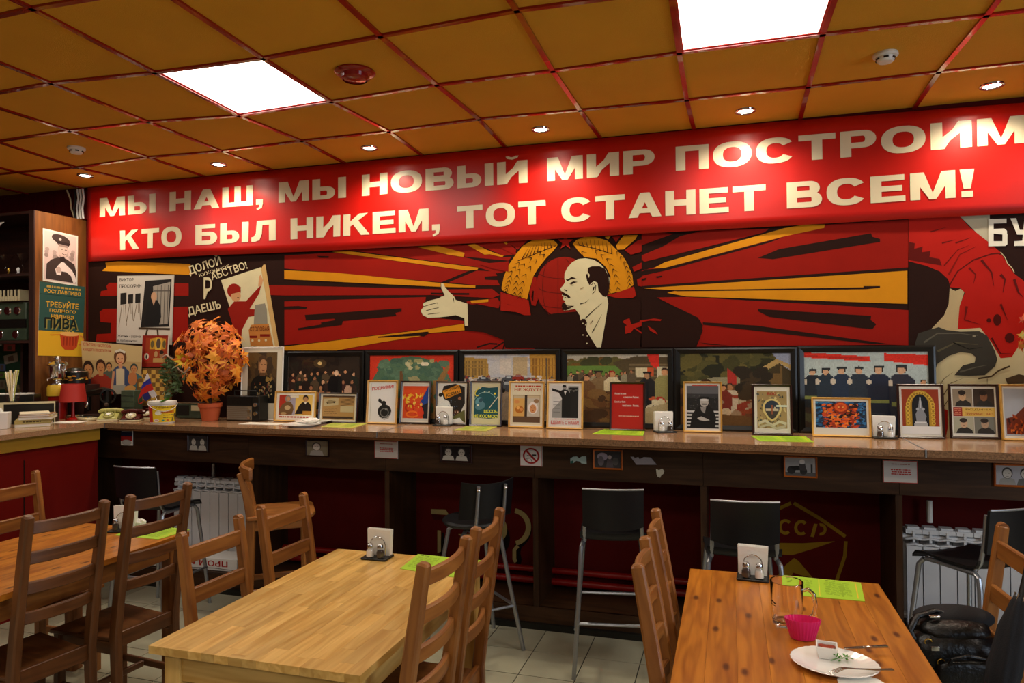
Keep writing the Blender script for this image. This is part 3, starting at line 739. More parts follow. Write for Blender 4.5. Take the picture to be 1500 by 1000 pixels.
# wheat ears with dark barbs
def wheat(pts, spine, barbs, d0):
    it = [('p', pts, GD)]
    for a in spine: it.append(('l', a, 5, DK))
    for a in barbs: it.append(('l', a, 5, DK, True))
    part('wheat_ear', ZB, it, d0)
def chev(path, n, ln, wd_=0):
    """rows of chevrons along a stem"""
    out = []
    for k in range(n):
        t = (k+.5)/n*(len(path)-1); i = int(t); f = t-i
        a = Vector(path[i]); b = Vector(path[min(i+1, len(path)-1)]); p = a+(b-a)*f; d = (b-a).normalized(); s = Vector((-d.y, d.x))
        for sg in (1, -1):
            q = p+d*ln*.9+s*sg*ln*.55; out.append([p.x, p.y, p.x+s.x*sg*ln*.25+d.x*ln*.4, p.y+s.y*sg*ln*.25+d.y*ln*.4, q.x, q.y])
    return out
V2 = lambda *a: [(a[i], a[i+1]) for i in range(0, len(a), 2)]
sp1 = [[720,225, 660,300, 640,380, 620,435], [880,150, 760,230, 700,300, 690,380, 680,450], [900,170, 800,240, 740,340, 720,420, 715,465]]
bb = []
for s_ in sp1: bb += chev([Vector(p) for p in V2(*s_)], 8, 34)
bb += [[730+i*24, 215-i*8.5, 772+i*17, 135-i*4.5+abs(i-4)*2] for i in range(9)]
wheat([595,405, 610,330, 645,250, 690,185, 735,130, 790,100, 860,88, 930,95, 960,125, 930,165, 880,215, 830,280, 800,330, 780,400, 760,478, 700,458, 640,440, 600,420], [[700,230, 800,190, 950,130]], bb, .0036)
sp2 = [[1090,150, 1180,230, 1250,300, 1280,380, 1290,440], [1180,150, 1280,220, 1330,310, 1350,420], [1330,150, 1390,240, 1420,320, 1425,390]]
bb = []
for s_ in sp2: bb += chev([Vector(p) for p in V2(*s_)], 8, 34)
bb += [[1100+i*26, 130+i*7, 1085+i*27, 95-6*math.sin(i*.4)*3+i*3] for i in range(9)]
wheat([1055,120, 1080,95, 1130,75, 1200,75, 1280,100, 1330,150, 1380,200, 1410,250, 1440,320, 1447,385, 1400,420, 1320,435, 1272,448, 1290,400, 1300,330, 1270,270, 1210,215, 1130,205, 1090,165], [[1080,125, 1200,150, 1310,185]], bb, .0036)
for it_ in [('p', [590,430, 640,445, 700,460, 770,485, 785,580, 740,580, 690,560, 590,550], '9c1c0e'), ('l', [630,510, 680,520, 725,522], 4, DK),
 ('p', [1270,452, 1330,438, 1450,395, 1465,455, 1440,470, 1340,470], '9c1c0e'), ('p', [800,330, 820,335, 830,480, 815,520, 790,515, 775,440], RD), ('p', [795,420, 805,425, 800,490, 785,480], DK)]:
    part('ribbon', ZB, [it_], .0050)
gl = [('e', 1000, 400, 182, 196, '8c1a0e', 36)]
for k in (-1, 0, 1): gl.append(('l', [(1000+k*60*math.cos(t)-40+k*40, 400+185*math.sin(t)) for t in [i*.28-1.4 for i in range(11)]], 4, '5a140c'))
for k in (-1, 0, 1): gl.append(('l', [(1000+165*math.cos(t), 400+k*95+40*math.sin(t)) for t in [PI-i*.28 for i in range(11)]], 4, '5a140c'))
part('globe', ZB, gl, .0044)
part('star', ZB, [('p', sum([[1008+(58 if k % 2 == 0 else 24)*math.sin(k*PI/5), 108-(58 if k % 2 == 0 else 24)*math.cos(k*PI/5)] for k in range(10)], []), DK), ('p', sum([[1008+(52 if k % 2 == 0 else 21)*math.sin(k*PI/5), 108-(52 if k % 2 == 0 else 21)*math.cos(k*PI/5)] for k in range(10)], []), 'a01c10')], .0044)
part('right_rays', ZC, [
 ('p', [0,185, 125,140, 0,132], RD), ('p', [0,245, 215,135, 0,225], RD),
 ('p', [0,285, 90,262, 600,112, 1045,85, 1045,272, 600,305, 140,340, 0,352], RD),
 ('p', [150,150, 240,128, 500,120, 480,135, 260,190, 10,250, 0,240], RD),
 ('p', [60,390, 175,388, 880,428, 1045,440, 1170,445, 1172,468, 1130,480, 1135,500, 1080,520, 1072,578, 970,575, 215,582, 240,520, 230,480, 140,430], RD),
 ('p', [45,276, 90,252, 560,118, 640,104, 718,104, 716,117, 560,150, 90,274], GD),
 ('p', [20,280, 90,274, 560,152, 500,175, 100,283, 0,305, 0,288], DK),
 ('p', [455,235, 540,200, 900,138, 905,152, 935,160, 935,172, 515,240], DK),
 ('p', [0,345, 140,335, 1045,272, 1045,285, 140,347, 0,357], DK),
 ('p', [8,354, 140,345, 1042,285, 1042,415, 175,386, 100,372, 140,362], GD),
 ('p', [110,362, 870,350, 870,345, 935,345, 935,352, 880,358, 140,366], DK),
 ('p', [455,435, 900,462, 898,478, 920,495, 905,514, 860,510, 500,466, 458,445], DK),
 ('p', [240,487, 450,500, 970,572, 900,572, 240,497], DK), ('p', [225,566, 360,580, 260,574], DK),
 ('p', [55,308, 80,304, 78,310, 60,314], DK), ('p', [0,318, 20,312, 15,322, 0,324], DK)], .0014)
for it_ in [('p', [1335,130, 1385,65, 1475,62, 1460,90, 1385,155, 1345,158], GD), ('p', [1262,75, 1300,70, 1285,90, 1275,88], GD),
 ('p', [1390,160, 1480,95, 1500,92, 1500,170, 1430,190], RD), ('p', [1440,270, 1500,240, 1500,280, 1450,300], RD), ('p', [1310,75, 1365,68, 1335,110], RD),
 ('p', [1470,350, 1500,335, 1500,395, 1475,390], RD), ('p', [640,300, 540,280, 450,250, 640,232], RD) , ('p', [680,190, 600,150, 640,110, 690,160], RD)]:
    part('painted_ray', ZB, [it_], .0040)
# the man: suit, head, hand
part('suit', ZB, [('p', [380,505, 590,558, 690,585, 780,580, 860,585, 930,570, 1095,555, 1230,470, 1290,462, 1420,478, 1500,478, 1500,795, 620,790, 610,740, 480,690, 360,678], DK)], .0052)
part('suit', ZC, [('p', [-5,395, 60,400, 145,432, 220,468, 240,500, 230,550, 208,584, -5,584], DK)], .0052)
part('face', ZB, [
 ('p', [1137,213, 1090,218, 1050,240, 1020,275, 1003,312, 1002,345, 1008,365, 992,390, 976,408, 980,424, 1000,432, 990,445, 985,455, 998,462, 990,475, 996,482, 1008,490, 990,510, 985,535, 1000,552, 1072,540, 1100,580, 1105,610, 1150,690, 1210,788, 1238,788, 1262,650, 1285,505, 1275,455, 1290,400, 1292,340, 1270,290, 1235,250, 1190,222], CR),
 ('p', [1155,275, 1180,265, 1228,264, 1262,280, 1288,330, 1292,400, 1285,440, 1270,464, 1250,458, 1222,425, 1216,372, 1195,360, 1172,375, 1165,388, 1148,360, 1140,320, 1150,312, 1160,340, 1165,320, 1152,300], DK),
 ('e', 1192, 405, 26, 42, CR, 20, .15), ('l', [1175,385, 1190,372, 1205,390, 1200,425, 1180,445], 5, DK), ('p', [1185,400, 1197,395, 1192,420, 1183,425], DK),
 ('p', [1008,345, 1022,350, 1050,333, 1078,342, 1060,347, 1040,352, 1020,362], DK), ('p', [1032,375, 1060,362, 1088,366, 1065,372, 1050,382], DK), ('l', [1040,385, 1060,388], 4, DK),
 ('p', [983,432, 1002,436, 1030,452, 1042,466, 1030,472, 1012,458, 992,452], DK), ('l', [1000,470, 1012,466], 5, DK),
 ('p', [990,502, 1005,500, 1018,518, 1066,520, 1040,536, 1008,550, 988,545, 984,520], DK), ('l', [1018,525, 1040,528], 4, CR),
 ('l', [1103,508, 1135,500, 1160,478], 6, DK, True), ('l', [1138,600, 1190,550, 1245,502], 7, DK, True), ('l', [1182,692, 1210,640, 1245,575], 6, DK, True), ('l', [1170,635, 1185,615], 4, DK), ('l', [1000,415, 1012,420, 1020,425], 6, DK), ('l', [1105,412, 1125,400], 4, '9a7a50'),
 ('p', [1108,612, 1118,604, 1136,605, 1148,628, 1140,665, 1165,740, 1205,790, 1150,780, 1112,690, 1120,650], DK),
 ('e', 1122, 633, 4, 4, CR, 8), ('e', 1140, 643, 4, 4, CR, 8), ('e', 1122, 708, 4, 4, CR, 8), ('e', 1150, 714, 4, 4, CR, 8), ('e', 1148, 762, 5, 5, CR, 8)], .0066)
part('hand', ZB, [
 ('p', [202,385, 207,374, 220,376, 232,400, 262,435, 290,460, 300,482, 340,495, 376,506, 380,650, 358,648, 356,600, 300,580, 250,588, 190,594, 120,597, 105,588, 88,580, 76,556, 78,545, 95,525, 88,512, 95,500, 130,485, 190,470, 226,448, 205,410], CR),
 ('l', [92,525, 140,510, 185,500, 182,508], 4, DK), ('l', [108,552, 150,540, 190,532], 4, DK), ('l', [120,575, 155,570, 195,566], 4, DK), ('l', [285,472, 290,500], 5, DK, True), ('l', [228,450, 215,458], 4, DK), ('l', [205,376, 206,408, 226,448, 190,470, 132,484, 92,500], 3, DK)], .0058)
part('bow', ZB, [('p', [1378,625, 1390,610, 1422,600, 1432,640, 1500,622, 1500,652, 1460,662, 1500,690, 1500,700, 1450,665, 1432,692, 1396,700, 1392,655, 1405,645], '9c1c0e')], .0066)
part('bow', ZA, [('p', [1495,392, 1440,400, 1436,408, 1478,400, 1520,402, 1525,396], '9c1c0e'), ('p', [1470,420, 1500,440, 1510,455, 1480,440], '9c1c0e')], .0066)
# the poster painted at the right end: red sleeve and dark glove
part('glove_poster', ZD, [
 ('r', 32, 70, 900, 1100, DK), ('p', [255,76, 392,72, 392,215, 330,150], 'b0a890'), ('p', [60,660, 130,590, 245,580, 300,560, 540,560, 900,560, 900,1100, 60,1100], 'c4b890'),
 ('p', [215,400, 240,412, 262,402, 280,415, 262,470, 250,585, 150,600, 120,595, 190,520, 210,470], 'b4a078'),
 ('p', [32,88, 255,76, 300,128, 380,190, 445,245, 430,252, 380,255, 300,290, 240,335, 215,385, 208,360, 170,325, 110,300, 32,280], 'ac1c12'),
 ('p', [215,395, 240,335, 300,290, 380,256, 445,250, 470,290, 500,335, 560,380, 900,420, 900,700, 530,640, 490,705, 440,710, 400,640, 350,575, 250,582, 258,480, 282,420, 262,400], 'ac1a10'),
 ('p', [35,195, 60,200, 58,225, 95,215, 92,240, 130,235, 125,262, 170,270, 180,300, 120,290, 32,275], '5a100a'),
 ('l', [215,385, 250,325, 320,275, 400,248, 440,245], 6, '5a100a'), ('l', [180,200, 240,185], 8, '6a120c', True), ('l', [240,200, 310,175], 8, '6a120c', True), ('l', [130,150, 200,130], 7, '6a120c', True), ('l', [210,340, 260,250, 330,215], 9, '7a140c', True), ('l', [190,300, 250,230, 300,210], 6, '6a120c', True),
 ('l', [300,310, 330,340, 320,380], 10, '6a120c', True), ('l', [355,275, 400,330, 410,390], 12, '5a100a', True), ('l', [440,340, 460,360, 450,420], 14, '5a100a', True), ('l', [290,480, 280,540, 350,560], 12, '6a120c', True), ('e', 388, 542, 10, 9, '4a0e08', 12), ('e', 425, 540, 18, 26, '4a0e08', 12), ('e', 480, 620, 22, 22, '4a0e08', 12), ('l', [440,470, 470,540], 10, '5a100a', True), ('l', [400,620, 440,690, 490,690], 8, '4a0e08', True), ('l', [500,360, 520,420, 540,440], 12, '5a100a', True),
 ('l', [440,240, 460,265, 470,290, 490,310, 500,330], 4, 'c8b890'),
 ('p', [62,640, 75,600, 130,582, 165,572, 200,585, 260,592, 345,590, 380,610, 415,680, 425,715, 415,745, 370,785, 300,788, 235,785, 272,742, 325,728, 330,705, 310,688, 262,682, 210,700, 160,735, 150,760, 60,700], '3a3730'),
 ('l', [100,640, 160,600, 260,600, 340,610], 8, '5c584c', True), ('l', [160,680, 240,640, 340,650], 10, '55513f', True), ('l', [260,770, 330,750, 380,740], 8, '5c584c', True), ('l', [230,640, 300,670, 360,660], 5, '1c1a16', True), ('e', 322, 612, 7, 5, '8a8470', 10),
 ('l', [155,850, 190,800, 230,770], 4, '5a4a34', True), ('l', [170,900, 220,820, 270,800], 5, '5a4a34', True), ('l', [185,930, 240,840, 280,830], 4, '5a4a34', True), ('l', [340,800, 400,790, 430,765, 480,745], 7, '4a3a28'), ('l', [380,800, 380,830, 545,825], 3, '4a3a28'), ('p', [460,800, 520,780, 560,790, 560,820, 470,825], '4a3a28'),
 ('p', [160,1000, 160,1015, 150,1100, 190,1100, 205,1020, 205,940, 190,935], 'a01c14')], .0030)
bu = Pic(ZD, (0, -1, 0), d0=.0075)
q = lambda *P: bu.poly([P[i] for i in range(len(P))], 'ddd8c8')
q(385,94, 408,93, 408,214, 385,215); q(405,94, 465,92, 465,112, 405,114); q(405,138, 455,136, 467,146, 467,164, 405,158); q(447,160, 469,160, 469,205, 460,213, 405,214, 405,192, 447,192)
q(482,91, 508,90, 524,142, 548,142, 548,163, 512,163); q(545,88, 620,85, 620,88, 560,205, 550,213, 500,213, 500,192, 535,190)
bu.obj('painted_word', mural, 'mural_paint')
# painted poster at the left: generic worker with raised arm, and its slogan
part('slogan_poster', ZE, [
 ('p', [790,178, 1022,98, 1035,140, 1100,530, 905,530, 830,350], DK), ('p', [800,180, 1008,112, 1082,528, 912,528], CR), ('p', [1022,98, 1032,98, 1104,528, 1082,528, 1010,120], 'c8a468'),
 ('p', [835,330, 870,290, 930,290, 990,225, 1010,205, 1000,250, 950,330, 1035,335, 1040,355, 945,372, 910,440, 905,500, 880,470], '8e1c10'), ('e', 868, 235, 36, 38, '8e1c10'), ('e', 878, 262, 26, 30, 'c89468', 16), ('p', [838,235, 905,215, 900,240, 845,255], '8e1c10'), ('l', [885,270, 895,272], 4, DK),
 ('p', [995,210, 1000,160, 1008,150, 1020,180, 1012,212], 'c89468'), ('p', [978,310, 1030,300, 1040,330, 1045,430, 970,430], '8c8878'), ('p', [945,440, 960,412, 1050,408, 1075,525, 955,525], 'b87838'),
 ('r', 950, 470, 990, 482, '7a1c10'), ('r', 1005, 462, 1055, 475, '7a1c10'), ('e', 965, 495, 6, 6, CR, 10), ('e', 1000, 495, 6, 6, CR, 10), ('e', 1035, 493, 6, 6, CR, 10),
 ('t', 'СТОЛОВАЯ', 952, 446, 100, 22, '5a2010', .01, -.03)], .0020)
sl = Pic(ZE, (0, -1, 0), d0=.0062)
c_ = 'd4c8a0'
sl.text('ДОЛОЙ', 642, 158, 175, 62, c_, .02, -.32); sl.text('КУХОННОЕ', 690, 163, 165, 17, c_, .01, -.30); sl.text('АБСТВО!', 756, 180, 196, 40, c_, .02, -.32)
sl.text('Р', 712, 278, 42, 112, c_, .01); sl.text('ДАЕШЬ', 636, 372, 172, 50, c_, .025, -.22)
sl.obj('painted_slogan', mural, 'mural_paint')

# wall emblems under the counter
em1 = Pic(zoomed(1020, 700, 3.334), (0, -1, 0), d0=.001); Y_ = '8a6c14'
for L_ in ([400,150, 462,122], [476,122, 600,195, 728,285], [730,308, 725,380, 685,500]): em1.line(L_, 17, Y_)
em1.line([340,190, 300,230, 320,255], 15, Y_); em1.ring(435, 238, 34, 38, 15, 15, Y_, 20, 50, 320); em1.ring(512, 242, 34, 38, 15, 15, Y_, 20, 50, 320)
em1.poly([575,222, 592,224, 574,288, 557,286], Y_); em1.ring(606, 250, 30, 30, 14, 14, Y_, 18, -100, 100)
em1.poly([400,316, 520,318, 678,308, 560,348, 470,375, 400,372], Y_); em1.poly([478,390, 500,405, 570,488, 500,470, 440,450, 400,480], Y_); em1.poly([478,390, 440,420, 330,560, 470,470], Y_)
o = em1.obj('painted_emblem', None, 'mural_paint'); tag(o, 'yellow painted five-cornered quality emblem with letters СССР on the dark red wall under the counter', 'emblem')
em2 = Pic(zoomed(600, 690, 4.35), (0, -1, 0), d0=.001); c_ = '9a8c5c'; k_ = '120a08'
em2.ring(660, 365, 118, 132, 32, 30, k_, 24, -75, 85); em2.line([700,470, 690,520, 700,570, 690,590], 32, k_); em2.ring(570, 430, 70, 100, 50, 60, k_, 20, -60, 120)
em2.poly([140,270, 250,290, 250,310, 150,310], '3a0e0a'); em2.poly([205,390, 220,390, 220,530, 190,530], k_)
em2.poly([137,240, 230,243, 252,278, 137,270], c_); em2.poly([178,375, 200,378, 200,512, 178,520], c_)
em2.ring(650, 355, 125, 122, 34, 30, c_, 24, -78, 75); em2.line([690,475, 668,500, 668,560, 678,578], 24, c_); em2.ring(560, 370, 62, 80, 38, 40, c_, 20, -60, 100); em2.poly([310,400, 390,400, 470,400, 540,420, 500,440, 380,450], c_)
o = em2.obj('painted_lettering', None, 'mural_paint'); tag(o, 'cream painted lettering with black shadows on the dark red wall behind the round-seated stool', 'lettering')

# =================================================================== TABLES
def table(name, x0, x1, y0, y1, zt, style, lab):
    """style beech: glued staves of random length; style pine: long boards"""
    cx, cy = (x0+x1)/2, (y0+y1)/2; t = empty(name, (cx, cy, 0), 0, lab, 'table')
    W_, D_ = x1-x0, y1-y0; th = .024
    wm = 'beech' if style == 'beech' else 'pine_top'
    top = MB().box((0, 0, zt-th/2-.004), (W_-.004, D_-.004, th-.008)).obj('tabletop', wm, t)
    rr = random.Random(3)
    if style == 'beech':
        n = 15; sw = W_/n
        for k in range(n):
            y = -D_/2-rr.uniform(0, .3)
            while y < D_/2:
                l = rr.uniform(.22, .42); a, b = max(y, -D_/2), min(y+l, D_/2); y += l
                if b-a < .01: continue
                MB().box2((-W_/2+k*sw+.0002, a+.0002, zt-th), (-W_/2+(k+1)*sw-.0002, b-.0002, zt)).obj('stave', wm, top, smooth=False)
    else:
        n = 8; sw = W_/n
        for k in range(n): MB().box2((-W_/2+k*sw+.0003, -D_/2, zt-th), (-W_/2+(k+1)*sw-.0003, D_/2, zt)).obj('board', wm, top, smooth=False)
    lg = 'beech' if style == 'beech' else 'chair_pine'; ins = .03
    for sx in (-1, 1):
        for sy in (-1, 1):
            x, y = sx*(W_/2-ins-.03), sy*(D_/2-ins-.03)
            MB().bar([(x, y, 0), (x, y, zt-th)], .06, .06, up=(0, 1, 0), ch=.004).obj('leg', lg, t)
    for sy in (-1, 1): MB().box((0, sy*(D_/2-ins-.02), zt-th-.045), (W_-2*ins-.1, .022, .09)).obj('apron', lg, t, bev=.002)
    for sx in (-1, 1): MB().box((sx*(W_/2-ins-.02), 0, zt-th-.045), (.022, D_-2*ins-.1, .09)).obj('apron', lg, t, bev=.002)
    return t
TZ = .74
table('dining_table', -2.715, -1.99, -2.69, -1.595, TZ, 'beech', 'pale butcher-block dining table in the centre with a green menu and napkin holder')
table('dining_table', -1.168, -.475, -2.68, -1.462, TZ, 'pine', 'orange knotty pine dining table at the right with a beer mug and plate')
table('dining_table', -4.34, -3.60, -2.75, -1.525, TZ, 'pine', 'orange pine dining table at the left behind two tall ladder-back chairs')

# =================================================================== CHAIRS
def chair(name, wmat, zt, slats, sh, wb=.30, wf=.35, dp=.36, seat=.43, rec=.09, bow=.022, rnd=False):
    """faces +x; back posts at x = -dp/2; zt = height of the post tops; slats = heights of the slat centres"""
    t = empty(name)
    xb = -dp/2; pw, pt = .034, .046
    def post_x(z): return xb-(max(0, z-seat)/(zt-seat))**1.15*rec-.02*max(0, (seat-z))/seat
    for s in (-1, 1):
        P = [(post_x(z), s*wb/2, z) for z in (0, .2, seat, seat+.15, (seat+zt)/2+.1, zt)]
        wds = [.034, .040, .046, .046, .042, .036]
        mb = MB(); mb.bar(P, wds, pw, up=(0, 1, 0), ch=.006)
        if rnd: mb.tube([(post_x(zt), s*wb/2-pw/2+.004, zt-.002), (post_x(zt), s*wb/2+pw/2-.004, zt-.002)], .017, 12)
        mb.obj('back_post', wmat, t)
        zf = seat-.03
        MB().bar([(dp/2-.02, s*wf/2-s*.02, 0), (dp/2-.02, s*wf/2-s*.02, zf)], .036, .036, up=(0, 1, 0), ch=.004).obj('front_leg', wmat, t)
        MB().bar([(xb+.01, s*wb/2, .17), (dp/2-.03, s*(wf/2-.02), .17)], .016, .032, ch=.003).obj('side_stretcher', wmat, t)
        MB().bar([(xb+.01, s*wb/2, seat-.055), (dp/2-.03, s*(wf/2-.02), seat-.055)], .018, .05, ch=.003).obj('side_rail', wmat, t)
    for z in slats:
        P = [(post_x(z)-bow*(1-(2*k/8-1)**2)+.004, (k/8-.5)*(wb-.02), z) for k in range(9)]
        MB().bar(P, .018, sh, up=(0, 0, 1), ch=.004).obj('slat', wmat, t)
    MB().bar([(post_x(seat), -wb/2+.01, seat-.02), (post_x(seat), wb/2-.01, seat-.02)], .02, .065, ch=.003).obj('back_rail', wmat, t)
    MB().bar([(dp/2-.02, -wf/2+.03, seat-.055), (dp/2-.02, wf/2-.03, seat-.055)], .018, .05, ch=.003).obj('front_rail', wmat, t)
    MB().bar([(0, -wf/2+.04, .17), (0, wf/2-.04, .17)], .016, .028, ch=.003).obj('cross_stretcher', wmat, t)
    st = MB(); pl = [(dp/2+.012, -wf/2-.005), (dp/2+.012, wf/2+.005), (xb+.02, wb/2+.0), (xb+.02, -wb/2-.0)]
    st.prism(pl, .018, T=TR((0, 0, seat-.03+.0))); st.obj('seat', wmat, t, bev=.004)
    return t
def put(proto, P1, P2, zt, face, lab, group, rec=.09, dp=.36, first=[]):
    """P1 near post top, P2 far post top in the photo; face = +1 faces right, -1 faces left"""
    a, b = Z(*P1, zt), Z(*P2, zt); c = (a+b)/2; d = (b-a)
    rz = math.atan2(d.y, d.x)-PI/2
    if face < 0: rz += PI
    f = Vector((math.cos(rz), math.sin(rz), 0)); loc = c+f*(dp/2+rec); loc.z = 0
    if proto.name not in first: first.append(proto.name); proto.location = loc; proto.rotation_euler = (0, 0, rz); tag(proto, lab, 'chair', group); return proto
    return copy_tree(proto, loc=loc, rz=rz, label=lab, group=group)
tall = chair('ladder_back_chair', 'chair_walnut', 1.03, [.985, .870, .755, .640], .046)
GA = 'tall ladder-back chairs around the tables'
put(tall, (45, 757), (150, 735), 1.03, -1, 'tall brown ladder-back chair nearest at the lower left before the pine table', GA)
put(tall, (195, 726), (272, 709), 1.03, -1, 'tall brown ladder-back chair at the far end of the left table, green menu beyond', GA)
tall2 = chair('ladder_back_chair', 'chair_pine', 1.03, [.985, .870, .755, .640], .046)
put(tall2, (626, 824), (680, 790), 1.03, -1, 'tall orange ladder-back chair on the near right side of the butcher-block table', GA)
put(tall2, (701, 772), (730, 748), 1.03, -1, 'tall orange ladder-back chair on the far right side of the butcher-block table', GA)
put(tall2, (935, 826), (944, 791), 1.03, 1, 'tall orange ladder-back chair seen edge-on, nearer one left of the right table', GA)
put(tall2, (956, 774), (960, 749), 1.03, 1, 'tall orange ladder-back chair seen edge-on, farther one left of the right table', GA)
low = chair('slat_back_chair', 'chair_pine', .95, [.875, .725, .575], .062, rec=.07, bow=.0, rnd=True)
GB = 'low chairs with wide slats'
put(low, (265, 785), (350, 758), .95, 1, 'low orange chair with two wide slats showing, nearer one left of the butcher-block table', GB, rec=.07)
put(low, (385, 744), (442, 726), .95, 1, 'low orange chair with wide slats at the far left corner of the butcher-block table', GB, rec=.07)
c_ = copy_tree(low, label='orange slatted chair behind the left table at the left edge of the photo', group=GB)
pp = Z(52, 692, 1.0); c_.scale = (1, 1, 1.05); c_.rotation_euler = (0, 0, .0); c_.location = (pp.x+.25, pp.y-.15, 0)
c_ = copy_tree(low, label='orange slatted chair at the right edge of the photo holding the black bag', group=GB)
pp = Z(1474, 772, .99); c_.scale = (1, 1, 1.04); c_.rotation_euler = (0, 0, PI+.05); c_.location = (pp.x-.25, pp.y-.15, 0); BAGC = c_.location.copy()

# bar-height wooden chair seen from the side behind
def high_chair():
    t = empty('wooden_bar_chair'); wm = 'chair_pine'; s = .70
    for sy in (-1, 1):
        MB().bar([(-.17, sy*.15, 0), (-.155, sy*.15, .35), (-.15, sy*.15, s), (-.17, sy*.145, s+.12), (-.21, sy*.13, s+.24)], [.04, .044, .05, .046, .03], .026, up=(0, 1, 0), ch=.004).obj('back_post', wm, t)
        MB().bar([(.16, sy*.155, 0), (.15, sy*.15, s-.03)], .034, .034, up=(0, 1, 0)).obj('front_leg', wm, t)
        for z in (.26,): MB().bar([(-.15, sy*.15, z), (.155, sy*.15, z)], .016, .034).obj('side_stretcher', wm, t)
        MB().bar([(-.15, sy*.15, s-.06), (.15, sy*.15, s-.06)], .018, .06).obj('side_rail', wm, t)
    P = [(-.20+.05*(2*k/10-1)**2, (k/10-.5)*.42, s+.245) for k in range(11)]
    MB().bar(P, .026, .075, ch=.008).obj('top_rail', wm, t)
    MB().bar([(.155, -.14, .2), (.155, .14, .2)], .018, .034).obj('foot_rail', wm, t); MB().bar([(-.15, -.14, .34), (-.15, .14, .34)], .016, .03).obj('foot_rail', wm, t)
    MB().prism([(-.17, -.18), (.19, -.19), (.21, -.12), (.21, .12), (.19, .19), (-.17, .18)], .024, T=TR((0, 0, s-.026))).obj('seat', wm, t, bev=.006)
    t.location = (-3.60, -.80, 0); t.rotation_euler = (0, 0, math.radians(36))
    tag(t, 'orange wooden bar-height chair with curved top rail standing sideways before the ivory radiator', 'chair')
high_chair()

# =================================================================== METAL STOOLS
def metal_stool():
    t = empty('bar_stool'); s = .68
    for sx in (-1, 1):
        x = sx*.155
        MB().tube([(sx*.20, -.205, 0), (sx*.175, -.185, .35), (sx*.162, -.170, .60), (sx*.158, -.160, .645), (sx*.150, -.135, s-.02), (sx*.145, 0, s-.022), (sx*.145, .12, s-.025)], .0115, 10).obj('near_leg', 'grey_metal', t)
        MB().tube([(sx*.205, .205, 0), (sx*.17, .175, .40), (sx*.150, .155, .62), (sx*.145, .13, s-.03)], .0115, 10).obj('far_leg', 'grey_metal', t)
        MB().tube([(sx*.140, -.06, s-.02), (sx*.142, -.13, s-.01), (sx*.143, -.158, s+.03), (sx*.140, -.175, s+.12), (sx*.138, -.185, s+.24)], .010, 10).obj('back_tube', 'grey_metal', t)
        MB().tube([(sx*.19, -.190, .24), (sx*.193, .190, .24)], .008, 8).obj('side_stretcher', 'grey_metal', t)
    MB().tube([(-.18, .187, .30), (.18, .187, .30)], .009, 8).obj('foot_rail', 'grey_metal', t); MB().tube([(-.185, -.188, .27), (.185, -.188, .27)], .008, 8).obj('foot_rail', 'grey_metal', t)
    # seat shell with waterfall front and turned-up rear
    m = MB(); prof = [(-.165, .035), (-.150, .008), (-.11, -.002), (0, -.006), (.11, .0), (.160, -.006), (.178, -.028)]
    n = len(prof); 
    for h in (0, -.012):
        for k in range(7):
            x = (k/6-.5)*.33; cu = .010*(2*k/6-1)**2
            for (y, z) in prof: m.v.append((x, y, s+z+cu+h)); m.g.append((x, y, z))
    def F(*f): m.f.append(list(f)); m.c.append((1, 1, 1)); m.mi.append(0)
    for k in range(6):
        for j in range(n-1):
            a = k*n+j; F(a, a+n, a+n+1, a+1); b = a+7*n; F(b, b+1, b+n+1, b+n)
    o = 7*n
    for k in range(6):
        a = k*n; F(a, a+o, a+n+o, a+n); a = k*n+n-1; F(a, a+n, a+n+o, a+o)
    for j in range(n-1): F(j, j+1, j+1+o, j+o); a = 6*n+j; F(a, a+o, a+1+o, a+1)
    m.obj('seat', 'stool_seat', t, ang=50)
    # back shell: curved panel with a scooped lower edge
    m = MB(); K = 12
    for h in (0, .012):
        for k in range(K+1):
            u = 2*k/K-1; x = u*.150; y = -.200+.030*u*u*.6-h
            lo_ = .745+.028*u*u*0-(.0)+(.022*(abs(u)**3))*1.2; lo_ = .738+.020*abs(u)**2.5; hi = .945-.002*u*u
            for j in range(4): m.v.append((x, y-.03*(j/3)*.6, lo_+(hi-lo_)*j/3)); m.g.append((x, 0, j))
    q = (K+1)*4
    for k in range(K):
        for j in range(3):
            a = k*4+j; F(a, a+1, a+5, a+4); b = a+q; F(b, b+4, b+5, b+1)
        a = k*4; F(a, a+4, a+4+q, a+q); a = k*4+3; F(a, a+q, a+4+q, a+4)
    for j in range(3): F(j, j+q, j+1+q, j+1); a = K*4+j; F(a, a+1, a+1+q, a+q)
    m.obj('backrest', 'stool_seat', t, ang=50)
    MB().tube([((k/10*2-1)*.150, -.214+.018*(k/10*2-1)**2-.018, .946) for k in range(11)], .005, 8).obj('backrest_trim', 'grey_metal', t)
    return t
ms = metal_stool(); GS = 'black stools with grey tube legs'
ms.location = (-1.60, -.745, 0); ms.rotation_euler = (0, 0, math.radians(10)); tag(ms, 'black and grey metal bar stool between the two tables, fully visible down to its feet', 'stool', GS)
copy_tree(ms, loc=(-.965, -.86, 0), rz=math.radians(5), label='black metal bar stool behind the right table in front of the yellow emblem', group=GS)
copy_tree(ms, loc=(-4.47, -.80, 0), rz=math.radians(2), label='black metal bar stool in the dark far left corner under the counter', group=GS)
copy_tree(ms, loc=(.045, -.745, 0), rz=math.radians(33), label='black metal bar stool turned sideways before the white radiator at the right', group=GS)

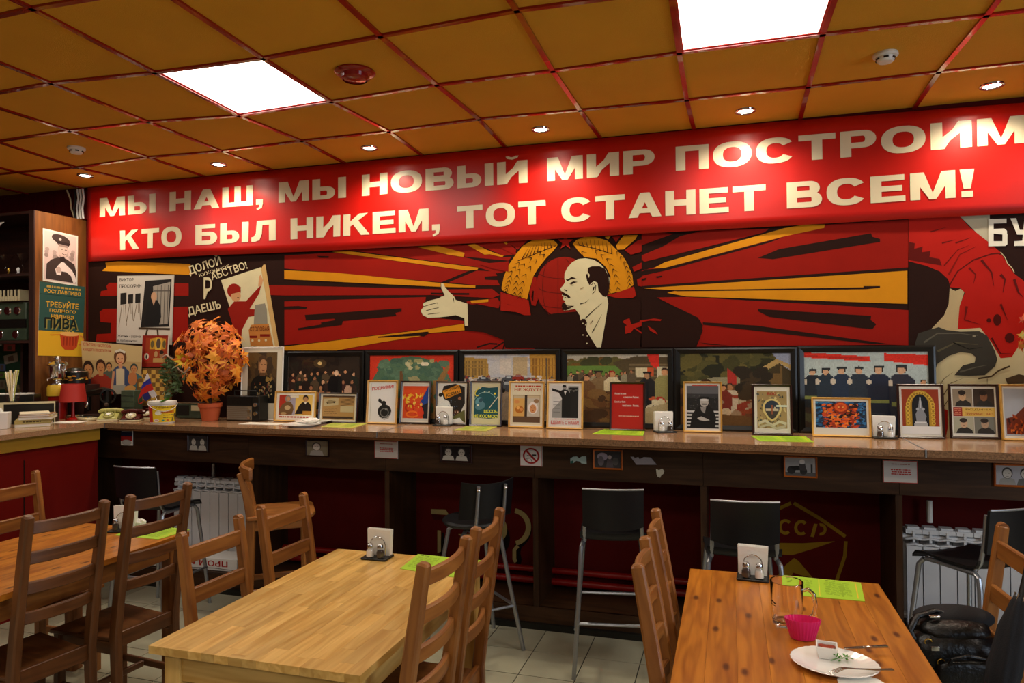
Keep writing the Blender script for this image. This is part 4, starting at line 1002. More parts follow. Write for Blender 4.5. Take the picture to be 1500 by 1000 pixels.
def round_stool():
    t = empty('round_stool', (0, 0, 0)); s = .70
    MB().lathe([(.0005, -.028), (.12, -.028), (.165, -.016), (.175, 0), (.168, .012), (.14, .010), (.0005, .002)], n=36, T=TR((0, 0, s)), closed=False).obj('seat', 'stool_seat', t)
    for k, a in enumerate((40, 140, 220, 320)):
        c, sn = math.cos(math.radians(a)), math.sin(math.radians(a))
        MB().tube([(c*.10, sn*.10, s-.03), (c*.145, sn*.145, s-.06), (c*.165, sn*.165, s-.16), (c*.20, sn*.20, .36), (c*.25, sn*.25, .12), (c*.275, sn*.275, 0)], .0115, 10).obj('leg', 'grey_metal', t)
    for (a, b) in ((40, 140), (140, 220), (220, 320), (320, 40)):
        A, B = math.radians(a), math.radians(b); r = .228
        MB().tube([(math.cos(A)*r, math.sin(A)*r, .24), (math.cos(B)*r, math.sin(B)*r, .24)], .008, 8).obj('stretcher', 'grey_metal', t)
    K = 12; m = MB()
    def F(*f): m.f.append(list(f)); m.c.append((1, 1, 1)); m.mi.append(0)
    for h in (0, .010):
        for k in range(K+1):
            u = 2*k/K-1; x = u*.155; y = -.185+.050*u*u-h
            for j in range(4): m.v.append((x, y-.035*j/3, .745+(.190+.012*abs(u)**2)*j/3)); m.g.append((x, 0, j))
    q = (K+1)*4
    for k in range(K):
        for j in range(3):
            a = k*4+j; F(a, a+1, a+5, a+4); b = a+q; F(b, b+4, b+5, b+1)
        a = k*4; F(a, a+4, a+4+q, a+q); a = k*4+3; F(a, a+q, a+4+q, a+4)
    for j in range(3): F(j, j+q, j+1+q, j+1); a = K*4+j; F(a, a+1, a+1+q, a+q)
    m.obj('backrest', 'stool_seat', t, ang=50)
    for sx in (-1, 1):
        MB().tube([(sx*.075, -.09, s-.03), (sx*.08, -.165, s-.03), (sx*.08, -.195, s+.02), (sx*.08, -.212, s+.13), (sx*.08, -.226, s+.225)], .0095, 10).obj('back_tube', 'grey_metal', t)
        MB().ball((sx*.08, -.232, s+.205), (.012, .006, .008)).obj('rivet', 'chrome', t)
    p = Z(682, 771, s); t.location = (-2.37, -.75, 0); t.rotation_euler = (0, 0, math.radians(46))
    tag(t, 'black round-seated stool with curved backrest standing before the painted lettering', 'stool')
round_stool()

# =================================================================== LEFT BAR AND CABINET
lb = empty('service_counter', (0, 0, 0), 0, 'red-fronted service counter with yellow edge band at the left edge of the photo', 'counter')
XF = -5.20
MB().box2((-5.945, -.459, CT-.032), (XF, -.003, CT)).obj('countertop', 'granite', lb); MB().box2((-6.7, -3.2, CT-.032), (XF, -.46, CT)).obj('countertop', 'granite', lb)
MB().box2((-5.94, -3.15, 1.035), (XF-.02, -.56, CT-.034)).obj('edge_band', 'kitchen_yellow', lb)
mat('panel_red', '640c06', .45, spec=.2)
MB().box2((-5.94, -3.15, .0), (XF-.04, -.56, 1.034)).obj('front_panel', 'panel_red', lb)
for y in (-1.1, -1.7, -2.3, -2.9): MB().box2((XF-.041, y-.003, .02), (XF-.037, y+.003, .97)).obj('panel_groove', 'black_plastic', lb)

cab = empty('display_cabinet', (0, 0, 0), 0, 'tall open wooden display cabinet at the left with posters on its side', 'cabinet')
XC = -5.97; zt = 2.715; yc = -.44
MB().box2((XC-.02, yc, 1.08), (XC, -.004, zt)).obj('side_panel', 'cabinet_wood', cab)
MB().box2((XC-.05, yc-.012, 1.08), (XC-.0, yc-.001, zt)).obj('edge_trim', 'cabinet_dark', cab)
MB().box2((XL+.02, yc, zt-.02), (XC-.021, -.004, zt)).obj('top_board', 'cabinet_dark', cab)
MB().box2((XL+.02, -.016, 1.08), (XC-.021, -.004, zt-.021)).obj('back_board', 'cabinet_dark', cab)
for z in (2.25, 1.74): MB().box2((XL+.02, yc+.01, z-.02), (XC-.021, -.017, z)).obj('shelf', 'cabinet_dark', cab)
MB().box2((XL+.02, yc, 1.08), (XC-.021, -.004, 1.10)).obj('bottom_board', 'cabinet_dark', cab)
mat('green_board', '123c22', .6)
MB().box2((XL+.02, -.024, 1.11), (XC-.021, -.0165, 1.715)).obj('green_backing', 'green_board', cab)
MB().box2((XC-.40, yc+.2, 1.101), (XC-.38, -.017, 1.72)).obj('partition', 'cabinet_dark', cab)
slab('baseboard_left', (XL, -.02, 0), (-5.64, 0, .08), 'cabinet_dark')
# red boarded wall above the cabinet
tb = MB().box2((XL, -.0012, zt+.002), (XC+.05, -.0002, CEIL-.01)).obj('trim_1', 'wall_paint'); tag(tb, kind='structure')
for k in range(13):
    o = MB().box2((XC-.145-(k)*.19, -.012, zt+.003), (XC+.04-k*.19, -.001, CEIL-.02)).obj('wall_board', 'wall_paint', tb, bev=.003)

# =================================================================== FRAMED PICTURES ON THE COUNTER
def framed(px0, px1, yt, yb, fm, fw, lab, art, lean=7., cat='framed picture', group=None, Y=None, paper='dcd6c4', matw=0., zb=CT, glass=True, th=.016, rz=0., name='framed_picture', deep=None):
    """art(p, w, h): draws on a Pic in 0..100 coordinates (y down)"""
    xm = (px0+px1)/2
    if Y is None: b = Z(xm, yb, zb+.0005); Y = b.y
    else: b = W(xm, yb, Y); b.z = zb+.0005 if zb is not None else b.z
    le = math.radians(lean)
    w_ = W(px1, yb, Y).x-W(px0, yb, Y).x
    # height so that the leaning top edge meets the sight line
    d = ray(xm, yt); n = Vector((0, -math.cos(le), math.sin(le))); t_ = n.dot(b-ORG)/n.dot(d); q_ = ORG+d*t_; h_ = (q_-b).length
    t = empty(name, b, rz, lab, cat, group); t.rotation_euler = (-le, 0, rz)
    f = MB()
    def fr(a, b_, o_):
        pass
    o4 = [(-w_/2, 0), (w_/2, 0), (w_/2, h_), (-w_/2, h_)]; i4 = [(-w_/2+fw, fw), (w_/2-fw, fw), (w_/2-fw, h_-fw), (-w_/2+fw, h_-fw)]
    c4 = [((o[0]*.7+i[0]*.3), (o[1]*.7+i[1]*.3)) for o, i in zip(o4, i4)]
    vs = [(x, 0, z) for x, z in o4]+[(x, -th, z) for x, z in o4]+[(x, -th-.003, z) for x, z in c4]+[(x, -th+.004, z) for x, z in i4]+[(x, 0, z) for x, z in i4]
    fs = []
    for k in range(4):
        l = (k+1) % 4
        for a in range(4): fs.append((a*4+k, a*4+l, a*4+4+l, a*4+4+k))
        fs.append((16+k, 16+l, l, k))
    gg = []
    for (x, y, z) in vs: gg.append((x+z*1.3, z*.3, y))
    f.add(vs, fs, None, gg); f.obj('frame', fm, t, smooth=False)
    MB().box2((-w_/2+fw*.8, -.006, fw*.8), (w_/2-fw*.8, -.001, h_-fw*.8)).obj('backing_board', 'paper' if not deep else deep, t, smooth=False)
    iw, ih = w_-2*fw, h_-2*fw
    p = Pic(lambda x, y: Vector((-iw/2+iw*x/100, -.006, fw+ih*(1-y/100))), (0, -1, 0), d0=.0004, dl=.00003)
    p.rect(0, 0, 100, 100, paper); art(p, iw, ih); p.obj('print', t)
    if glass:
        MB().add([(-iw/2, -.0105, fw), (iw/2, -.0105, fw), (iw/2, -.0105, fw+ih), (-iw/2, -.0105, fw+ih)], [(0, 1, 2, 3)]).obj('glass_pane', 'glass', t, smooth=False)
    return t
def scene_art(fn, m=0, w=90, h=60, bg='444444', seed=1):
    def f(p, iw, ih):
        A = Art(w, h, bg, seed); fn(A); p.grid(A.fin(.10), m, m*iw/ih, 100-m, 100-m*iw/ih)
    return f
SK = ['c08a60', 'b47c54', 'a06a48', 'cc9a74']
# --- six large pictures with black frames (generic scenes in the colours of the photograph)
def a1(A):  # dark group around a man
    A.dabs(50, 0, 0, 100, 60, ['20160f', '2a1e14', '1a1410'], (4, 12)); A.ell(45, 10, 5, 4, 'a88a58'); A.ell(45, 12, 9, 7, '4a3820'); A.ell(45, 12, 3, 3, 'd8b878')
    r = A.r
    for row, (y, k, n) in enumerate(((26, 5.0, 10), (38, 5.8, 9), (52, 6.6, 7))):
        for i in range(n):
            x = 4+i*(94/n)+r.rand()*5; A.man(x, y+r.rand()*8-4, k, ['241812', '30201a', '3c1c16', '1c2018', '50402c'][r.randint(5)], SK[r.randint(4)])
    A.man(68, 24, 7.5, '0e0c0c', 'd8b490', 'c0a088'); A.poly([56, 45, 60, 34, 70, 34, 84, 100, 60, 100], '0e0c0c'); A.ell(84, 60, 5, 12, 'c0987c'); A.dabs(18, 20, 60, 60, 95, ['8a4a30', 'a06a44', '5a3424'], (2, 5))
def a2(A):  # sky with monument figures in an oval on red
    A.ell(50, 60, 50, 58, '4c6a50'); A.dabs(60, 12, 8, 90, 40, ['54725a', '446250', '5c7a60'], (2, 7), .6); A.dabs(10, 38, 8, 75, 20, ['9c9a68', 'b8b48a'], (2, 5), .6); A.ell(66, 14, 5, 3, 'd8ceb0')
    A.poly([48, 40, 46, 35, 56, 33, 60, 38, 62, 60, 48, 60], '9a9468'); A.poly([70, 60, 80, 40, 92, 16, 96, 18, 88, 40, 84, 60], '8c6a3c'); A.poly([36, 24, 40, 26, 42, 90, 36, 90], '6a4c2c'); A.poly([76, 40, 94, 38, 90, 46, 80, 100, 72, 100], '8c6a3c'); A.rect(34, 60, 42, 100, '7a4c30')
    A.dabs(30, 6, 60, 90, 100, ['3c5a44', '4c6a4c'], (3, 8))
def a3(A):  # city street with old cars
    A.rect(0, 0, 100, 35, 'b4b4b8'); A.dabs(40, 25, 0, 80, 28, ['b8b6b4', 'c4c0b8', 'a4a4ac'], (3, 8)); A.poly([0, 4, 26, 6, 28, 35, 0, 38], 'a88440'); A.poly([72, 0, 100, 0, 100, 42, 74, 38], 'b08434'); A.rect(40, 6, 52, 30, 'c4bcb0'); A.rect(54, 4, 70, 32, 'b09c78')
    for k in range(7): A.rect(1+k*3.6, 10, 2.8+k*3.6, 32, '7a6034'); A.rect(75+k*3.4, 6, 76.6+k*3.4, 34, '8a6026')
    for y in (14, 20, 26): A.rect(0, y, 27, y+.9, '967638'); A.rect(73, y-3, 100, y-2.2, 'a0742c')
    A.rect(0, 38, 100, 100, 'b0a494'); A.dabs(160, 0, 33, 100, 50, ['5a5048', 'c4b8ac', '7a6a5c', '8a3a30', '3a3c44', 'd0c8c0'], (.7, 1.8)); A.dabs(50, 0, 50, 100, 100, ['b8ac98', 'a89a88', 'c0b6a8'], (4, 12), .5)
    for x, y, s, c in ((22, 40, 8, '3c3e46'), (50, 38, 8, '44464c'), (60, 36, 7, '8c2c20'), (50, 50, 13, '4c5058'), (62, 82, 12, '6a6a6c')):
        A.ell(x, y, s, s*.5, c); A.ell(x, y-s*.35, s*.55, s*.45, c); A.ell(x-s*.5, y+s*.4, s*.18, s*.25, '181818'); A.ell(x+s*.5, y+s*.4, s*.18, s*.25, '181818'); A.rect(x-s*.4, y-s*.6, x+s*.3, y-s*.3, 'a4acb0')
    A.rect(90, 5, 91, 90, '584c40'); A.rect(8, 8, 8.8, 60, '584c40')
def a4(A):  # gathering by a log house, red flag
    A.rect(0, 0, 100, 16, 'b0aa98'); A.dabs(30, 0, 8, 60, 18, ['3a3c20', '5a5428', '6a4c20'], (4, 8), .6); A.rect(0, 17, 60, 30, '5c7c34'); A.poly([46, 12, 70, 2, 100, 4, 100, 100, 62, 100, 60, 30], '4c4028')
    for k in range(9): A.rect(62, 14+k*6, 100, 16+k*6, '6c5c40')
    A.poly([80, 0, 92, 0, 92, 24, 84, 16], 'c8281c'); A.rect(69, 20, 80, 34, 'c8bc98'); A.rect(80, 20, 86, 32, 'b85028'); A.rect(90, 18, 100, 42, 'c0b898')
    r = A.r
    for i in range(16): A.man(2+i*4+r.rand()*3, 22+r.rand()*8, 4, ['5a4c38', '7a6a4c', '3c3428', '8c8468', '6a4430'][r.randint(5)], SK[r.randint(4)])
    A.man(32, 24, 9, '7c6444', '7a5a3c', '2a201a', '2c241c'); A.man(20, 30, 8, '6c4c30'); A.man(46, 24, 8, 'ccc09c', 'b88458', '8c1c18'); A.man(80, 26, 8, '1c1c1e', 'a87c58', '1a1a1a', '1a1a1a'); A.man(97, 20, 9, '8a8450')
    A.poly([20, 60, 60, 50, 62, 100, 18, 100], '5a3c22'); A.dabs(40, 20, 55, 62, 100, ['6c4828', '48301c', '7c5c34'], (3, 8)); A.dabs(26, 80, 64, 100, 90, ['c8b890', 'a83424', 'd0c4a0', 'b8542c'], (3, 7), .5); A.poly([78, 78, 100, 70, 100, 100, 74, 100], 'b0a078')
def a5(A):  # dark tree, riders, well
    A.dabs(140, 0, 0, 80, 45, ['2c2c14', '3c3a1a', '1e2010', '4c4822', '5a5226'], (3, 9)); A.poly([84, 0, 100, 0, 100, 24, 92, 16], '8c92a4'); A.poly([72, 22, 88, 8, 100, 16, 100, 22, 90, 14, 76, 26], 'a88c54'); A.rect(78, 28, 92, 60, '6a5028'); A.rect(91, 18, 93, 70, '6a5028'); A.rect(78, 28, 79, 40, 'c8bc98')
    A.poly([10, 40, 30, 34, 60, 34, 50, 48, 10, 50], '8a8464'); A.ell(24, 40, 5, 4, '3a2414'); A.poly([44, 20, 52, 32, 52, 50, 44, 44], 'a02820'); A.rect(10, 60, 100, 100, '5a3a1c'); A.dabs(60, 0, 50, 100, 100, ['4c2c16', '5c3c20', '301c10', '6a4424'], (4, 10))
    A.man(46, 42, 8, 'c4b8a4', 'a87850'); A.man(40, 44, 7, '7a2c20'); A.ell(42, 82, 5, 6, 'c8b494'); A.ell(60, 80, 8, 8, '8a4020'); A.ell(60, 66, 7, 12, 'b0a488'); A.dabs(14, 30, 60, 66, 92, ['8c3420', '6c4024', '9c8468'], (2, 5)); A.dabs(30, 56, 26, 80, 60, ['241c10', '3a2c18'], (3, 8)); A.poly([0, 82, 100, 90, 100, 100, 0, 100], '6a4c28')
def a6(A):  # seamen marching under red flags
    A.rect(0, 0, 100, 70, 'a8b4b0'); A.rect(0, 70, 100, 100, '8c9a64'); A.poly([0, 0, 54, 6, 55, 13, 30, 10, 0, 7], 'd02c1c'); A.poly([66, 2, 100, 4, 100, 18, 66, 12], 'd02c1c'); A.poly([0, 4, 54, 8, 50, 10, 0, 6], 'b02418')
    A.rect(54, 20, 54.6, 60, '6a7c84'); A.rect(50, 26, 62, 26.8, '6a7c84')
    for i, (x, k) in enumerate(((7, 7.4), (18, 7.6), (31, 7.8), (45, 8.2), (61, 8.8), (79, 9.6))):
        y = 22-i*.9; A.poly([x-.9*k, y+6*k, x+.9*k, y+6*k, x+1.2*k, 100, x-.9*k, 100], ['3a2c24', '6c7478', '5c6468', '7c8484', '1c2438', '24304a'][i]); A.man(x, y, k, ['1e242c', '24303c', '223044', '26303c', '1c2438', '2a2c38'][i], 'c49a78', '2a2420'); A.rect(x-.45*k, y-.05*k, x+.5*k, y+.32*k, '22282c'); A.rect(x-.9*k, y+5*k, x+.9*k, y+5.5*k, '7c8448'); A.ell(x-.9*k, y+2.4*k, 2, 4, 'c4b8a4')
    A.man(96, 36, 6, '5c6a5c'); A.poly([0, 80, 20, 90, 18, 96, 0, 92], '4c4c34')
FB = 'large black-framed pictures standing in a row on the counter'
BIG = [(413, 533, 514.5, 622, a1, '2a2018', 'large black-framed dark painting of a crowd around a man, leftmost black frame of the row'),
 (533, 671, 513, 624, a2, 'c8341c', 'large black-framed picture with green oval sky on a bright red ground'),
 (671, 821, 511.5, 625, a3, 'b0a89c', 'large black-framed city street painting with old cars and ochre houses'),
 (821, 986, 511, 628, a4, '5a5434', 'large black-framed painting of villagers by a log house with red flag'),
 (986, 1167, 509, 631, a5, '3c3018', 'large black-framed dark forest painting with a wooden well roof and glare'),
 (1167, 1370, 506.5, 635, a6, 'a8b4b0', 'large black-framed painting of marching seamen under red flags')]
for (x0_, x1_, a_, b_, fn, bg, lab) in BIG:
    framed(x0_+.6, x1_-.6, a_, b_, 'black_frame', .034, lab, scene_art(fn, 0, 96, 72, bg, int(x0_)), lean=2.2, Y=-.058, group=FB, th=.018)
# --- portrait with pale mount, behind the radio
def az(p, iw, ih):
    A = Art(70, 90, '3a2c1c', 5); A.dabs(60, 0, 0, 100, 50, ['4a3820', '5a4424', '3a2c1c'], (8, 20)); A.poly([8, 100, 10, 62, 22, 50, 40, 44, 62, 44, 80, 50, 94, 60, 100, 100], '14120e'); A.ell(50, 26, 15, 19, '8a6440'); A.ell(50, 14, 14, 8, '4a3420'); A.ell(52, 28, 12, 15, 'a87c54'); A.rect(42, 40, 60, 47, '5c4028'); A.rect(38, 24, 42, 25, '2a1c10'); A.rect(44, 23, 50, 25, '4a3018'); A.rect(55, 23, 61, 25, '4a3018'); A.rect(48, 35, 57, 36.5, '6a3c28')
    A.dabs(50, 24, 60, 84, 90, ['8c6c3c', '6a5a40', '5c2c1c', '9c8c5c'], (1.5, 3)); A.dabs(10, 64, 50, 88, 56, ['8c7038'], (2, 4)); p.grid(A.fin(), 14, 6, 88, 78)
framed(352, 413, 508, 621, 'white_paint', .010, 'large portrait of a decorated officer in a pale mount standing behind the radio', az, lean=3, Y=-.10, paper='c4bda8', glass=False, th=.008)

# --- small frames
def tx(p, s, x, y, w, h, c, off=.015, rot=0): p.text(s, x, y, w, h, c, off, rot)
def bars(p, x0, y0, x1, n, dy, c, th=2.2, seed=1):
    r = random.Random(seed); p.lay(); p.hold = True
    for k in range(n):
        x = x0+r.uniform(0, 3); y = y0+k*dy
        while x < x1-2:
            l = r.uniform(3, 9); p.rect(x, y, min(x+l, x1), y+th, c); x += l+1.6
    p.hold = False
def s1(p, iw, ih):
    p.rect(7, 8, 36, 82, 'a83422'); p.rect(33, 8, 50, 82, '9c94a0'); p.rect(50, 8, 94, 82, 'd8b45c'); p.rect(36, 10, 58, 18, 'd8d0b8')
    p.ell(30, 22, 8, 12, '8c8474'); p.ell(31, 22, 5, 8, 'c09068'); p.poly([10, 80, 8, 60, 16, 42, 26, 34, 38, 34, 44, 46, 46, 62, 42, 80], '6c5030'); p.ell(30, 55, 8, 9, 'b89c70'); p.ell(20, 76, 8, 5, 'a88c5c'); p.ell(76, 20, 7, 12, '2a2018'); p.ell(76, 24, 6, 9, 'b08458'); p.poly([50, 78, 60, 46, 68, 34, 84, 34, 90, 44, 92, 66, 80, 76], '1e1812'); p.rect(70, 66, 92, 80, 'b07c30'); p.poly([72, 32, 80, 32, 76, 42], 'd8d0c0')
    bars(p, 6, 86, 94, 1, 4, 'b03424', 5, 2)
def s2(p, iw, ih):
    p.rect(2, 2, 98, 96, 'ccc4b0'); p.rect(5, 6, 95, 94, 'a07c48'); p.rect(5, 6, 95, 12, '4a3420'); p.poly([8, 18, 50, 14, 50, 40, 8, 46], 'b0a078'); p.ell(29, 30, 14, 5, '7c6a48', 16, -.15); p.ell(27, 27, 8, 5, '8c7c58', 16, -.15); p.ell(20, 34, 2, 3, '3a2c1c', 10); p.ell(38, 31, 2, 3, '3a2c1c', 10)
    for k in range(5): p.line([56, 22-k*0+k*5, 92, 16+k*5], 1.8, '5a4228')
    p.rect(56, 44, 92, 66, 'b0a078'); bars(p, 10, 52, 46, 6, 6, '5a4228', 1.6, 5); p.rect(8, 82, 92, 90, '3c2c1c')
def s3(p, iw, ih):
    p.rect(4, 3, 96, 97, 'd0d0cc'); p.line([8, 5, 8, 95], 1, '9c9c94'); tx(p, 'ПОДНИМИ!', 12, 23, 78, 9, 'b8281c', .03, -.09)
    p.ell(60, 73, 25, 17, '1a1a18', 26); p.ell(56, 53, 9, 6, '1a1a18', 18); p.ell(42, 47, 7, 5, '1a1a18', 14, .5); p.line([44, 49, 56, 56], 5, '1a1a18'); p.ring(60, 76, 16, 11, 3, 2, '6c6c68', 20); p.ring(62, 74, 22, 14, 2, 1.5, '9a9a94', 24, 0, 120); p.ell(66, 68, 5, 3, '787870', 10); p.line([40, 85, 60, 93, 78, 88], 2, '8c8c84')
def s4(p, iw, ih):
    p.rect(3, 3, 97, 97, 'c4c0b4'); p.rect(4, 9, 96, 90, 'c8481c'); r = random.Random(4)
    p.poly([96, 9, 96, 90, 80, 90, 66, 52, 88, 20], '1c3c84'); p.poly([80, 90, 96, 90, 96, 50, 70, 60], '1c1c24')
    for k in range(60): p.ell(6+r.random()*70, 28+r.random()*34, r.uniform(2, 6), r.uniform(1.2, 3.4), r.choice(['e0b028', 'd88c20', 'c83c1c', 'e0c450']), 8, r.random()*3)
    p.ring(30, 64, 18, 12, 6, 4, 'a82c14', 18); p.ring(58, 68, 20, 12, 5, 4, 'c83414', 18); p.ring(40, 80, 24, 9, 6, 4, 'e06c20', 18); p.ell(70, 76, 12, 9, 'c8381c')
def s5(p, iw, ih):
    p.rect(3, 3, 97, 97, 'c8c8c0'); p.poly([20, 8, 60, 2, 92, 10, 94, 50, 84, 66, 78, 84, 58, 86, 50, 68, 40, 46, 22, 40, 14, 24], '1e1a16'); p.ell(76, 38, 6, 4, '8c5c3c', 12); p.ell(66, 74, 11, 8, '4a2c1c', 16); p.ell(62, 72, 2, 2, 'c8a890', 8); p.ell(71, 72, 2, 2, 'c8a890', 8); p.ell(10, 30, 7, 5, '1e1a16', 14)
    r = random.Random(3)
    for k in range(30): p.ell(8+r.random()*60, 42+r.random()*36, 1, .8, '5c748c', 6)
    p.poly([50, 86, 94, 66, 97, 97, 50, 97], '5c5c30'); p.poly([56, 90, 78, 86, 92, 97, 50, 97], 'd8d8d0')
    p.poly([16, 20, 72, 4, 82, 24, 28, 40], 'c88420'); tx(p, 'ЗАГОТОВИЛ', 24, 23, 48, 6, '1c140c', .02, -.20); tx(p, 'КОРМА?', 32, 36, 46, 9, '1c140c', .03, -.20)
def s6(p, iw, ih):
    p.rect(2, 2, 98, 98, 'c4bc98'); p.poly([10, 20, 30, 14, 34, 10, 60, 12, 90, 10, 92, 84, 60, 86, 8, 84], '1c4c54'); p.ell(26, 45, 14, 10, '5c8c98', 20, -.3); p.ell(30, 56, 18, 9, '4c7480', 20, -.2); p.ell(32, 42, 8, 5, '2c4c58', 16, -.3); p.ell(22, 54, 3, 2, 'd8d8c0', 10)
    p.line([60, 62, 92, 32], 2, 'c8c8b0'); p.ring(48, 56, 44, 34, 1.5, 1.2, '8cb4b0', 24, 200, 320); p.ring(18, 26, 8, 7, 2.5, 2, 'd8c840', 14, 40, 270); p.line([14, 20, 22, 14, 22, 10], 2.5, 'd8c840'); p.ell(44, 22, 2.5, 2, 'a8b49c', 10); p.ell(60, 22, 2.5, 2, 'a8b49c', 10); p.ell(80, 26, 3, 2.4, 'd8c840', 10)
    tx(p, 'ШОССЕ-', 44, 72, 46, 7, 'e0d840', .03); tx(p, 'НЕ КОСМОС!', 8, 84, 84, 7.5, 'e0d840', .03); p.rect(0, 88, 100, 100, 'c4bc98')
def s7(p, iw, ih):
    p.rect(3, 3, 97, 97, 'd0c8ac'); bars(p, 14, 6, 92, 1, 5, 'b03c20', 3.5, 3); tx(p, 'НЕ ЖДУТ!', 12, 20, 80, 7.5, 'b03c20', .02); p.rect(8, 28, 92, 86, '9c8c6c'); p.rect(10, 30, 90, 38, 'b8a888'); p.rect(44, 28, 52, 86, '3a2c20'); p.rect(10, 36, 44, 80, 'c89c54'); p.rect(52, 36, 90, 80, 'b8b0a0'); p.rect(8, 78, 92, 92, '5c4430')
    p.ell(28, 62, 13, 9, 'a86420', 18); p.ell(24, 58, 5, 4, 'd8a458', 12); p.ell(34, 62, 5, 4, 'c88848', 12); p.ell(70, 58, 15, 14, 'd8d0c8', 22); p.ell(70, 60, 10, 10, 'c08858', 20); p.ell(66, 58, 1.5, 1, '3c2010', 8); p.ell(74, 58, 1.5, 1, '3c2010', 8); p.ell(70, 64, 3, 1.2, '8c3020', 8); p.ell(80, 42, 8, 5, '8c6c4c'); p.ell(20, 44, 8, 4, 'c8884c')
def s8(p, iw, ih):
    p.rect(4, 3, 96, 97, 'cccac4'); p.rect(11, 7, 90, 79, '8c8c88'); p.poly([11, 7, 60, 7, 50, 30, 11, 60], 'c4c4c0'); p.rect(64, 10, 90, 79, '1c1c1c')
    p.poly([10, 12, 36, 18, 46, 14, 58, 16, 70, 30, 66, 79, 40, 79, 40, 34, 30, 22, 10, 18], '161616'); p.ell(48, 10, 6, 5, '8c8c88', 16); p.ell(47, 7, 6, 3, '1a1a1a', 14); p.poly([46, 18, 54, 18, 50, 28], 'd8d8d4')
    for x, y in ((66, 14), (76, 16), (84, 14)): p.ell(x, y, 4, 4, '5c5c58', 12); p.ell(x, y-2, 4, 2, '101010', 12)
    for k in range(5): p.line([14, 66-k*8, 36, 66-k*8], 1, '606060')
    bars(p, 18, 81, 84, 1, 3, 'c03020', 1.6, 8); tx(p, 'ЕДЕМТЕ С НАМИ!', 8, 95, 84, 9.5, 'b8301c', .02)
def s9(p, iw, ih):
    p.rect(0, 0, 100, 100, 'a81c14'); c = 'e0cfc4'
    tx(p, 'Я хотел бы жить', 10, 24, 36, 4.2, c, .02); tx(p, 'и умереть в Париже,', 38, 32.5, 48, 5, c, .02); tx(p, 'Если б не было', 10, 42, 34, 4.2, c, .02); tx(p, 'такой земли - Москва.', 34, 50.5, 52, 4.6, c, .02); bars(p, 22, 71, 86, 1, 3, 'd4a498', 1.6, 9)
def s10(p, iw, ih):
    p.rect(2, 2, 98, 98, 'c8c4bc'); p.rect(5, 5, 95, 95, '1c1c1c'); p.rect(5, 5, 95, 22, '58585a'); p.rect(5, 22, 95, 30, '303032'); p.rect(20, 3.5, 92, 5.5, 'a83424'); r = random.Random(8)
    for k in range(40): p.ell(6+r.random()*88, 26+r.random()*28, 1.8, 1, r.choice(['3c3c3c', '4c4c4c', '2a2a2a']), 8)
    for k in range(5): p.rect(5, 58+k*7.4, 95, 61.6+k*7.4, 'b8b8b4')
    p.poly([14, 92, 20, 66, 34, 52, 44, 46, 66, 46, 80, 56, 88, 74, 84, 94, 14, 94], '0e0e0e'); p.ell(55, 40, 12, 10, 'a09c94', 20); p.poly([40, 38, 42, 28, 68, 28, 70, 38, 66, 34, 44, 34], '141414'); p.ell(55, 35, 13, 2.5, 'b8b8b4', 16); p.line([48, 44, 62, 44], 2.4, '1c1c1c'); p.poly([44, 50, 60, 50, 56, 64, 46, 58], '807c78'); p.poly([34, 74, 46, 70, 60, 74, 70, 78, 56, 80, 42, 78], 'a8a49c')
def s11(p, iw, ih):
    p.rect(3, 2, 97, 98, 'd0cab8'); p.rect(8, 10, 92, 90, '9c8454'); r = random.Random(5)
    for k in range(90): p.ell(10+r.random()*80, 12+r.random()*76, r.uniform(1.5, 5), r.uniform(1, 3), r.choice(['4c5048', '5c5c50', '7c6840', 'b09c64', '30302c', 'c8b47c']), 8, r.random()*3)
    tx(p, '800', 36, 19, 26, 6.5, 'a8402c', .02); p.ell(50, 47, 27, 21, 'c8b474', 26); p.poly([24, 52, 76, 52, 64, 68, 50, 76, 36, 68], 'c8b474'); p.ell(50, 46, 21, 16, '2a3440', 24); p.poly([30, 52, 70, 52, 60, 66, 50, 71, 40, 66], '3c3830'); p.rect(32, 48, 68, 53, 'b8ac90'); p.rect(48, 40, 52, 60, '8c4c30'); p.rect(56, 44, 60, 50, 'b8ac90')
    p.line([12, 80, 30, 74, 50, 84, 70, 76, 90, 80], 6, 'c0b898'); p.line([14, 88, 40, 82, 62, 90, 88, 84], 5, 'b0a888'); p.rect(62, 40, 92, 44, 'c8d0b8')
def s12(p, iw, ih):
    A = Art(80, 56, '1c2c40', 6); A.dabs(260, 0, 0, 100, 100, ['24507c', '1c3858', '2c6898', '101c28', '3c7ca8'], (1.5, 4)); A.dabs(320, 16, 12, 84, 98, ['b84018', 'd85c1c', '8c2c10', '3a140c', 'e07c2c', '1c1008'], (1.5, 4.5)); A.ell(50, 24, 15, 22, '8c2c10'); A.ell(50, 22, 12, 17, 'd0541c'); A.ell(50, 22, 7, 10, 'b03c14'); A.ell(46, 22, 2, 3, 'e8a050'); A.ell(54, 22, 2, 3, 'e8a050'); p.rect(2, 2, 98, 98, 'd0ccbc'); p.grid(A.fin(), 4, 6, 96, 80)
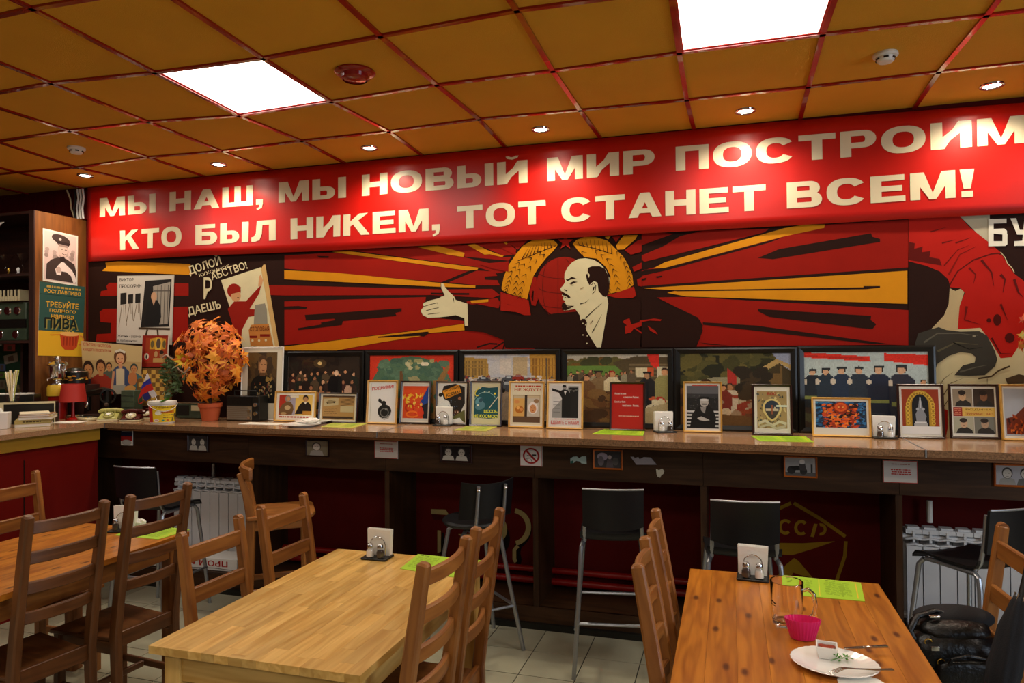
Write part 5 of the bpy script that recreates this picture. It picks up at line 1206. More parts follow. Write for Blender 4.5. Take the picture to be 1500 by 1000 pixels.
def s13(p, iw, ih):
    p.rect(3, 3, 97, 97, 'c4c0b4'); p.rect(6, 6, 94, 80, '8c3418'); p.ell(50, 42, 34, 34, 'a88424', 28); p.rect(14, 40, 84, 80, 'a88424'); r = random.Random(5)
    for k in range(15):
        t = math.radians(180+k*180/14); p.ell(50+30*math.cos(t), 42+28*math.sin(t), 5, 4.2, 'c8a43c', 14); p.ell(50+30*math.cos(t), 42+28*math.sin(t), 3, 2.4, '8c6818', 10)
    for k in range(4): p.ell(20, 50+k*8, 5, 3.6, 'c8a43c', 12); p.ell(80, 50+k*8, 5, 3.6, 'c8a43c', 12); p.ell(20, 50+k*8, 3, 2, '8c6818', 10); p.ell(80, 50+k*8, 3, 2, '8c6818', 10)
    p.ell(50, 38, 20, 22, '101418', 24); p.rect(30, 38, 70, 80, '101418'); p.poly([40, 72, 38, 56, 44, 46, 47, 30, 50, 24, 53, 30, 56, 46, 64, 60, 60, 72], '7c8084'); p.ell(43, 46, 3.5, 3, '9ca0a4', 10); p.ell(57, 46, 3.5, 3, '9ca0a4', 10); p.line([50, 22, 50, 44], 3, 'b0b4b8'); p.rect(36, 71, 64, 79, 'c4c4c0'); p.rect(34, 74, 66, 80, '9c9c98'); p.rect(4, 80, 96, 96, 'd0cec8')
def s14(p, iw, ih):
    p.rect(3, 3, 97, 97, 'c8c4b8'); ph = lambda x, y, w, h, c1, c2, s: (p.rect(x, y, x+w, y+h, c1), p.poly([x+w*.1, y+h, x+w*.2, y+h*.74, x+w*.42, y+h*.62, x+w*.66, y+h*.62, x+w*.9, y+h*.8, x+w*.95, y+h], '2a2620'), p.ell(x+w*.5, y+h*.42, w*.18, h*.26, c2, 18), p.ell(x+w*.48, y+h*.22, w*.19, h*.14, '2a2018', 16), p.rect(x+w*.44, y+h*.5, x+w*.54, y+h*.53, '6a4838'), p.rect(x+w*.4, y+h*.38, x+w*.46, y+h*.4, '3a2c24'), p.rect(x+w*.53, y+h*.38, x+w*.59, y+h*.4, '3a2c24'))
    ph(4, 5, 44, 36, '8c7c64', 'b8946c', 1); ph(50, 5, 46, 36, '3a2c20', '7c5438', 2); ph(4, 61, 45, 33, 'a09c84', 'b89878', 3); ph(50, 61, 46, 33, '6c6c60', 'a4886c', 4)
    p.rect(4, 42, 96, 60, 'c8a44c'); p.rect(4, 42, 24, 60, '8c2418'); tx(p, 'РОДИНА', 32, 49, 58, 4, '6a4818', .01); tx(p, 'ПРИНИМАЕТ ВАС!', 30, 57, 62, 4.5, '9c2c18', .01); bars(p, 6, 45, 22, 4, 3.4, 'c87c60', 1.4)
def s15(p, iw, ih):
    p.rect(4, 4, 96, 96, 'a4a8ac'); p.poly([8, 62, 30, 58, 50, 44, 70, 30, 96, 26, 96, 92, 8, 92], '6c2c14'); r = random.Random(9)
    for k in range(50): p.ell(12+r.random()*80, 56+r.random()*34, 4, 2.2, r.choice(['a84818', '8c3410', 'c86424', '3a1408']), 8, r.random()*3)
GO, GD2 = 'small oak-framed prints on the counter', 'small dark-framed prints on the counter'
SM = [(402, 462, 573, 617.5, 'oak_frame', .011, s1, GO, 'oak-framed print of two people on red and yellow halves, leftmost small frame'),
 (467, 523, 575, 619, 'dark_brown_frame', .009, s2, GD2, 'dark-framed tan print with a small car drawing, behind a napkin holder'),
 (537, 581, 557, 620.5, 'oak_frame', .010, s3, GO, 'oak-framed white poster with a black round pot and red word ПОДНИМИ!'),
 (586, 630, 558, 620.5, 'dark_brown_frame', .010, s4, GD2, 'dark-framed poster in red, yellow and blue abstract shapes'),
 (638, 685, 558.5, 622, 'dark_brown_frame', .010, s5, GD2, 'dark-framed poster of a black cow with tilted orange plate КОРМА?'),
 (688, 735, 558, 624, 'dark_brown_frame', .011, s6, GD2, 'dark-framed teal poster of a car with yellow words НЕ КОСМОС!'),
 (745, 797, 558.5, 626, 'oak_frame', .010, s7, GO, 'oak-framed poster of faces at a window with red НЕ ЖДУТ!'),
 (801, 854, 558.5, 628, 'oak_frame', .010, s8, GO, 'oak-framed black and white poster with red line ЕДЕМТЕ С НАМИ!'),
 (893, 945, 559.5, 630.5, 'dark_brown_frame', .011, s9, GD2, 'dark-framed plain red print with white verse lines'),
 (1001, 1058, 559, 633, 'oak_frame', .010, s10, GO, 'oak-framed black and white photo print of a seated man in a cap'),
 (1102, 1161, 563, 637, 'dark_brown_frame', .012, s11, GD2, 'dark-framed print of a coat of arms with a shield and ribbons'),
 (1189, 1276, 582, 639.5, 'oak_frame', .010, s12, GO, 'wide oak-framed print of orange machinery on blue'),
 (1315, 1384, 562.5, 642, 'dark_brown_frame', .012, s13, GD2, 'dark-framed print of a silver statue under a golden arch'),
 (1391, 1465, 562.5, 642.5, 'dark_brown_frame', .012, s14, GD2, 'dark-framed print with four portraits around a yellow band РОДИНА'),
 (1467, 1530, 563, 645, 'oak_frame', .010, s15, GO, 'oak-framed print cut by the right edge of the photo, behind maple leaves')]
for (a, b, c, d, fm, fw_, fn, g, lab) in SM: framed(a, b, c, d, fm, fw_, lab, fn, lean=6, group=g)

# --- things fixed on the fascia below the counter
FYF = FY-.0185
def onfascia(px0, px1, yt, yb, fm, fw_, lab, fn, cat='framed photo', name='framed_photo', paper='b4ac9c', th=.010, g=None):
    return framed(px0, px1, yt, yb, fm, fw_, lab, fn, lean=0, Y=FYF, zb=None, glass=False, th=th, cat=cat, name=name, paper=paper, group=g)
def bwfaces(n, seed=0, bg='2c2a28'):
    def f(p, iw, ih):
        p.rect(0, 0, 100, 100, bg); r = random.Random(seed)
        for k in range(n):
            x = 100*(k+.5)/n+r.uniform(-6, 6); w_ = 34/n**.6; p.poly([x-w_, 100, x-w_*.8, 70, x-w_*.3, 62, x+w_*.3, 62, x+w_*.8, 70, x+w_, 100], r.choice(['8c8880', '5c5a56', 'aaa498'])); p.ell(x, 38, w_*.62, 30, '3a3632', 18); p.ell(x, 42, w_*.5, 24, 'b4aca0', 18); p.rect(x-w_*.25, 38, x-w_*.1, 41, '2a2622'); p.rect(x+w_*.1, 38, x+w_*.25, 41, '2a2622'); p.rect(x-w_*.15, 55, x+w_*.15, 57, '4a4038')
    return f
GF = 'little framed photos on the counter fascia'
def moto(p, iw, ih):
    p.rect(0, 0, 100, 100, '8c8884'); p.rect(0, 80, 100, 100, '4a4846'); p.ell(20, 68, 14, 22, '2a2826', 18); p.ell(60, 72, 12, 20, '2a2826', 18); p.poly([14, 50, 40, 44, 60, 52, 64, 66, 30, 68], '1c1a18'); p.ell(56, 22, 9, 14, 'c8c0b8', 14); p.poly([46, 34, 66, 34, 70, 70, 48, 66], '3c3836'); p.rect(84, 34, 90, 80, '2c2a28')
onfascia(1148, 1197, 668, 699, 'orange_frame', .008, 'little orange-framed black and white photo of a motorcyclist on the fascia', moto, g=GF)
def elph(p, iw, ih):
    p.rect(0, 0, 100, 100, '34302e'); p.ell(30, 34, 20, 24, '8c8088', 18); p.ell(24, 60, 12, 30, '5c5456', 16); p.poly([44, 100, 48, 50, 60, 40, 70, 60, 72, 100], '4c4444'); p.ell(58, 36, 7, 12, '9c8c84', 14); p.ell(80, 60, 12, 24, '4a4640', 14)
onfascia(869, 912, 658, 687, 'orange_frame', .009, 'little orange-framed photo of two blurred figures on the fascia near torn paper', elph, g=GF)
onfascia(645, 692, 650, 678, 'dark_brown_frame', .016, 'little dark red-framed photo of two long-haired heads on the fascia', bwfaces(2, 3, '1c1416'), g=GF)
onfascia(449, 482, 644, 668, 'dark_brown_frame', .006, 'little dark-framed photo of a man in a beret on the fascia', bwfaces(1, 4, '6c6450'), g=GF)
onfascia(276, 306, 637, 661, 'dark_brown_frame', .008, 'little dark-framed photo of two people, leftmost on the fascia', bwfaces(2, 5, '3a3636'), g=GF)
onfascia(1455, 1520, 679, 713, 'orange_frame', .010, 'little orange-framed photo of a smiling person at the right end of the fascia', bwfaces(2, 6, '9c989c'), g=GF)
def notice(p, iw, ih):
    p.rect(0, 0, 100, 100, '9c2c20'); p.rect(2, 3, 98, 97, 'b4aca4'); bars(p, 24, 14, 78, 1, 5, '8c4038', 4, 1); bars(p, 22, 38, 82, 3, 10, '9c2820', 5.5, 3)
def flat(px0, px1, yt, yb, lab, fn, cat, name, Y=FYF, rz=0.):
    t = framed(px0, px1, yt, yb, 'paper', .0008, lab, fn, lean=0, Y=Y, zb=None, glass=False, th=.0015, cat=cat, name=name)
    return t
flat(549, 583, 645.5, 671, 'small white notice with red lines on the fascia left of the middle', notice, 'notice', 'paper_notice')
flat(1293, 1344, 674, 707, 'larger white notice with red lines on the fascia at the right', notice, 'notice', 'paper_notice')
def nosm(p, iw, ih):
    p.rect(0, 0, 100, 100, 'a01c18'); p.rect(2, 2, 98, 98, 'c4bcb4'); p.line([32, 48, 58, 52, 50, 60, 30, 64, 42, 84, 56, 80, 50, 66], 3, '1a1614'); p.rect(56, 42, 74, 49, '1a1614'); p.line([26, 22, 76, 78], 9, '8c1814'); p.ring(51, 50, 38, 39, 8, 8, '8c1814', 36)
flat(762, 794.5, 652, 682.5, 'square white no-smoking sign with red ring on the fascia', nosm, 'sign', 'no_smoking_sign')
def stick(p, iw, ih): p.rect(0, 0, 100, 45, '1c2038'); p.rect(0, 40, 100, 72, '8c1c18'); p.ell(50, 82, 44, 18, 'a8a49c', 20); p.rect(6, 10, 94, 14, 'a8a49c')
flat(178, 195, 629, 652, 'small blue, red and white sticker on the fascia near the left counter', stick, 'sticker', 'sticker')
def torn(pts, col, lab, extra=None):
    P = [W(740+x/5.769, 640+y/5.769, FYF) for x, y in pts]; c = sum(P, Vector())/len(P)
    m = MB(); n = len(P); m.add([p-c for p in P]+[p-c+Vector((0, -.0015-.002*random.random(), 0)) for p in P], [tuple(range(n)), tuple(range(n, 2*n))[::-1]]+[(i, (i+1) % n, n+(i+1) % n, n+i) for i in range(n)], col)
    if extra:
        Q = [W(740+x/5.769, 640+y/5.769, FYF)-c+Vector((0, -.0042, 0)) for x, y in extra[0]]; m.add(Q, [tuple(range(len(Q)))], extra[1])
    o = m.obj('torn_paper', 'print', smooth=False); o.location = c; tag(o, lab, 'paper scrap')
torn([(552,180),(575,165),(605,162),(625,178),(650,162),(685,162),(688,228),(645,222),(630,205),(600,200),(580,218),(552,222)], '90a098', 'torn greenish sticker remnant on the fascia left of the orange-framed photo', ([(552,205),(575,195),(575,218),(554,222)], '1c4c44'))
torn([(1060,165),(1085,165),(1095,175),(1125,168),(1135,185),(1155,178),(1170,168),(1230,172),(1280,232),(1110,232),(1085,200)], '8c8484', 'torn grey paper strip on the fascia right of the orange-framed photo')
torn([(1275,268),(1300,278),(1325,265),(1345,285),(1338,310),(1320,322),(1310,342),(1288,335),(1280,315)], 'a8a08c', 'small white torn scrap low on the fascia under the grey paper strip')

# =================================================================== POSTERS AT THE LEFT
def poster(corn, lab, fn, nrm, name='poster', cat='poster', th=.002, paper='cfc8b8'):
    """corn: top-left, top-right, bottom-right, bottom-left points of a sheet"""
    TL, TR_, BR, BL = corn; c = sum(corn, Vector())/4; n = Vector(nrm)
    t = empty(name, BL*.5+BR*.5, 0, lab, cat); o = t.location.copy()
    m = MB(); q = [p-o for p in corn]; m.add([p+n*.0005 for p in q]+[p+n*th for p in q], [(0, 1, 2, 3), (7, 6, 5, 4), (0, 4, 5, 1), (1, 5, 6, 2), (2, 6, 7, 3), (3, 7, 4, 0)]); m.obj('sheet', 'paper', t, smooth=False)
    mp = lambda x, y: (TL*(1-x/100)+TR_*x/100)*(1-y/100)+(BL*(1-x/100)+BR*x/100)*y/100-o
    p = Pic(mp, n, d0=th+.0002, dl=.00003); p.rect(0, 0, 100, 100, paper); fn(p); p.obj('print', t); return t
XS = XC+.001
def pilot(p):
    p.rect(4, 3, 96, 97, 'c4aca4'); r = random.Random(5)
    for k in range(26): p.ell(8+r.random()*80, 34+r.random()*20, 6, 4, r.choice(['a08c84', '8c7870', 'b8a098']), 10)
    p.poly([8, 95, 10, 66, 24, 56, 42, 50, 66, 50, 90, 58, 95, 70, 95, 95], '3c302c'); p.ell(56, 32, 14, 15, 'b49c90', 22); p.ell(56, 36, 13, 12, 'c0a89c', 20); p.ell(50, 14, 26, 9, '3c302c', 22, .08); p.poly([34, 18, 78, 18, 72, 26, 42, 25], '2c2220'); p.poly([42, 23, 72, 24, 70, 28, 46, 28], '8c7870'); p.ell(48, 14, 4, 3, 'c4aca4', 10)
    p.line([50, 33, 55, 33], 1.4, '3c302c'); p.line([61, 33, 67, 33], 1.4, '3c302c'); p.line([54, 41, 60, 43, 66, 41], 1.6, '5c4840'); p.poly([46, 50, 58, 46, 64, 52, 58, 62, 50, 60], '2c2220')
    p.poly([34, 74, 44, 64, 52, 58, 60, 58, 66, 62, 82, 70, 92, 80, 97, 92, 88, 96, 80, 82, 66, 76, 52, 76, 50, 84, 38, 84], 'd8c8c0'); p.ell(44, 74, 8, 6, 'b8a094', 14)
poster([XP(62.5, 334, XS), XP(114, 346, XS), XP(113, 419, XS), XP(62.5, 411, XS)], 'black and white photo of a smiling pilot in a peaked cap on the cabinet side', pilot, (1, 0, 0), 'photo_print', 'photo')
def beer(p):
    p.rect(0, 0, 100, 100, '2c4c44'); p.rect(0, 16, 100, 16.8, '18302c'); p.rect(0, 66, 100, 100, 'd0a024'); c = 'c89830'
    bars(p, 12, 4, 90, 1, 3, 'a88c40', 2.6, 2); p.text('РОСГЛАВПИВО', 10, 14, 80, 5, c, .02); p.text('ТРЕБУЙТЕ', 14, 33, 72, 9.5, c, .03); p.text('полного', 22, 40, 58, 4.5, c, .01); p.text('налива', 26, 49, 50, 6, c, .02, -.0)
    p.text('ПИВА', 15, 63.5, 72, 14, '8c8040', .04); p.text('ПИВА', 12.5, 62, 72, 14, '16201c', .035); p.text('до черты', 28, 69.5, 26, 3.4, c, .01); p.line([24, 71.5, 50, 70.5], .9, 'b02c18'); p.text('05л', 58, 69.5, 20, 5.5, 'e0b83c', .02)
    p.poly([46, 68, 90, 68, 86, 86, 78, 91, 58, 91, 50, 86], 'b0401c'); p.ell(68, 69, 22, 3, 'd8a45c', 20); p.ring(92, 77, 10, 7, 2.6, 2, 'c8743c', 18, -90, 110)
    for x in (53, 60, 67, 74, 81): p.poly([x, 73, x+4, 73, x+3.4, 85, x+.6, 85], '8c2c14')
poster([XP(58, 412, XS), XP(124.5, 420, XS), XP(120.5, 522, XS), XP(55, 520.5, XS)], 'green and yellow beer poster with an amber mug on the cabinet side', beer, (1, 0, 0))
def easel(p):
    p.rect(0, 0, 100, 100, 'a49c90'); p.rect(1, 1, 99, 99, 'b4aca0'); k = '2c2622'
    p.text('ВИКТОР', 4, 8.5, 25, 5, k, .02); p.text('ПРОСКУРИН', 4, 18, 39, 5, k, .02); p.text('Жизнь - удача', 2, 92, 42, 4.5, k, .01); p.text('в лабиринтах...', 2, 98.6, 40, 4.2, k, .01)
    for x, y, s in ((8, 26, 1), (22, 28, .8), (35, 27, .8)):
        p.poly([x-2, y, x+9*s, y-1, x+9*s, y+16*s, x-2, y+17*s], '1c1816'); p.line([x+1, y+17*s, x-4, y+50*s], 1, '6c5c48'); p.line([x+7*s, y+17*s, x+10*s, y+48*s], 1, '6c5c48'); p.line([x+4*s, y+17*s, x+5*s, y+36*s], .8, '6c5c48')
    p.poly([50, 8, 96, 6, 94, 74, 44, 76], '1a1614'); p.poly([64, 16, 94, 10, 92, 70, 70, 72], '8c8478'); 
    for x in (72, 78, 84, 90): p.rect(x, 14, x+1.2, 70, '4c4640')
    p.rect(66, 22, 94, 23.5, '4c4640'); p.poly([52, 74, 54, 42, 60, 36, 72, 36, 78, 44, 80, 60, 76, 74], '141212'); p.ell(66, 31, 5, 6.5, 'b08868', 16); p.poly([63, 37, 69, 37, 66, 44], 'a88468'); p.rect(40, 76, 96, 79, '3c2c1c'); p.line([56, 79, 52, 92], 3, '3c2c1c'); p.line([74, 79, 76, 92], 3, '3c2c1c')
Yp = -.004
poster([W(172.5, 404, Yp), W(255.5, 402.5, Yp), W(252, 505, Yp), W(171, 502, Yp)], 'grey and white poster with easels and a man in black on the mural wall', easel, (0, -1, 0))
def people(p):
    p.rect(0, 0, 100, 100, 'a88c5c'); p.rect(0, 0, 100, 34, 'b49c6c'); p.text('КУЛЬТУРНО ОБСЛУЖИМ', 3, 8.5, 47, 6, '9c3020', .02); p.text('КАЖДОГО ПОСЕТИТЕЛЯ!', 3, 18.5, 47, 6, '9c3020', .02)
    def man(x, y, k, cl, hair, sk='b07848'):
        p.poly([x-1.5*k, 100, x-1.3*k, y+2.2*k, x-.5*k, y+1.6*k, x+.5*k, y+1.6*k, x+1.4*k, y+2.4*k, x+1.5*k, 100], cl); p.rect(x-.28*k, y+1.0*k, x+.28*k, y+1.8*k, sk); p.ell(x, y+.5*k, .62*k, .95*k, hair, 18); p.ell(x, y+.75*k, .48*k, .75*k, sk, 18)
        for e in (-.2, .2): p.ell(x+e*k, y+.65*k, .07*k, .07*k, '2a1810', 8)
        p.ell(x, y+1.1*k, .16*k, .05*k, '7c2c20', 8)
    man(46, 40, 8, '4c5044', '2a1c14'); man(88, 42, 10, '3c5a5c', '2c3c3c'); man(10, 42, 15, '2c2c38', '2c1c14'); man(32, 38, 14, '8c2c1c', '3a2014'); p.poly([54, 100, 52, 52, 60, 44, 72, 44, 80, 54, 82, 100], '34405c'); p.poly([58, 100, 58, 50, 66, 48, 72, 50, 72, 100], 'b8a888')
    p.ell(65, 26, 10.5, 15, '5c3820', 22); p.rect(62.5, 36, 68.5, 48, 'b8805c'); p.ell(65, 29, 6.8, 11, 'c09068', 20); p.poly([56, 14, 65, 9, 74, 14, 72, 18, 65, 14, 58, 18], 'c0b8a4'); p.ell(62, 28, 1, 1, '2a1810', 8); p.ell(68, 28, 1, 1, '2a1810', 8); p.line([62, 35, 65, 36.5, 68, 35], 1.2, '9c2c20'); p.line([54, 54, 50, 90], 4, 'b8805c'); p.rect(52, 82, 74, 100, '8c8878'); p.ell(86, 70, 8, 14, 'a8683c', 16); p.ell(82, 90, 10, 7, 'b08040', 16)
poster([W(119, 499, -.08), W(208.5, 507, -.08), W(206, 575, -.08), W(124, 580, -.08)], 'tan retro poster of a waitress and guests standing behind the sewing machine', people, (0, -1, 0))
def icon(p):
    p.rect(0, 0, 100, 100, '7c1c10'); p.rect(14, 8, 96, 88, '8c3418'); p.poly([30, 12, 60, 6, 92, 12, 92, 44, 30, 44], 'b08428'); p.rect(52, 8, 76, 46, 'c8a040'); p.ell(64, 26, 9, 16, '4c4038', 18); p.ell(40, 28, 7, 12, '5c5030', 14); p.ell(86, 28, 6, 12, '5c5030', 14)
    p.ell(56, 60, 7, 10, 'a88458', 14); p.ell(78, 62, 8, 11, '8c6444', 14); p.ell(78, 54, 8, 6, '2a1c14', 14); p.rect(46, 72, 92, 86, 'a8844c'); p.ell(20, 68, 14, 15, 'a8241c', 22); p.ell(20, 67, 9, 10, 'c0b8a4', 20); p.ell(20, 68, 3, 6, '2a2420', 12)
poster([W(211, 491, -.03), W(248, 491, -.03), W(246, 537, -.03), W(208, 537, -.03)], 'small red and gold icon-like board with a round badge above the chessboard', icon, (0, -1, 0), 'icon_board', 'picture', th=.012)
# chessboard standing behind the flag
cb0 = [W(204, 539, -.05), W(252, 539, -.05), W(252, 594, -.10), W(203, 594, -.10)]
t = empty('chessboard', (cb0[2]+cb0[3])/2, 0, 'brown chessboard standing upright behind the little flag', 'chessboard'); o = t.location.copy()
cb = [p-o for p in cb0]; m = MB(); n = Vector((0, -1, 0)); m.add([p for p in cb]+[p+n*.018 for p in cb], [(0, 1, 2, 3), (7, 6, 5, 4), (0, 4, 5, 1), (1, 5, 6, 2), (2, 6, 7, 3), (3, 7, 4, 0)], '5a3c18'); m.obj('board', 'print', t, smooth=False)
for i in range(7):
    for j in range(8):
        f = lambda a, b: (cb[0]*(1-a)+cb[1]*a)*(1-b)+(cb[3]*(1-a)+cb[2]*a)*b+n*.0185
        a0, a1, b0, b1 = .05+i*.128, .05+(i+1)*.128, .05+j*.112, .05+(j+1)*.112
        q = [f(a0, b0), f(a0, b1), f(a1, b1), f(a1, b0)]; MB().add(q+[p+n*.001 for p in q], [(0, 1, 2, 3), (7, 6, 5, 4), (0, 4, 5, 1), (1, 5, 6, 2), (2, 6, 7, 3), (3, 7, 4, 0)], 'a07c34' if (i+j) % 2 else '5c4018').obj('square', 'print', t, smooth=False)

# =================================================================== THINGS ON THE COUNTER
def at(px, py, z=None):
    p = Z(px, py, CT if z is None else z); p.z += .0003; return p
def pxw(p, px):   # real width of a span of pixels at a point
    return px/FPX*(p-ORG).dot(FW)
# flower pot with artificial maple
def leafshape():
    P = []
    for k, (a, r_) in enumerate([(-90, .12), (-60, .40), (-38, .30), (-14, .72), (6, .42), (22, .50), (38, .95), (52, .48), (66, .55), (90, 1.05)]):
        P.append((math.cos(math.radians(a))*r_, math.sin(math.radians(a))*r_+.1))
    L_ = [(-x, y) for x, y in P[-2:0:-1]]
    return P+L_
LS = leafshape()
def leaf(m, c, nrm, s, rot, col, col2):
    nrm = Vector(nrm).normalized(); a = nrm.cross(Vector((.1, .2, 1))).normalized(); b = nrm.cross(a)
    u = a*math.cos(rot)+b*math.sin(rot); v = -a*math.sin(rot)+b*math.cos(rot); c = Vector(c)
    n = len(LS); vs = [c+nrm*.004*s/.04]+[c+u*x*s+v*y*s-nrm*(x*x+y*y)*s*.18 for x, y in LS]
    o = len(m.v)
    m.add(vs, [(0, 1+k, 1+(k+1) % n) for k in range(n)], col)
    for k in range(n): m.c[-n+k] = lin(col2 if k % 4 < 2 else col)
def maple(base, lab, R_, H_, n, cols, seed, cz=.30, pot=True, lean=(0, 0), ls=(.026, .040), big=True, nm='potted_maple'):
    r = random.Random(seed); t = empty(nm, base, 0, lab, 'plant')
    if pot:
        MB().lathe([(.0005, 0), (.050, 0), (.055, .004), (.074, .098), (.081, .100), (.083, .125), (.077, .127), (.073, .110), (.060, .104)], n=30, closed=False).obj('pot', 'terracotta', t)
        MB().lathe([(.0005, .110), (.060, .110), (.073, .108)], n=20, closed=False).obj('soil', 'soil', t)
    br = []
    for k in range(9):
        a = r.uniform(0, 2*PI); e = r.uniform(.2, 1)
        P = [(0, 0, .08), (math.cos(a)*.02, math.sin(a)*.02, cz*.5)] if pot else [(0, 0, 0), (.01, 0, cz*.5)]
        P.append((math.cos(a)*R_*.5*e+lean[0], math.sin(a)*R_*.4*e+lean[1], cz)); P.append((math.cos(a)*R_*.9*e+lean[0], math.sin(a)*R_*.7*e+lean[1], cz+r.uniform(-.1, .5)*H_))
        MB().tube(P, [.004, .0035, .0025, .0015], 6).obj('branch', 'stem_bark', t)
    for k in range(n):
        a = r.uniform(0, 2*PI); ph = math.acos(r.uniform(-1, 1)); q = r.uniform(.55, 1)**.6
        x, y, z = math.sin(ph)*math.cos(a)*R_*q, math.sin(ph)*math.sin(a)*R_*.62*q, math.cos(ph)*H_*q; x *= 1.04+.22*z/H_*(1 if pot else 0)
        nr = Vector((x*1.0+r.uniform(-.5, .5)*R_, y*1.4-R_*.45+r.uniform(-.3, .3)*R_, z*.6+r.uniform(-.5, .5)*R_*.6+.03))
        m = MB(); c1 = r.choice(cols); leaf(m, (0, 0, 0), nr, r.uniform(*ls), r.uniform(0, 6.28), c1, r.choice(cols))
        o = m.obj('leaf', 'maple_leaf', t, smooth=False); o.location = (x+lean[0], y+lean[1], z+cz)
    return t
LC = ['e07c14', 'e88c1c', 'cc6410', 'e89c30', 'd05c18', 'e07028', 'b4541a']
pb = at(308, 616); maple(pb, 'potted artificial maple with orange autumn leaves in a terracotta pot', .262, .31, 205, LC, 4, cz=.45, lean=(-.03, .02), ls=(.050, .078))
pb = at(1530, 640); pb.y = -.30
GC = ['8c9c2c', 'a87024', 'c0582c', 'b0443c', '6c8c24', 'c88440']
maple(pb, 'green and red maple branches reaching in at the right edge of the photo', .225, .30, 150, GC, 8, cz=.46, lean=(.0, -.05), ls=(.040, .060), nm='potted_maple')

# mayonnaise bucket
b = at(238, 619); t = empty('plastic_bucket', b, .0, 'white plastic food bucket with yellow printed wrap under the small flag', 'bucket'); r0 = pxw(b, 17.3); hb = pxw(b, 32)
MB().lathe([(.0005, 0), (r0*.93, 0), (r0*.95, .003), (r0*1.06, hb*.86), (r0*1.10, hb*.87), (r0*1.12, hb*.93), (r0*1.10, hb), (r0*1.05, hb), (r0*.98, hb*.94), (.0005, hb*.94)], n=40, closed=False).obj('body', 'white_plastic', t)
class Cyl:
    pass
def wrap(r1, r2, h0, h1, a0=-150, a1=-30, ro=.0006):
    def f(x, y):
        a = math.radians(a0+(a1-a0)*x/100); z = h1+(h0-h1)*y/100; rr = r1+(r2-r1)*(z-h0)/(h1-h0)+ro; return Vector((math.cos(a)*rr, math.sin(a)*rr, z))
    return f
def wrapgrid(t, f, cols, fn, name='print'):
    p = Pic(f, (0, 0, 1), d0=0, dl=0)
    # curved ground as vertical strips, the drawing follows slightly proud
    for k in range(20): p.rect(k*5, 0, k*5+5, 100, cols[k % len(cols)] if isinstance(cols, list) else cols)
    fn(p); return p.obj(name, t)
f0 = wrap(r0*.955, r0*1.055, .005, hb*.84, -128, 48)
pw = Pic(f0, (0, 0, 1), d0=0, dl=0)
for k in range(20): pw.rect(k*5, 4, k*5+5, 96, 'a82c1c' if k < 4 else 'd8b828')
pw.obj('wrap_print', t)
f1 = wrap(r0*.955, r0*1.055, .005, hb*.84, -118, 30, ro=.0026); pw = Pic(f1, (0, 0, 1), d0=0, dl=0)
pw.text('СПЕЦНАСАЗЬ', 24, 20, 66, 13, '7c5c14', .02); pw.text('МАЙОНЕЗ', 44, 46, 42, 15, 'b02c24', .03); bars(pw, 50, 54, 84, 2, 14, '5c5c3c', 4, 3); pw.ell(36, 44, 10, 12, 'e0dcc8', 14); pw.ell(30, 86, 9, 8, 'e0d8c8', 14); pw.text('67%', 25, 90, 10, 8, 'b02c24', .03); pw.ell(50, 86, 4, 5, '3c8c7c', 12); pw.ell(64, 86, 4, 5, 'c05c2c', 12); pw.poly([84, 60, 96, 40, 99, 90, 78, 92, 80, 76], '4c4438'); pw.obj('lettering', t)
MB().tube([(math.cos(math.radians(a+50))*r0*1.15, math.sin(math.radians(a+50))*r0*1.15, hb*.90-hb*.34*math.sin(math.radians(-a))**1.5) for a in range(-178, 0, 8)], .0022, 8).obj('handle', 'white_plastic', t)
# flag
fb = at(207, 619); fp0 = Vector((b.x-.02, b.y+.01, CT+hb)); tip = W(214, 547, b.y)
tagf = empty('small_flag', (0, 0, 0), 0, 'small white, blue and red striped flag on a stick above the bucket', 'flag'); base_ = W(232, 585, b.y); tagf.location = base_
MB().tube([Vector((0, 0, -.03)), tip-base_], .0022, 8).obj('stick', 'white_plastic', tagf); MB().ball(tip-base_, .005).obj('finial', 'brass', tagf)
ZF = lambda x, y: W(100+x/7.145, 500+y/7.145, b.y-.004)-base_
def stripe(Ps, col, nm, dy=0):
    m = MB(); n = len(Ps); q = [ZF(*p)+Vector((0, dy, 0)) for p in Ps]; m.add(q+[p+Vector((0, .0012, 0)) for p in q], [tuple(range(n)), tuple(range(n, 2*n))[::-1]]+[(i, (i+1) % n, n+(i+1) % n, n+i) for i in range(n)], col); m.obj(nm, 'print', tagf, smooth=False)
stripe([(830,330), (850,385), (800,430), (790,425), (805,375)], 'c4bcb8', 'flag_stripe'); stripe([(850,385), (868,440), (820,455), (768,500), (765,470), (790,425), (800,420)], '2c2c80', 'flag_stripe'); stripe([(868,440), (895,505), (850,520), (800,545), (740,600), (735,650), (760,655), (800,610), (735,655), (732,590), (768,500), (820,455)], 'a82418', 'flag_stripe')
stripe([(840,525), (895,505), (932,565), (880,590), (850,545)], 'b0a8a8', 'flag_stripe', -.002); stripe([(775,560), (838,525), (865,585), (820,622), (790,600)], '24245c', 'flag_stripe', -.003)
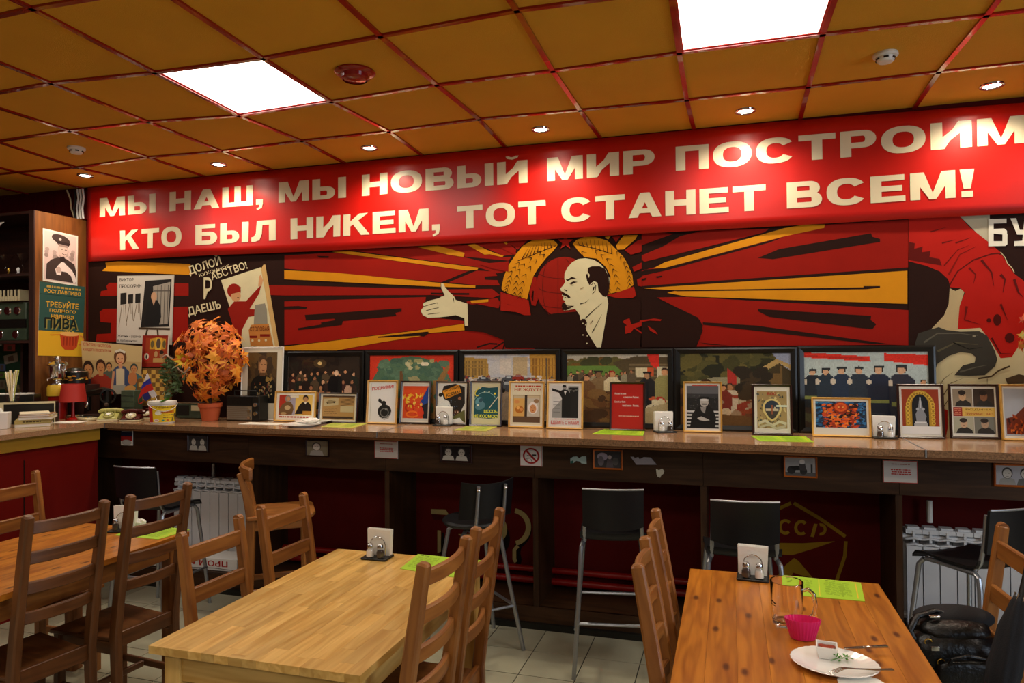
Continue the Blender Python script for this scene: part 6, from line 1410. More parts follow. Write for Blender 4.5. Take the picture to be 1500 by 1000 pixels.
# bouquet in film
bq = W(268, 605, b.y-.26); t = empty('wrapped_bouquet', bq, 0, 'yellow and orange flower wrapped in clear film leaning before the maple', 'bouquet')
ZB2 = lambda x, y, dy=0: W(100+x/7.145, 500+y/7.145, b.y-.26+dy)-bq
m = MB(); ctr = ZB2(1130, 330); r = random.Random(2)
ringp = [(985,155), (1060,140), (1150,190), (1200,330), (1280,270), (1240,400), (1150,540), (1060,610), (1015,600), (1020,420), (1035,330), (990,210)]
q0 = [ZB2(*p) for p in ringp]; n = len(q0); q1 = [p+Vector((0, -.03, 0)) for p in q0]; c0 = ctr+Vector((0, .02, 0)); c1 = ctr+Vector((0, -.055, 0))
m.add(q0+[c0, c1], [(i, (i+1) % n, n) for i in range(n)]+[((i+1) % n, i, n+1) for i in range(n)]); m.obj('film', 'film', t, ang=20)
mf = MB()
for k in range(150):
    p = ZB2(1010+r.random()*190*(1-.0), 190+r.random()*370, r.uniform(-.02, .02)); d = Vector((r.uniform(-1, 1), r.uniform(-1, 0), r.uniform(-.6, 1))).normalized(); s = d.cross(Vector((0, 1, .2))).normalized()*.010
    mf.add([p, p+d*.020+s, p+d*.050, p+d*.020-s], [(0, 1, 2, 3)], r.choice(['3c5428', '4c6434', '5c7444', '6c7c58']))
tag(mf.obj('foliage', 'maple_leaf', t, smooth=False), kind='stuff')
MB().tube([ZB2(1060, 560), ZB2(1040, 600), (b+Vector((0, -.02, hb*.95)))-bq], [.010, .008, .007], 8).obj('stems', 'herb', t)
mb_ = MB(); mb_.tube([ZB2(985,170), ZB2(1020,140), ZB2(1100,190), ZB2(1150,290), ZB2(1215,335), ZB2(1270,270)], .006, 8, col='b0907c'); mb_.obj('pink_trim', 'print', t)
fc = ZB2(1225, 190, -.035)
for k in range(34):
    a = k*2.4; l = .046+.014*(k % 3); d = Vector((math.cos(a), -.45-.2*(k % 2), math.sin(a)*.75)); d2 = Vector((-math.sin(a), 0, math.cos(a)))*.010
    MB().add([fc-d2*.5, fc+d*l*.6-d2, fc+d*l, fc+d*l*.6+d2, fc+d2*.5], [(0, 1, 2, 3, 4)], ['d8b020', 'e0c028', 'd87c18'][k % 3]).obj('petal', 'maple_leaf', t, smooth=False)
MB().ball(fc+Vector((0, -.012, 0)), (.022, .014, .018), col='c8501c').obj('flower_heart', 'maple_leaf', t)
# two radios
def radio(px0, px1, yt, yb, dep, lab, style):
    p = at((px0+px1)/2, yb); w_ = pxw(p, px1-px0); h_ = pxw(p, yb-yt); t = empty('radio', p, 0, lab, 'radio')
    if style == 1:
        MB().box2((-w_/2, 0, .004), (w_/2, dep, h_)).obj('case', 'black_plastic', t, bev=.004)
        gw = w_*.78; MB().box2((-w_/2+.006, -.003, .010), (-w_/2+gw, .002, h_*.60)).obj('speaker_grille', 'radio_grille', t)
        for k in range(14): MB().box2((-w_/2+.010, -.0045, .014+k*(h_*.56)/14), (-w_/2+gw-.035, -.002, .0155+k*(h_*.56)/14)).obj('grille_bar', 'grey_metal', t, smooth=False)
        MB().box2((-w_/2+.006, -.003, h_*.68), (-w_/2+gw, .002, h_*.96)).obj('tuning_scale', 'black_frame', t)
        for z in (h_*.42, h_*.16): MB().lathe([(.0005, .010), (.011, .010), (.013, 0)], T=TR((-w_/2+gw-.018, -.003, z), rx=PI/2), n=18, closed=False).obj('knob', 'chrome', t)
        for z in (h_*.66, h_*.32): MB().lathe([(.0005, .012), (.014, .012), (.016, 0)], T=TR((w_/2-.028, -.001, z), rx=PI/2), n=18, closed=False).obj('knob', 'chrome', t)
        MB().tube([(-w_/2+.03, dep*.5, h_), (-w_/2+.03, dep*.5, h_+.035), (w_/2-.06, dep*.5, h_+.035), (w_/2-.06, dep*.5, h_)], .004, 8).obj('carry_handle', 'black_plastic', t)
    else:
        MB().box2((-w_/2, 0, .003), (w_/2, dep, h_)).obj('case', 'accordion_green', t, bev=.005); MB().box2((-w_/2+.01, -.002, h_*.2), (-w_/2+w_*.5, .001, h_*.85)).obj('speaker_grille', 'black_plastic', t); MB().box2((.02, -.002, h_*.5), (w_/2-.01, .001, h_*.85)).obj('tuning_scale', 'cream_plastic', t)
        MB().tube([(-w_/2, 0, h_), (w_/2, 0, h_)], .003, 8).obj('chrome_trim', 'chrome', t)
radio(327, 384, 580, 617, .10, 'black transistor radio with silver knobs right of the terracotta pot', 1)
radio(254, 300, 590, 613, .07, 'dull green old radio half hidden between bucket and terracotta pot', 2)
# rotary telephones
def phone(px, py, wpx, body, lab, rz=.15, dial='cream_plastic'):
    p = at(px, py); w_ = pxw(p, wpx); t = empty('rotary_telephone', p, rz, lab, 'telephone')
    m = MB(); a = w_/2; pr = [(0, .012), (0, .020), (w_*.42, w_*.36), (w_*.78, w_*.40), (w_*.80, .012)]
    for sx in (-1, 1):
        for (y, z) in pr: m.v.append((sx*a*(1-.12*z/(w_*.4)), y, z)); m.g.append((0, 0, 0))
    n = 5
    for k in range(n): m.f.append([k, (k+1) % n, n+(k+1) % n, n+k]); m.c.append((1, 1, 1)); m.mi.append(0)
    m.f += [[4, 3, 2, 1, 0], [5, 6, 7, 8, 9]]; m.c += [(1, 1, 1)]*2; m.mi += [0, 0]; m.obj('body', body, t, bev=.006)
    MB().box2((-a*1.02, -.006, 0), (a*1.02, w_*.82, .010)).obj('base_plate', 'cream_plastic', t, bev=.003)
    sl_ = math.atan2(w_*.36-.02, w_*.42); T_ = TR((0, w_*.21, w_*.19+.012), rx=sl_)
    MB().lathe([(w_*.26, .0), (w_*.26, .008), (w_*.24, .011), (w_*.11, .011), (.0005, .009)], n=30, T=T_, closed=False).obj('dial', dial, t)
    MB().lathe([(w_*.10, .011), (w_*.095, .015), (.0005, .015)], n=20, T=T_, closed=False).obj('dial_centre', 'porcelain', t)
    for k in range(10):
        an = k*.55; MB().lathe([(.0005, .0118), (w_*.035, .0118)], c=(math.cos(an)*w_*.18, math.sin(an)*w_*.18, 0), n=10, T=T_, closed=False).obj('finger_hole', 'black_plastic', t)
    MB().bar([(-a*1.1, w_*.62, w_*.44), (-a*.9, w_*.62, w_*.50), (-a*.4, w_*.62, w_*.53), (a*.4, w_*.62, w_*.53), (a*.9, w_*.62, w_*.50), (a*1.1, w_*.62, w_*.44)], .04, .028, ch=.008).obj('handset', body, t)
    for sx in (-1, 1): MB().box((sx*a*.45, w_*.62, w_*.43), (.012, .05, .04)).obj('cradle', body, t, bev=.003)
    return t
phone(157, 616.5, 28, 'phone_green', 'olive green rotary telephone on the counter beside the brown one', .5, 'phone_green')
phone(190, 617.5, 27, 'phone_brown', 'brown rotary telephone with cream dial between the olive one and the bucket', .5)
phone(212, 613.5, 24, 'phone_brown', 'dark brown rotary telephone half hidden behind the bucket', -.1)
# calculators
for (x, y, wp, dp_, lab, rz) in ((118, 615.5, 40, .11, 'cream desktop calculator with a dark display near the counter corner', -.35), (106, 612.5, 36, .08, 'second cream calculator lying behind the first near the counter corner', -.30)):
    p = at(x, y); w_ = pxw(p, wp); t = empty('calculator', p, rz, lab, 'calculator'); s = .012
    MB().box2((-w_/2, 0, .001), (w_/2, dp_, .020)).obj('case', 'cream_plastic', t, bev=.003); MB().box2((-w_/2+.008, dp_*.68, .0205), (w_/2-.008, dp_*.92, .023)).obj('display', 'black_plastic', t)
    for i in range(9):
        for j in range(3): MB().box((-w_/2+.016+i*(w_-.032)/8, .015+j*.022, .0225), (.010, .012, .005)).obj('key', 'black_plastic' if i < 5 else 'yellow_enamel' if i == 7 else 'grey_metal', t)
# books
rb = random.Random(3); p0 = Vector((-5.46, -.90, CT)); z = CT+.0006
for k, (th_, col, dx, dy, rz, w_, d_) in enumerate([(.022, 'b0a068', 0, 0, .08, .20, .27), (.024, '9c8c54', -.004, .006, .12, .20, .26), (.020, 'a89c6c', .012, .01, .02, .19, .26), (.012, '8c6440', .01, .0, -.04, .17, .24), (.008, 'c8bca0', .0, .02, .2, .17, .23)]):
    m = MB(); t = empty('book', (p0.x+dx, p0.y+dy+.03, z), rz+.72, ['lowest book of the stack near the left counter corner, olive spine', 'second book from the bottom of the stack at the left, lettered olive spine', 'third book from the bottom of the stack at the left, pale cover', 'fourth book of the stack at the left, thin brown cover', 'topmost booklet of the stack at the left, pale open pages'][k], 'book', 'stack of old books on the left counter')
    m.box2((-w_/2, 0, 0), (w_/2, d_, .0018), col=col).box2((-w_/2, 0, th_-.0018), (w_/2, d_, th_), col=col).box2((-w_/2, 0, 0), (-w_/2+.002, d_, th_), col=col); m.obj('cover', 'print', t, smooth=False)
    MB().box2((-w_/2+.003, .003, .0018), (w_/2-.003, d_-.004, th_-.0018)).obj('page_block', 'paper', t, smooth=False)
    if k == 1: pw = Pic(lambda x, y: Vector((-w_/2+w_*x/100, 0, th_*(1-y/100))), (0, -1, 0)); pw.rect(0, 0, 100, 100, col); pw.text('НЕЗНАЙКА', 20, 76, 50, 50, '3c3014', .01) if False else bars(pw, 20, 30, 75, 1, 10, '3c3014', 34, 5); pw.obj('spine_print', t)
    z += th_+.0006
# loose papers by the books
o = MB().box((0, 0, .001), (.20, .14, .002), T=TR((0, 0, 0), .3)).obj('paper_sheet', 'paper'); o.location = at(100, 618.5); tag(o, 'pale paper sheet lying by the calculator at the counter corner', 'paper')
o = MB().box((0, 0, .001), (.30, .12, .002), T=TR((0, 0, 0), .02)).obj('paper_sheet', 'paper'); o.location = at(385, 620.5); tag(o, 'white paper sheet lying under the plates on the counter', 'paper')
# napkin box at the far left edge
p = Vector((-5.57, -1.05, CT+.0004)); t = empty('napkin_box', p, math.radians(42), 'white open box full of folded napkins at the left edge', 'box')
MB().box2((-.16, 0, .0), (.075, .12, .105)).obj('box', 'cardboard_white', t, bev=.002)
for k in range(9): MB().prism([(-.10, 0), (.0, 0), (-.02, .05), (-.06, .07), (-.09, .045)], .004, T=TR((.05-.02*(k % 3)*.4, .012+k*.011, .08), rz=0, rx=PI/2, s=1)).obj('napkin', 'napkin', t, smooth=False)
# printer-like device with cream trim, black boxes
p = Vector((-5.72, -.70, CT+.0004)); t = empty('receipt_printer', p, math.radians(40), 'black device with cream front frame behind the books at the left', 'appliance')
w_ = .335; MB().box2((-w_/2, .0, .001), (w_/2, .13, .148)).obj('body', 'black_plastic', t, bev=.004)
m = MB(); m.box2((-w_/2, -.004, .138), (w_/2, .004, .152)); m.obj('top_trim', 'cream_plastic', t); MB().box2((-w_/2, -.004, 0), (-w_/2+.03, .004, .138)).obj('side_trim', 'cream_plastic', t); MB().box2((w_/2-.006, -.004, 0), (w_/2, .004, .138)).obj('side_trim', 'cream_plastic', t)
p2 = Vector((-5.93, -.66, CT)); t = empty('black_box', (p2.x, p2.y, CT+.0005), math.radians(30), 'low black cabinet with papers on top behind the cream-framed device', 'box')
MB().box2((-.22, 0, 0), (.15, .12, .195)).obj('body', 'black_plastic', t, bev=.003)
o = MB().box((0, 0, .004), (.26, .14, .008), T=TR((0, 0, 0), -.1)).obj('paper_pile', 'paper'); o.location = (p2.x-.04, p2.y+.05, CT+.197); o.rotation_euler.z = .5; o.scale = (.9, .7, 1); tag(o, 'white papers lying on the low black cabinet behind the straws', 'paper')
# mug with straws
p = at(24, 603); p = W(24, 581, p.y-.02); zt_ = p.z; t = empty('glass_mug', (p.x, p.y-.0, CT+.094), 0, 'clear glass mug holding drinking straws at the left edge', 'mug')
t.location = (-5.80, -.745, CT+.1530)
MB().lathe([(.0005, 0), (.040, 0), (.043, .004), (.041, .12), (.039, .12), (.040, .008), (.0005, .006)], n=26, closed=False).obj('vessel', 'glass', t)
MB().tube([(.041, .0, .10), (.068, .0, .095), (.078, .0, .07), (.070, .0, .045), (.042, .0, .032)], .0042, 10).obj('handle', 'glass', t)
st_loc = t.location.copy()
for k in range(16):
    a = k*2.4; rr = .008+.018*((k*7) % 5)/5; dx, dy = math.cos(a), math.sin(a)*.6; sp_ = .05*math.cos(a)
    o = MB().tube([(dx*rr*.5, dy*rr*.5, 0), (dx*rr+sp_*.9, dy*rr, (.195+.01*(k % 3)))], .0042, 7, col=['d8d0b8', 'c8c078', 'd8c8a0', 'a8b058', 'e0dcd0'][k % 5]).obj('drinking_straw', 'print'); o.location = st_loc+Vector((0, 0, .008)); tag(o, ['cream', 'yellow', 'beige', 'green-striped', 'white'][k % 5]+' drinking straw standing in the glass mug at the left', 'straw', 'straws in the glass mug')
# samovar on a yellow and red stand
p = at(82, 612); t = empty('samovar', (p.x, -.37, CT), 0, 'small silver samovar with two scroll handles standing on the yellow stand', 'samovar'); q_ = W(84.5, 563, -.37); s_ = pxw(q_, 1.0); t.location = q_
P_ = [(.0005, 0), (10, 0), (9.5, 1.5), (5, 3), (4, 5), (8, 8), (10, 12), (11, 22), (11, 27), (14, 28), (14, 29.5), (11, 31), (7, 33.5), (5, 34), (4, 37), (6, 40), (5, 41), (.0005, 41)]
MB().lathe([(a*s_, b_*s_) for a, b_ in P_], n=32, closed=False).obj('body', 'chrome', t)
for sx in (-1, 1): MB().tube([(sx*11*s_, 0, 20*s_), (sx*15*s_, 0, 22*s_), (sx*16*s_, 0, 27*s_), (sx*18*s_, 0, 31*s_), (sx*15*s_, 0, 32*s_)], 1.3*s_, 8).obj('handle', 'chrome', t)
MB().tube([(0, -10*s_, 10*s_), (0, -16*s_, 9*s_), (0, -17*s_, 6*s_)], 1.2*s_, 8).obj('tap', 'chrome', t)
o = empty('enamel_stand', (q_.x, q_.y, CT), 0, 'red enamel drum with a yellow rim under the samovar', 'stand'); hh = q_.z-CT-.001
MB().lathe([(.0005, 0), (11*s_, 0), (12*s_, hh*.55), (12*s_, hh*.68)], n=28, closed=False).obj('drum', 'red_enamel', o); MB().lathe([(13.5*s_, hh*.68), (13.5*s_, hh*.92), (12*s_, hh), (.0005, hh)], n=28, closed=False).obj('rim', 'yellow_enamel', o)
# painted black pot with gold leaves
q_ = W(110, 563, -.22); s_ = pxw(q_, 1.0); t = empty('painted_pot', q_, 0, 'black lacquered pot with painted gold leaves above the red lamp shade', 'pot')
MB().lathe([(.0005, 0), (15.5*s_, 0), (17*s_, 2*s_), (17*s_, 17*s_), (15.5*s_, 19*s_), (11*s_, 21.5*s_), (9*s_, 24*s_), (.0005, 25*s_)], n=36, closed=False).obj('body', 'black_plastic', t); MB().lathe([(16.6*s_, 18*s_), (17.6*s_, 18.5*s_), (16.6*s_, 19.5*s_)], n=36, closed=False).obj('silver_rim', 'chrome', t)
pw = Pic(wrap(17*s_, 17*s_, 2*s_, 17*s_, -140, 30, ro=.003), (0, 0, 1), d0=.0, dl=0.0)
for (x, y, a, c) in ((8,40,.8,'c89028'), (14,60,-.6,'c8a83c'), (22,30,.4,'c88020'), (28,62,1.2,'c0a040'), (38,50,1.4,'c87818'), (44,34,-.4,'c8a040'), (48,66,.5,'c88020'), (56,28,-.5,'c87c18'), (66,62,-.9,'c8a848'), (74,52,1.0,'c8c078'), (82,44,1.3,'c87c1c'), (92,60,.6,'c89830')): pw.ell(x, y, 5.5, 13 if abs(a) > 1 else 7, c, 14, a)
pw.obj('painted_leaves', t)
o = MB().box2((-.07, -.05, 0), (.09, .09, q_.z-CT-.001)).obj('dark_stand', 'cabinet_dark'); o.location = (q_.x+.02, q_.y+.03, CT+.0004); tag(o, 'dark box carrying the painted pot behind the red lamp', 'box')
# red table lamp
p = W(107, 605, -.40); s_ = pxw(p, 1.0); t = empty('table_lamp', (p.x, -.40, CT+.0004), 0, 'small table lamp with a dark red conical shade at the left', 'lamp'); hz = W(107, 588, -.40).z-CT; ht = W(107, 562, -.40).z-CT
MB().lathe([(18*s_, hz), (14.5*s_, ht), (14.2*s_, ht), (17.7*s_, hz)], n=36, closed=False).obj('shade', 'red_shade', t); MB().lathe([(.0005, 0), (10*s_, 0), (10*s_, .008), (3*s_, .02), (2*s_, .05), (2*s_, hz+.03), (.0005, hz+.03)], n=24, closed=False).obj('base', 'red_enamel', t)
MB().lathe([(.0005, hz-.01), (3*s_, hz), (4*s_, hz+.03), (.0005, hz+.05)], n=16, closed=False).obj('bulb', 'porcelain', t)
# sewing machine
p = W(150, 596, -.22); s_ = pxw(p, 1.0); t = empty('sewing_machine', (p.x, -.24, CT+.0004), .0, 'old black sewing machine with a handwheel before the tan poster', 'sewing machine'); Hh = (W(150, 567, -.24).z-CT)
MB().box2((-26*s_, -.06, 0), (26*s_, .08, .03)).obj('bed', 'cabinet_dark', t, bev=.004)
MB().bar([(-26*s_, 0, Hh*.62), (-20*s_, 0, Hh*.80), (-6*s_, 0, Hh*.84), (6*s_, 0, Hh*.90), (16*s_, 0, Hh*.86)], .05, 9*s_, ch=.012).obj('arm', 'black_plastic', t); MB().bar([(13*s_, 0, .03), (13*s_, 0, Hh*.9)], .055, .05, up=(0, 1, 0), ch=.012).obj('pillar', 'black_plastic', t); MB().bar([(-22*s_, 0, .06), (-22*s_, 0, Hh*.8)], .035, .04, up=(0, 1, 0), ch=.01).obj('head', 'black_plastic', t)
for (x, y, rr, mm) in ((17, -.02, 11, 'chrome'),): MB().lathe([(rr*s_*.78, -.010), (rr*s_, -.008), (rr*s_, .008), (rr*s_*.78, .010), (rr*s_*.78, -.010)], n=30, T=TR((x*s_+.01, -.02, Hh*.72), rx=PI/2, ry=0) @ Matrix.Rotation(.5, 4, 'Y'), closed=False).obj('handwheel', 'black_frame', t)
MB().lathe([(10.2*s_, -.011), (10.8*s_, -.0105), (10.8*s_, -.009)], n=30, T=TR((17*s_+.01, -.022, Hh*.72), rx=PI/2) @ Matrix.Rotation(.5, 4, 'Y'), closed=False).obj('wheel_rim', 'chrome', t); MB().ball((22*s_, -.05, Hh*.45), .016).obj('crank_knob', 'stem_bark', t); MB().ball((-18*s_, -.04, Hh*.45), (.02, .012, .028)).obj('face_plate', 'chrome', t)
# grey-green tin box
p = W(193, 596, -.22); t = empty('tin_box', (p.x, -.26, CT+.0004), 0, 'grey-green ribbed box between the sewing machine and the chessboard', 'box'); w_ = pxw(p, 24); hz = W(193, 572, -.26).z-CT
MB().box2((-w_/2, 0, 0), (w_/2, .08, hz)).obj('body', 'accordion_green', t, bev=.003)
for k in range(4): MB().box2((-w_/2+.004, -.002, hz*(.2+.2*k)), (w_/2-.004, .001, hz*(.2+.2*k)+.003)).obj('rib', 'black_plastic', t)

# --- napkin holders with shakers
def holder(p, rz, lab, s=1.0, clear=False):
    t = empty('napkin_holder', p, rz, lab, 'napkin holder')
    MB().prism([(-.055, -.045), (.055, -.045), (.060, -.040), (.060, .040), (.055, .045), (-.055, .045), (-.060, .040), (-.060, -.040)], .008).obj('tray', 'black_plastic', t, bev=.002)
    MB().tube([(-.036, .002, .008), (-.036, .002, .055), (-.030, .002, .075), (-.015, .002, .088), (0, .002, .092), (.015, .002, .088), (.030, .002, .075), (.036, .002, .055), (.036, .002, .008)], .0022, 8).obj('wire_arch', 'chrome', t)
    m = MB(); r = random.Random(int(p.x*100))
    for k in range(6):
        y = .012+k*.0045; dz = r.uniform(-.003, .003); m.add([(-.052-.001*k, y, .009), (.052, y, .009), (.056+r.uniform(-.002, .002), y+.002, .118+dz), (-.056+r.uniform(-.002, .002), y+.002, .120+dz), (-.052, y+.003, .009), (.052, y+.003, .009), (.056, y+.006, .117+dz), (-.056, y+.006, .119+dz)], [(0, 1, 2, 3), (5, 4, 7, 6), (3, 2, 6, 7), (0, 3, 7, 4), (1, 5, 6, 2)])
    tag(m.obj('napkins', 'napkin', t, smooth=False), kind='stuff')
    return t
def shaker(p, fill, lab, rz=0):
    t = empty('shaker', p, rz, lab, 'shaker', 'salt and pepper shakers')
    MB().lathe([(.0005, 0), (.0165, 0), (.018, .003), (.0175, .025), (.012, .040), (.011, .044), (.0105, .044), (.0115, .040), (.0165, .025), (.0168, .004), (.0005, .003)], n=20, closed=False).obj('glass_body', 'glass', t)
    MB().lathe([(.0005, .0035), (.0160, .004), (.0158, .024), (.013, .031), (.0005, .032)], n=16, closed=False).obj('filling', fill, t)
    MB().lathe([(.0125, .042), (.0135, .043), (.0130, .054), (.010, .059), (.0005, .061)], n=20, closed=False).obj('cap', 'chrome', t)
def set_(p, rz, who, s=1.0, fl=True):
    h = holder(p, rz, 'napkin holder with wire arch '+who); c, sn = math.cos(rz), math.sin(rz)
    for k, (dx, f) in enumerate(((-.024, 'pepper'), (.024, 'salt')) if fl else ((-.024, 'salt'), (.024, 'pepper'))):
        shaker(p+Vector((c*dx+sn*.022, sn*dx-c*.022, .0085)), f, ('dark pepper shaker ' if f == 'pepper' else 'pale salt shaker ')+'in the holder '+who)
set_(Z(553, 817, TZ)+Vector((0, 0, .0005)), .02, 'on the butcher-block table', fl=False)
set_(Z(1103, 847, TZ)+Vector((0, 0, .0005)), -.06, 'on the right knotty table')
set_(Z(180, 779, TZ)+Vector((-.02, .02, .0005)), .3, 'on the left table')
set_(at(506, 618), .3, 'on the counter in front of the tan print')
set_(at(649, 623), .05, 'on the counter in front of the cow poster')
set_(at(974, 633), .4, 'on the counter right of the plain red print', fl=False)
set_(at(1296, 642), .0, 'on the counter left of the golden arch print')

# --- green menus
def menu(c4, lab, z, txt=True, col='9cc422'):
    P = [Z(x, y, z)+Vector((0, 0, .0004)) for x, y in c4]; c = sum(P, Vector())/4; t = empty('menu_card', c, 0, lab, 'menu'); q = [p-c for p in P]
    MB().add(q+[p+Vector((0, 0, .0015)) for p in q], [(3, 2, 1, 0), (4, 5, 6, 7), (0, 1, 5, 4), (1, 2, 6, 5), (2, 3, 7, 6), (3, 0, 4, 7)], col).obj('card', 'light_green_paper', t, smooth=False)
    mp = lambda x, y: (q[0]*(1-x/100)+q[1]*x/100)*(1-y/100)+(q[3]*(1-x/100)+q[2]*x/100)*y/100
    p = Pic(mp, (0, 0, 1), d0=.0017, dl=.00003)
    if txt:
        for a in (4, 52): bars(p, a, 14, a+34, 12, 6, '6c8c20', 2.2, int(a)); bars(p, a+2, 5, a+18, 1, 4, '3c5c10', 3, 7)
        p.rect(46, 4, 47, 96, 'c8b830'); p.poly([72, 30, 78, 30, 79, 50, 76, 60, 76, 88, 74, 88, 74, 60, 71, 50], '7c9c24'); p.rect(92, 8, 93.5, 90, 'c8a830')
    p.rect(0, 0, 100, 1.5, 'b8d850'); p.obj('print', t); return t
menu([(612, 812), (712, 822), (680, 848), (586, 833)], 'bright green menu on the butcher-block table behind the chair backs', TZ+.0)
menu([(1147, 843), (1261, 854), (1267, 881), (1146, 870)], 'bright green menu lying open on the right knotty table', TZ+.0)
menu([(206, 768), (278, 776), (232, 790), (168, 784)], 'bright green menu on the left table under the napkin holder', TZ+.0)
menu([(885, 628.5), (945, 630), (942, 638), (867, 635.5)], 'green menu on the counter before the plain red print', CT)
menu([(1100, 638.5), (1180, 639.5), (1192, 647.5), (1113, 646)], 'green menu on the counter before the coat of arms print', CT)
menu([(683, 624.5), (728, 625), (712, 631.5), (664, 630)], 'yellowish menu on the counter before the teal car poster', CT, col='b8b850')
menu([(492, 618), (538, 620.5), (516, 627), (470, 625)], 'yellowish menu on the counter under the first napkin holder', CT, col='b8b850')

# --- plates with napkin on the counter
def plate(p, r_, lab, z=0): 
    t = empty('plate', p, 0, lab, 'plate'); MB().lathe([(.0005, .004), (r_*.6, .003), (r_*.62, 0), (r_*.66, 0), (r_*.72, .006), (r_, .015), (r_*1.0, .017), (r_*.72, .0095), (r_*.6, .007), (.0005, .007)], n=40, closed=False).obj('dish', 'porcelain', t); return t
p = at(442, 624); plate(p, pxw(p, 28), 'white plate nearest on the counter by the crumpled napkin')
p2 = at(459, 619.5); plate(p2+Vector((0, 0, .002)), pxw(p2, 27), 'white plate behind the nearest one on the counter')
def crumple(c, s, lab, seed=1):
    r = random.Random(seed); m = MB(); n = 12; k = 7
    for j in range(k):
        for i in range(n):
            a = 2*PI*i/n; rr = s[0]*math.sin(PI*(j+.3)/(k-.1))*r.uniform(.7, 1.25); z = s[2]*(j/(k-1))*r.uniform(.8, 1.2); m.v.append((math.cos(a)*rr, math.sin(a)*rr*s[1]/s[0], max(0, z))); m.g.append((0, 0, 0))
    for j in range(k-1):
        for i in range(n): m.f.append([j*n+i, j*n+(i+1) % n, (j+1)*n+(i+1) % n, (j+1)*n+i]); m.c.append((1, 1, 1)); m.mi.append(0)
    m.f.append(list(range((k-1)*n, k*n))); m.c.append((1, 1, 1)); m.mi.append(0); m.f.append(list(range(n-1, -1, -1))); m.c.append((1, 1, 1)); m.mi.append(0)
    o = m.obj('crumpled_napkin', 'napkin', smooth=False); o.location = c; tag(o, lab, 'napkin')
crumple(p+Vector((.06, .02, .020)), (.060, .040, .035), 'crumpled white napkin lying across the two counter plates', 3)

# =================================================================== THINGS ON THE TABLES
def tz(x, y, dz=0.0005): p = Z(x, y, TZ); p.z += dz; return p
# beer mug
p = tz(1153, 905); p.y += .0; t = empty('beer_mug', tz(1153, 914), 0, 'empty clear glass beer mug with handle standing beside the green menu', 'mug'); r1 = pxw(p, 22); h1 = pxw(p, 62)
MB().lathe([(.0005, 0), (r1*.86, 0), (r1*.90, .004), (r1*.92, .02), (r1*1.0, h1*.5), (r1*1.06, h1), (r1*1.02, h1+.001), (r1*.94, h1*.5), (r1*.84, .022), (.0005, .018)], n=40, closed=False).obj('vessel', 'mug_glass', t) if False else None
mat('mug_glass', 'ffffff', .02, trans=1., ior=1.45)
MB().lathe([(.0005, 0), (r1*.84, 0), (r1*.90, .004), (r1*.93, .02), (r1*.98, h1*.5), (r1*1.03, h1-.002), (r1*1.01, h1), (r1*.97, h1-.002), (r1*.92, h1*.5), (r1*.84, .022), (r1*.7, .016), (.0005, .015)], n=48, closed=False).obj('vessel', 'mug_glass', t)
MB().tube([(r1*.96, 0, h1*.80), (r1*1.3, 0, h1*.84), (r1*1.62, 0, h1*.74), (r1*1.74, 0, h1*.50), (r1*1.6, 0, h1*.27), (r1*1.25, 0, h1*.17), (r1*.92, 0, h1*.20)], [.006, .0062, .0065, .0065, .0065, .0062, .006], 12).obj('handle', 'mug_glass', t)
pw = Pic(wrap(r1*.97, r1*.99, h1*.42, h1*.62, -178, -110), (0, 0, 1), d0=.0004, dl=0); pw.line([2, 60, 30, 30, 60, 55], 18, '2c1c18'); bars(pw, 5, 70, 60, 1, 5, '2c2018', 10, 3); pw.obj('print', t)
# pink silicone mould
q_ = tz(1176, 936); t = empty('silicone_cup', q_, 0, 'oval ribbed pink silicone baking cup next to the white plate', 'cup'); s_ = pxw(q_, 1.0)
rib = lambda a, r_, z: .022*math.cos(28*a)
MB().lathe([(.0005, .001), (15*s_, .001), (17*s_, 2*s_), (25*s_, 30*s_), (24.3*s_, 30*s_), (16.4*s_, 3*s_), (.0005, 2.5*s_)], n=112, sx=1, sy=.62, wob=rib, closed=False).obj('cup_wall', 'pink_silicone', t)
# plate with sauce dish, herbs, cutlery
pc = Z(1222, 970, TZ+.012); rp = (Z(1288, 975, TZ+.012)-Z(1157, 955, TZ+.012)).length/2
t = empty('plate', (pc.x, pc.y, TZ+.0005), 0, 'white oval plate with fluted rim on the right knotty table', 'plate')
fl = lambda a, r_, z: (.012*math.cos(30*a) if r_ > rp*.85 else 0)
MB().lathe([(.0005, .004), (rp*.62, .003), (rp*.64, 0), (rp*.68, 0), (rp*.75, .005), (rp*.985, .014), (rp, .016), (rp*.98, .017), (rp*.76, .0095), (rp*.64, .0065), (.0005, .0065)], n=120, sx=1.0, sy=.86, wob=fl, closed=False, T=TR(rz=-.10)).obj('dish', 'porcelain', t)
sd_ = Z(1211, 955, TZ+.02); s_ = pxw(sd_, 1.0); t = empty('sauce_dish', (sd_.x, sd_.y, TZ+.0085), -.1, 'small square white sauce dish with red sauce remnants on the plate', 'dish')
a, b, h = 10.5*s_, 14.5*s_, 17*s_
MB().add([(-a, -a, 0), (a, -a, 0), (a, a, 0), (-a, a, 0), (-b, -b, h), (b, -b, h), (b, b, h), (-b, b, h), (-b*.86, -b*.86, h), (b*.86, -b*.86, h), (b*.86, b*.86, h), (-b*.86, b*.86, h), (-a*.8, -a*.8, .003), (a*.8, -a*.8, .003), (a*.8, a*.8, .003), (-a*.8, a*.8, .003)], [(3, 2, 1, 0)]+[(i, (i+1) % 4, 4+(i+1) % 4, 4+i) for i in range(4)]+[(4+i, 4+(i+1) % 4, 8+(i+1) % 4, 8+i) for i in range(4)]+[(8+i, 8+(i+1) % 4, 12+(i+1) % 4, 12+i) for i in range(4)]+[(12, 13, 14, 15)]).obj('bowl', 'porcelain', t, smooth=False)
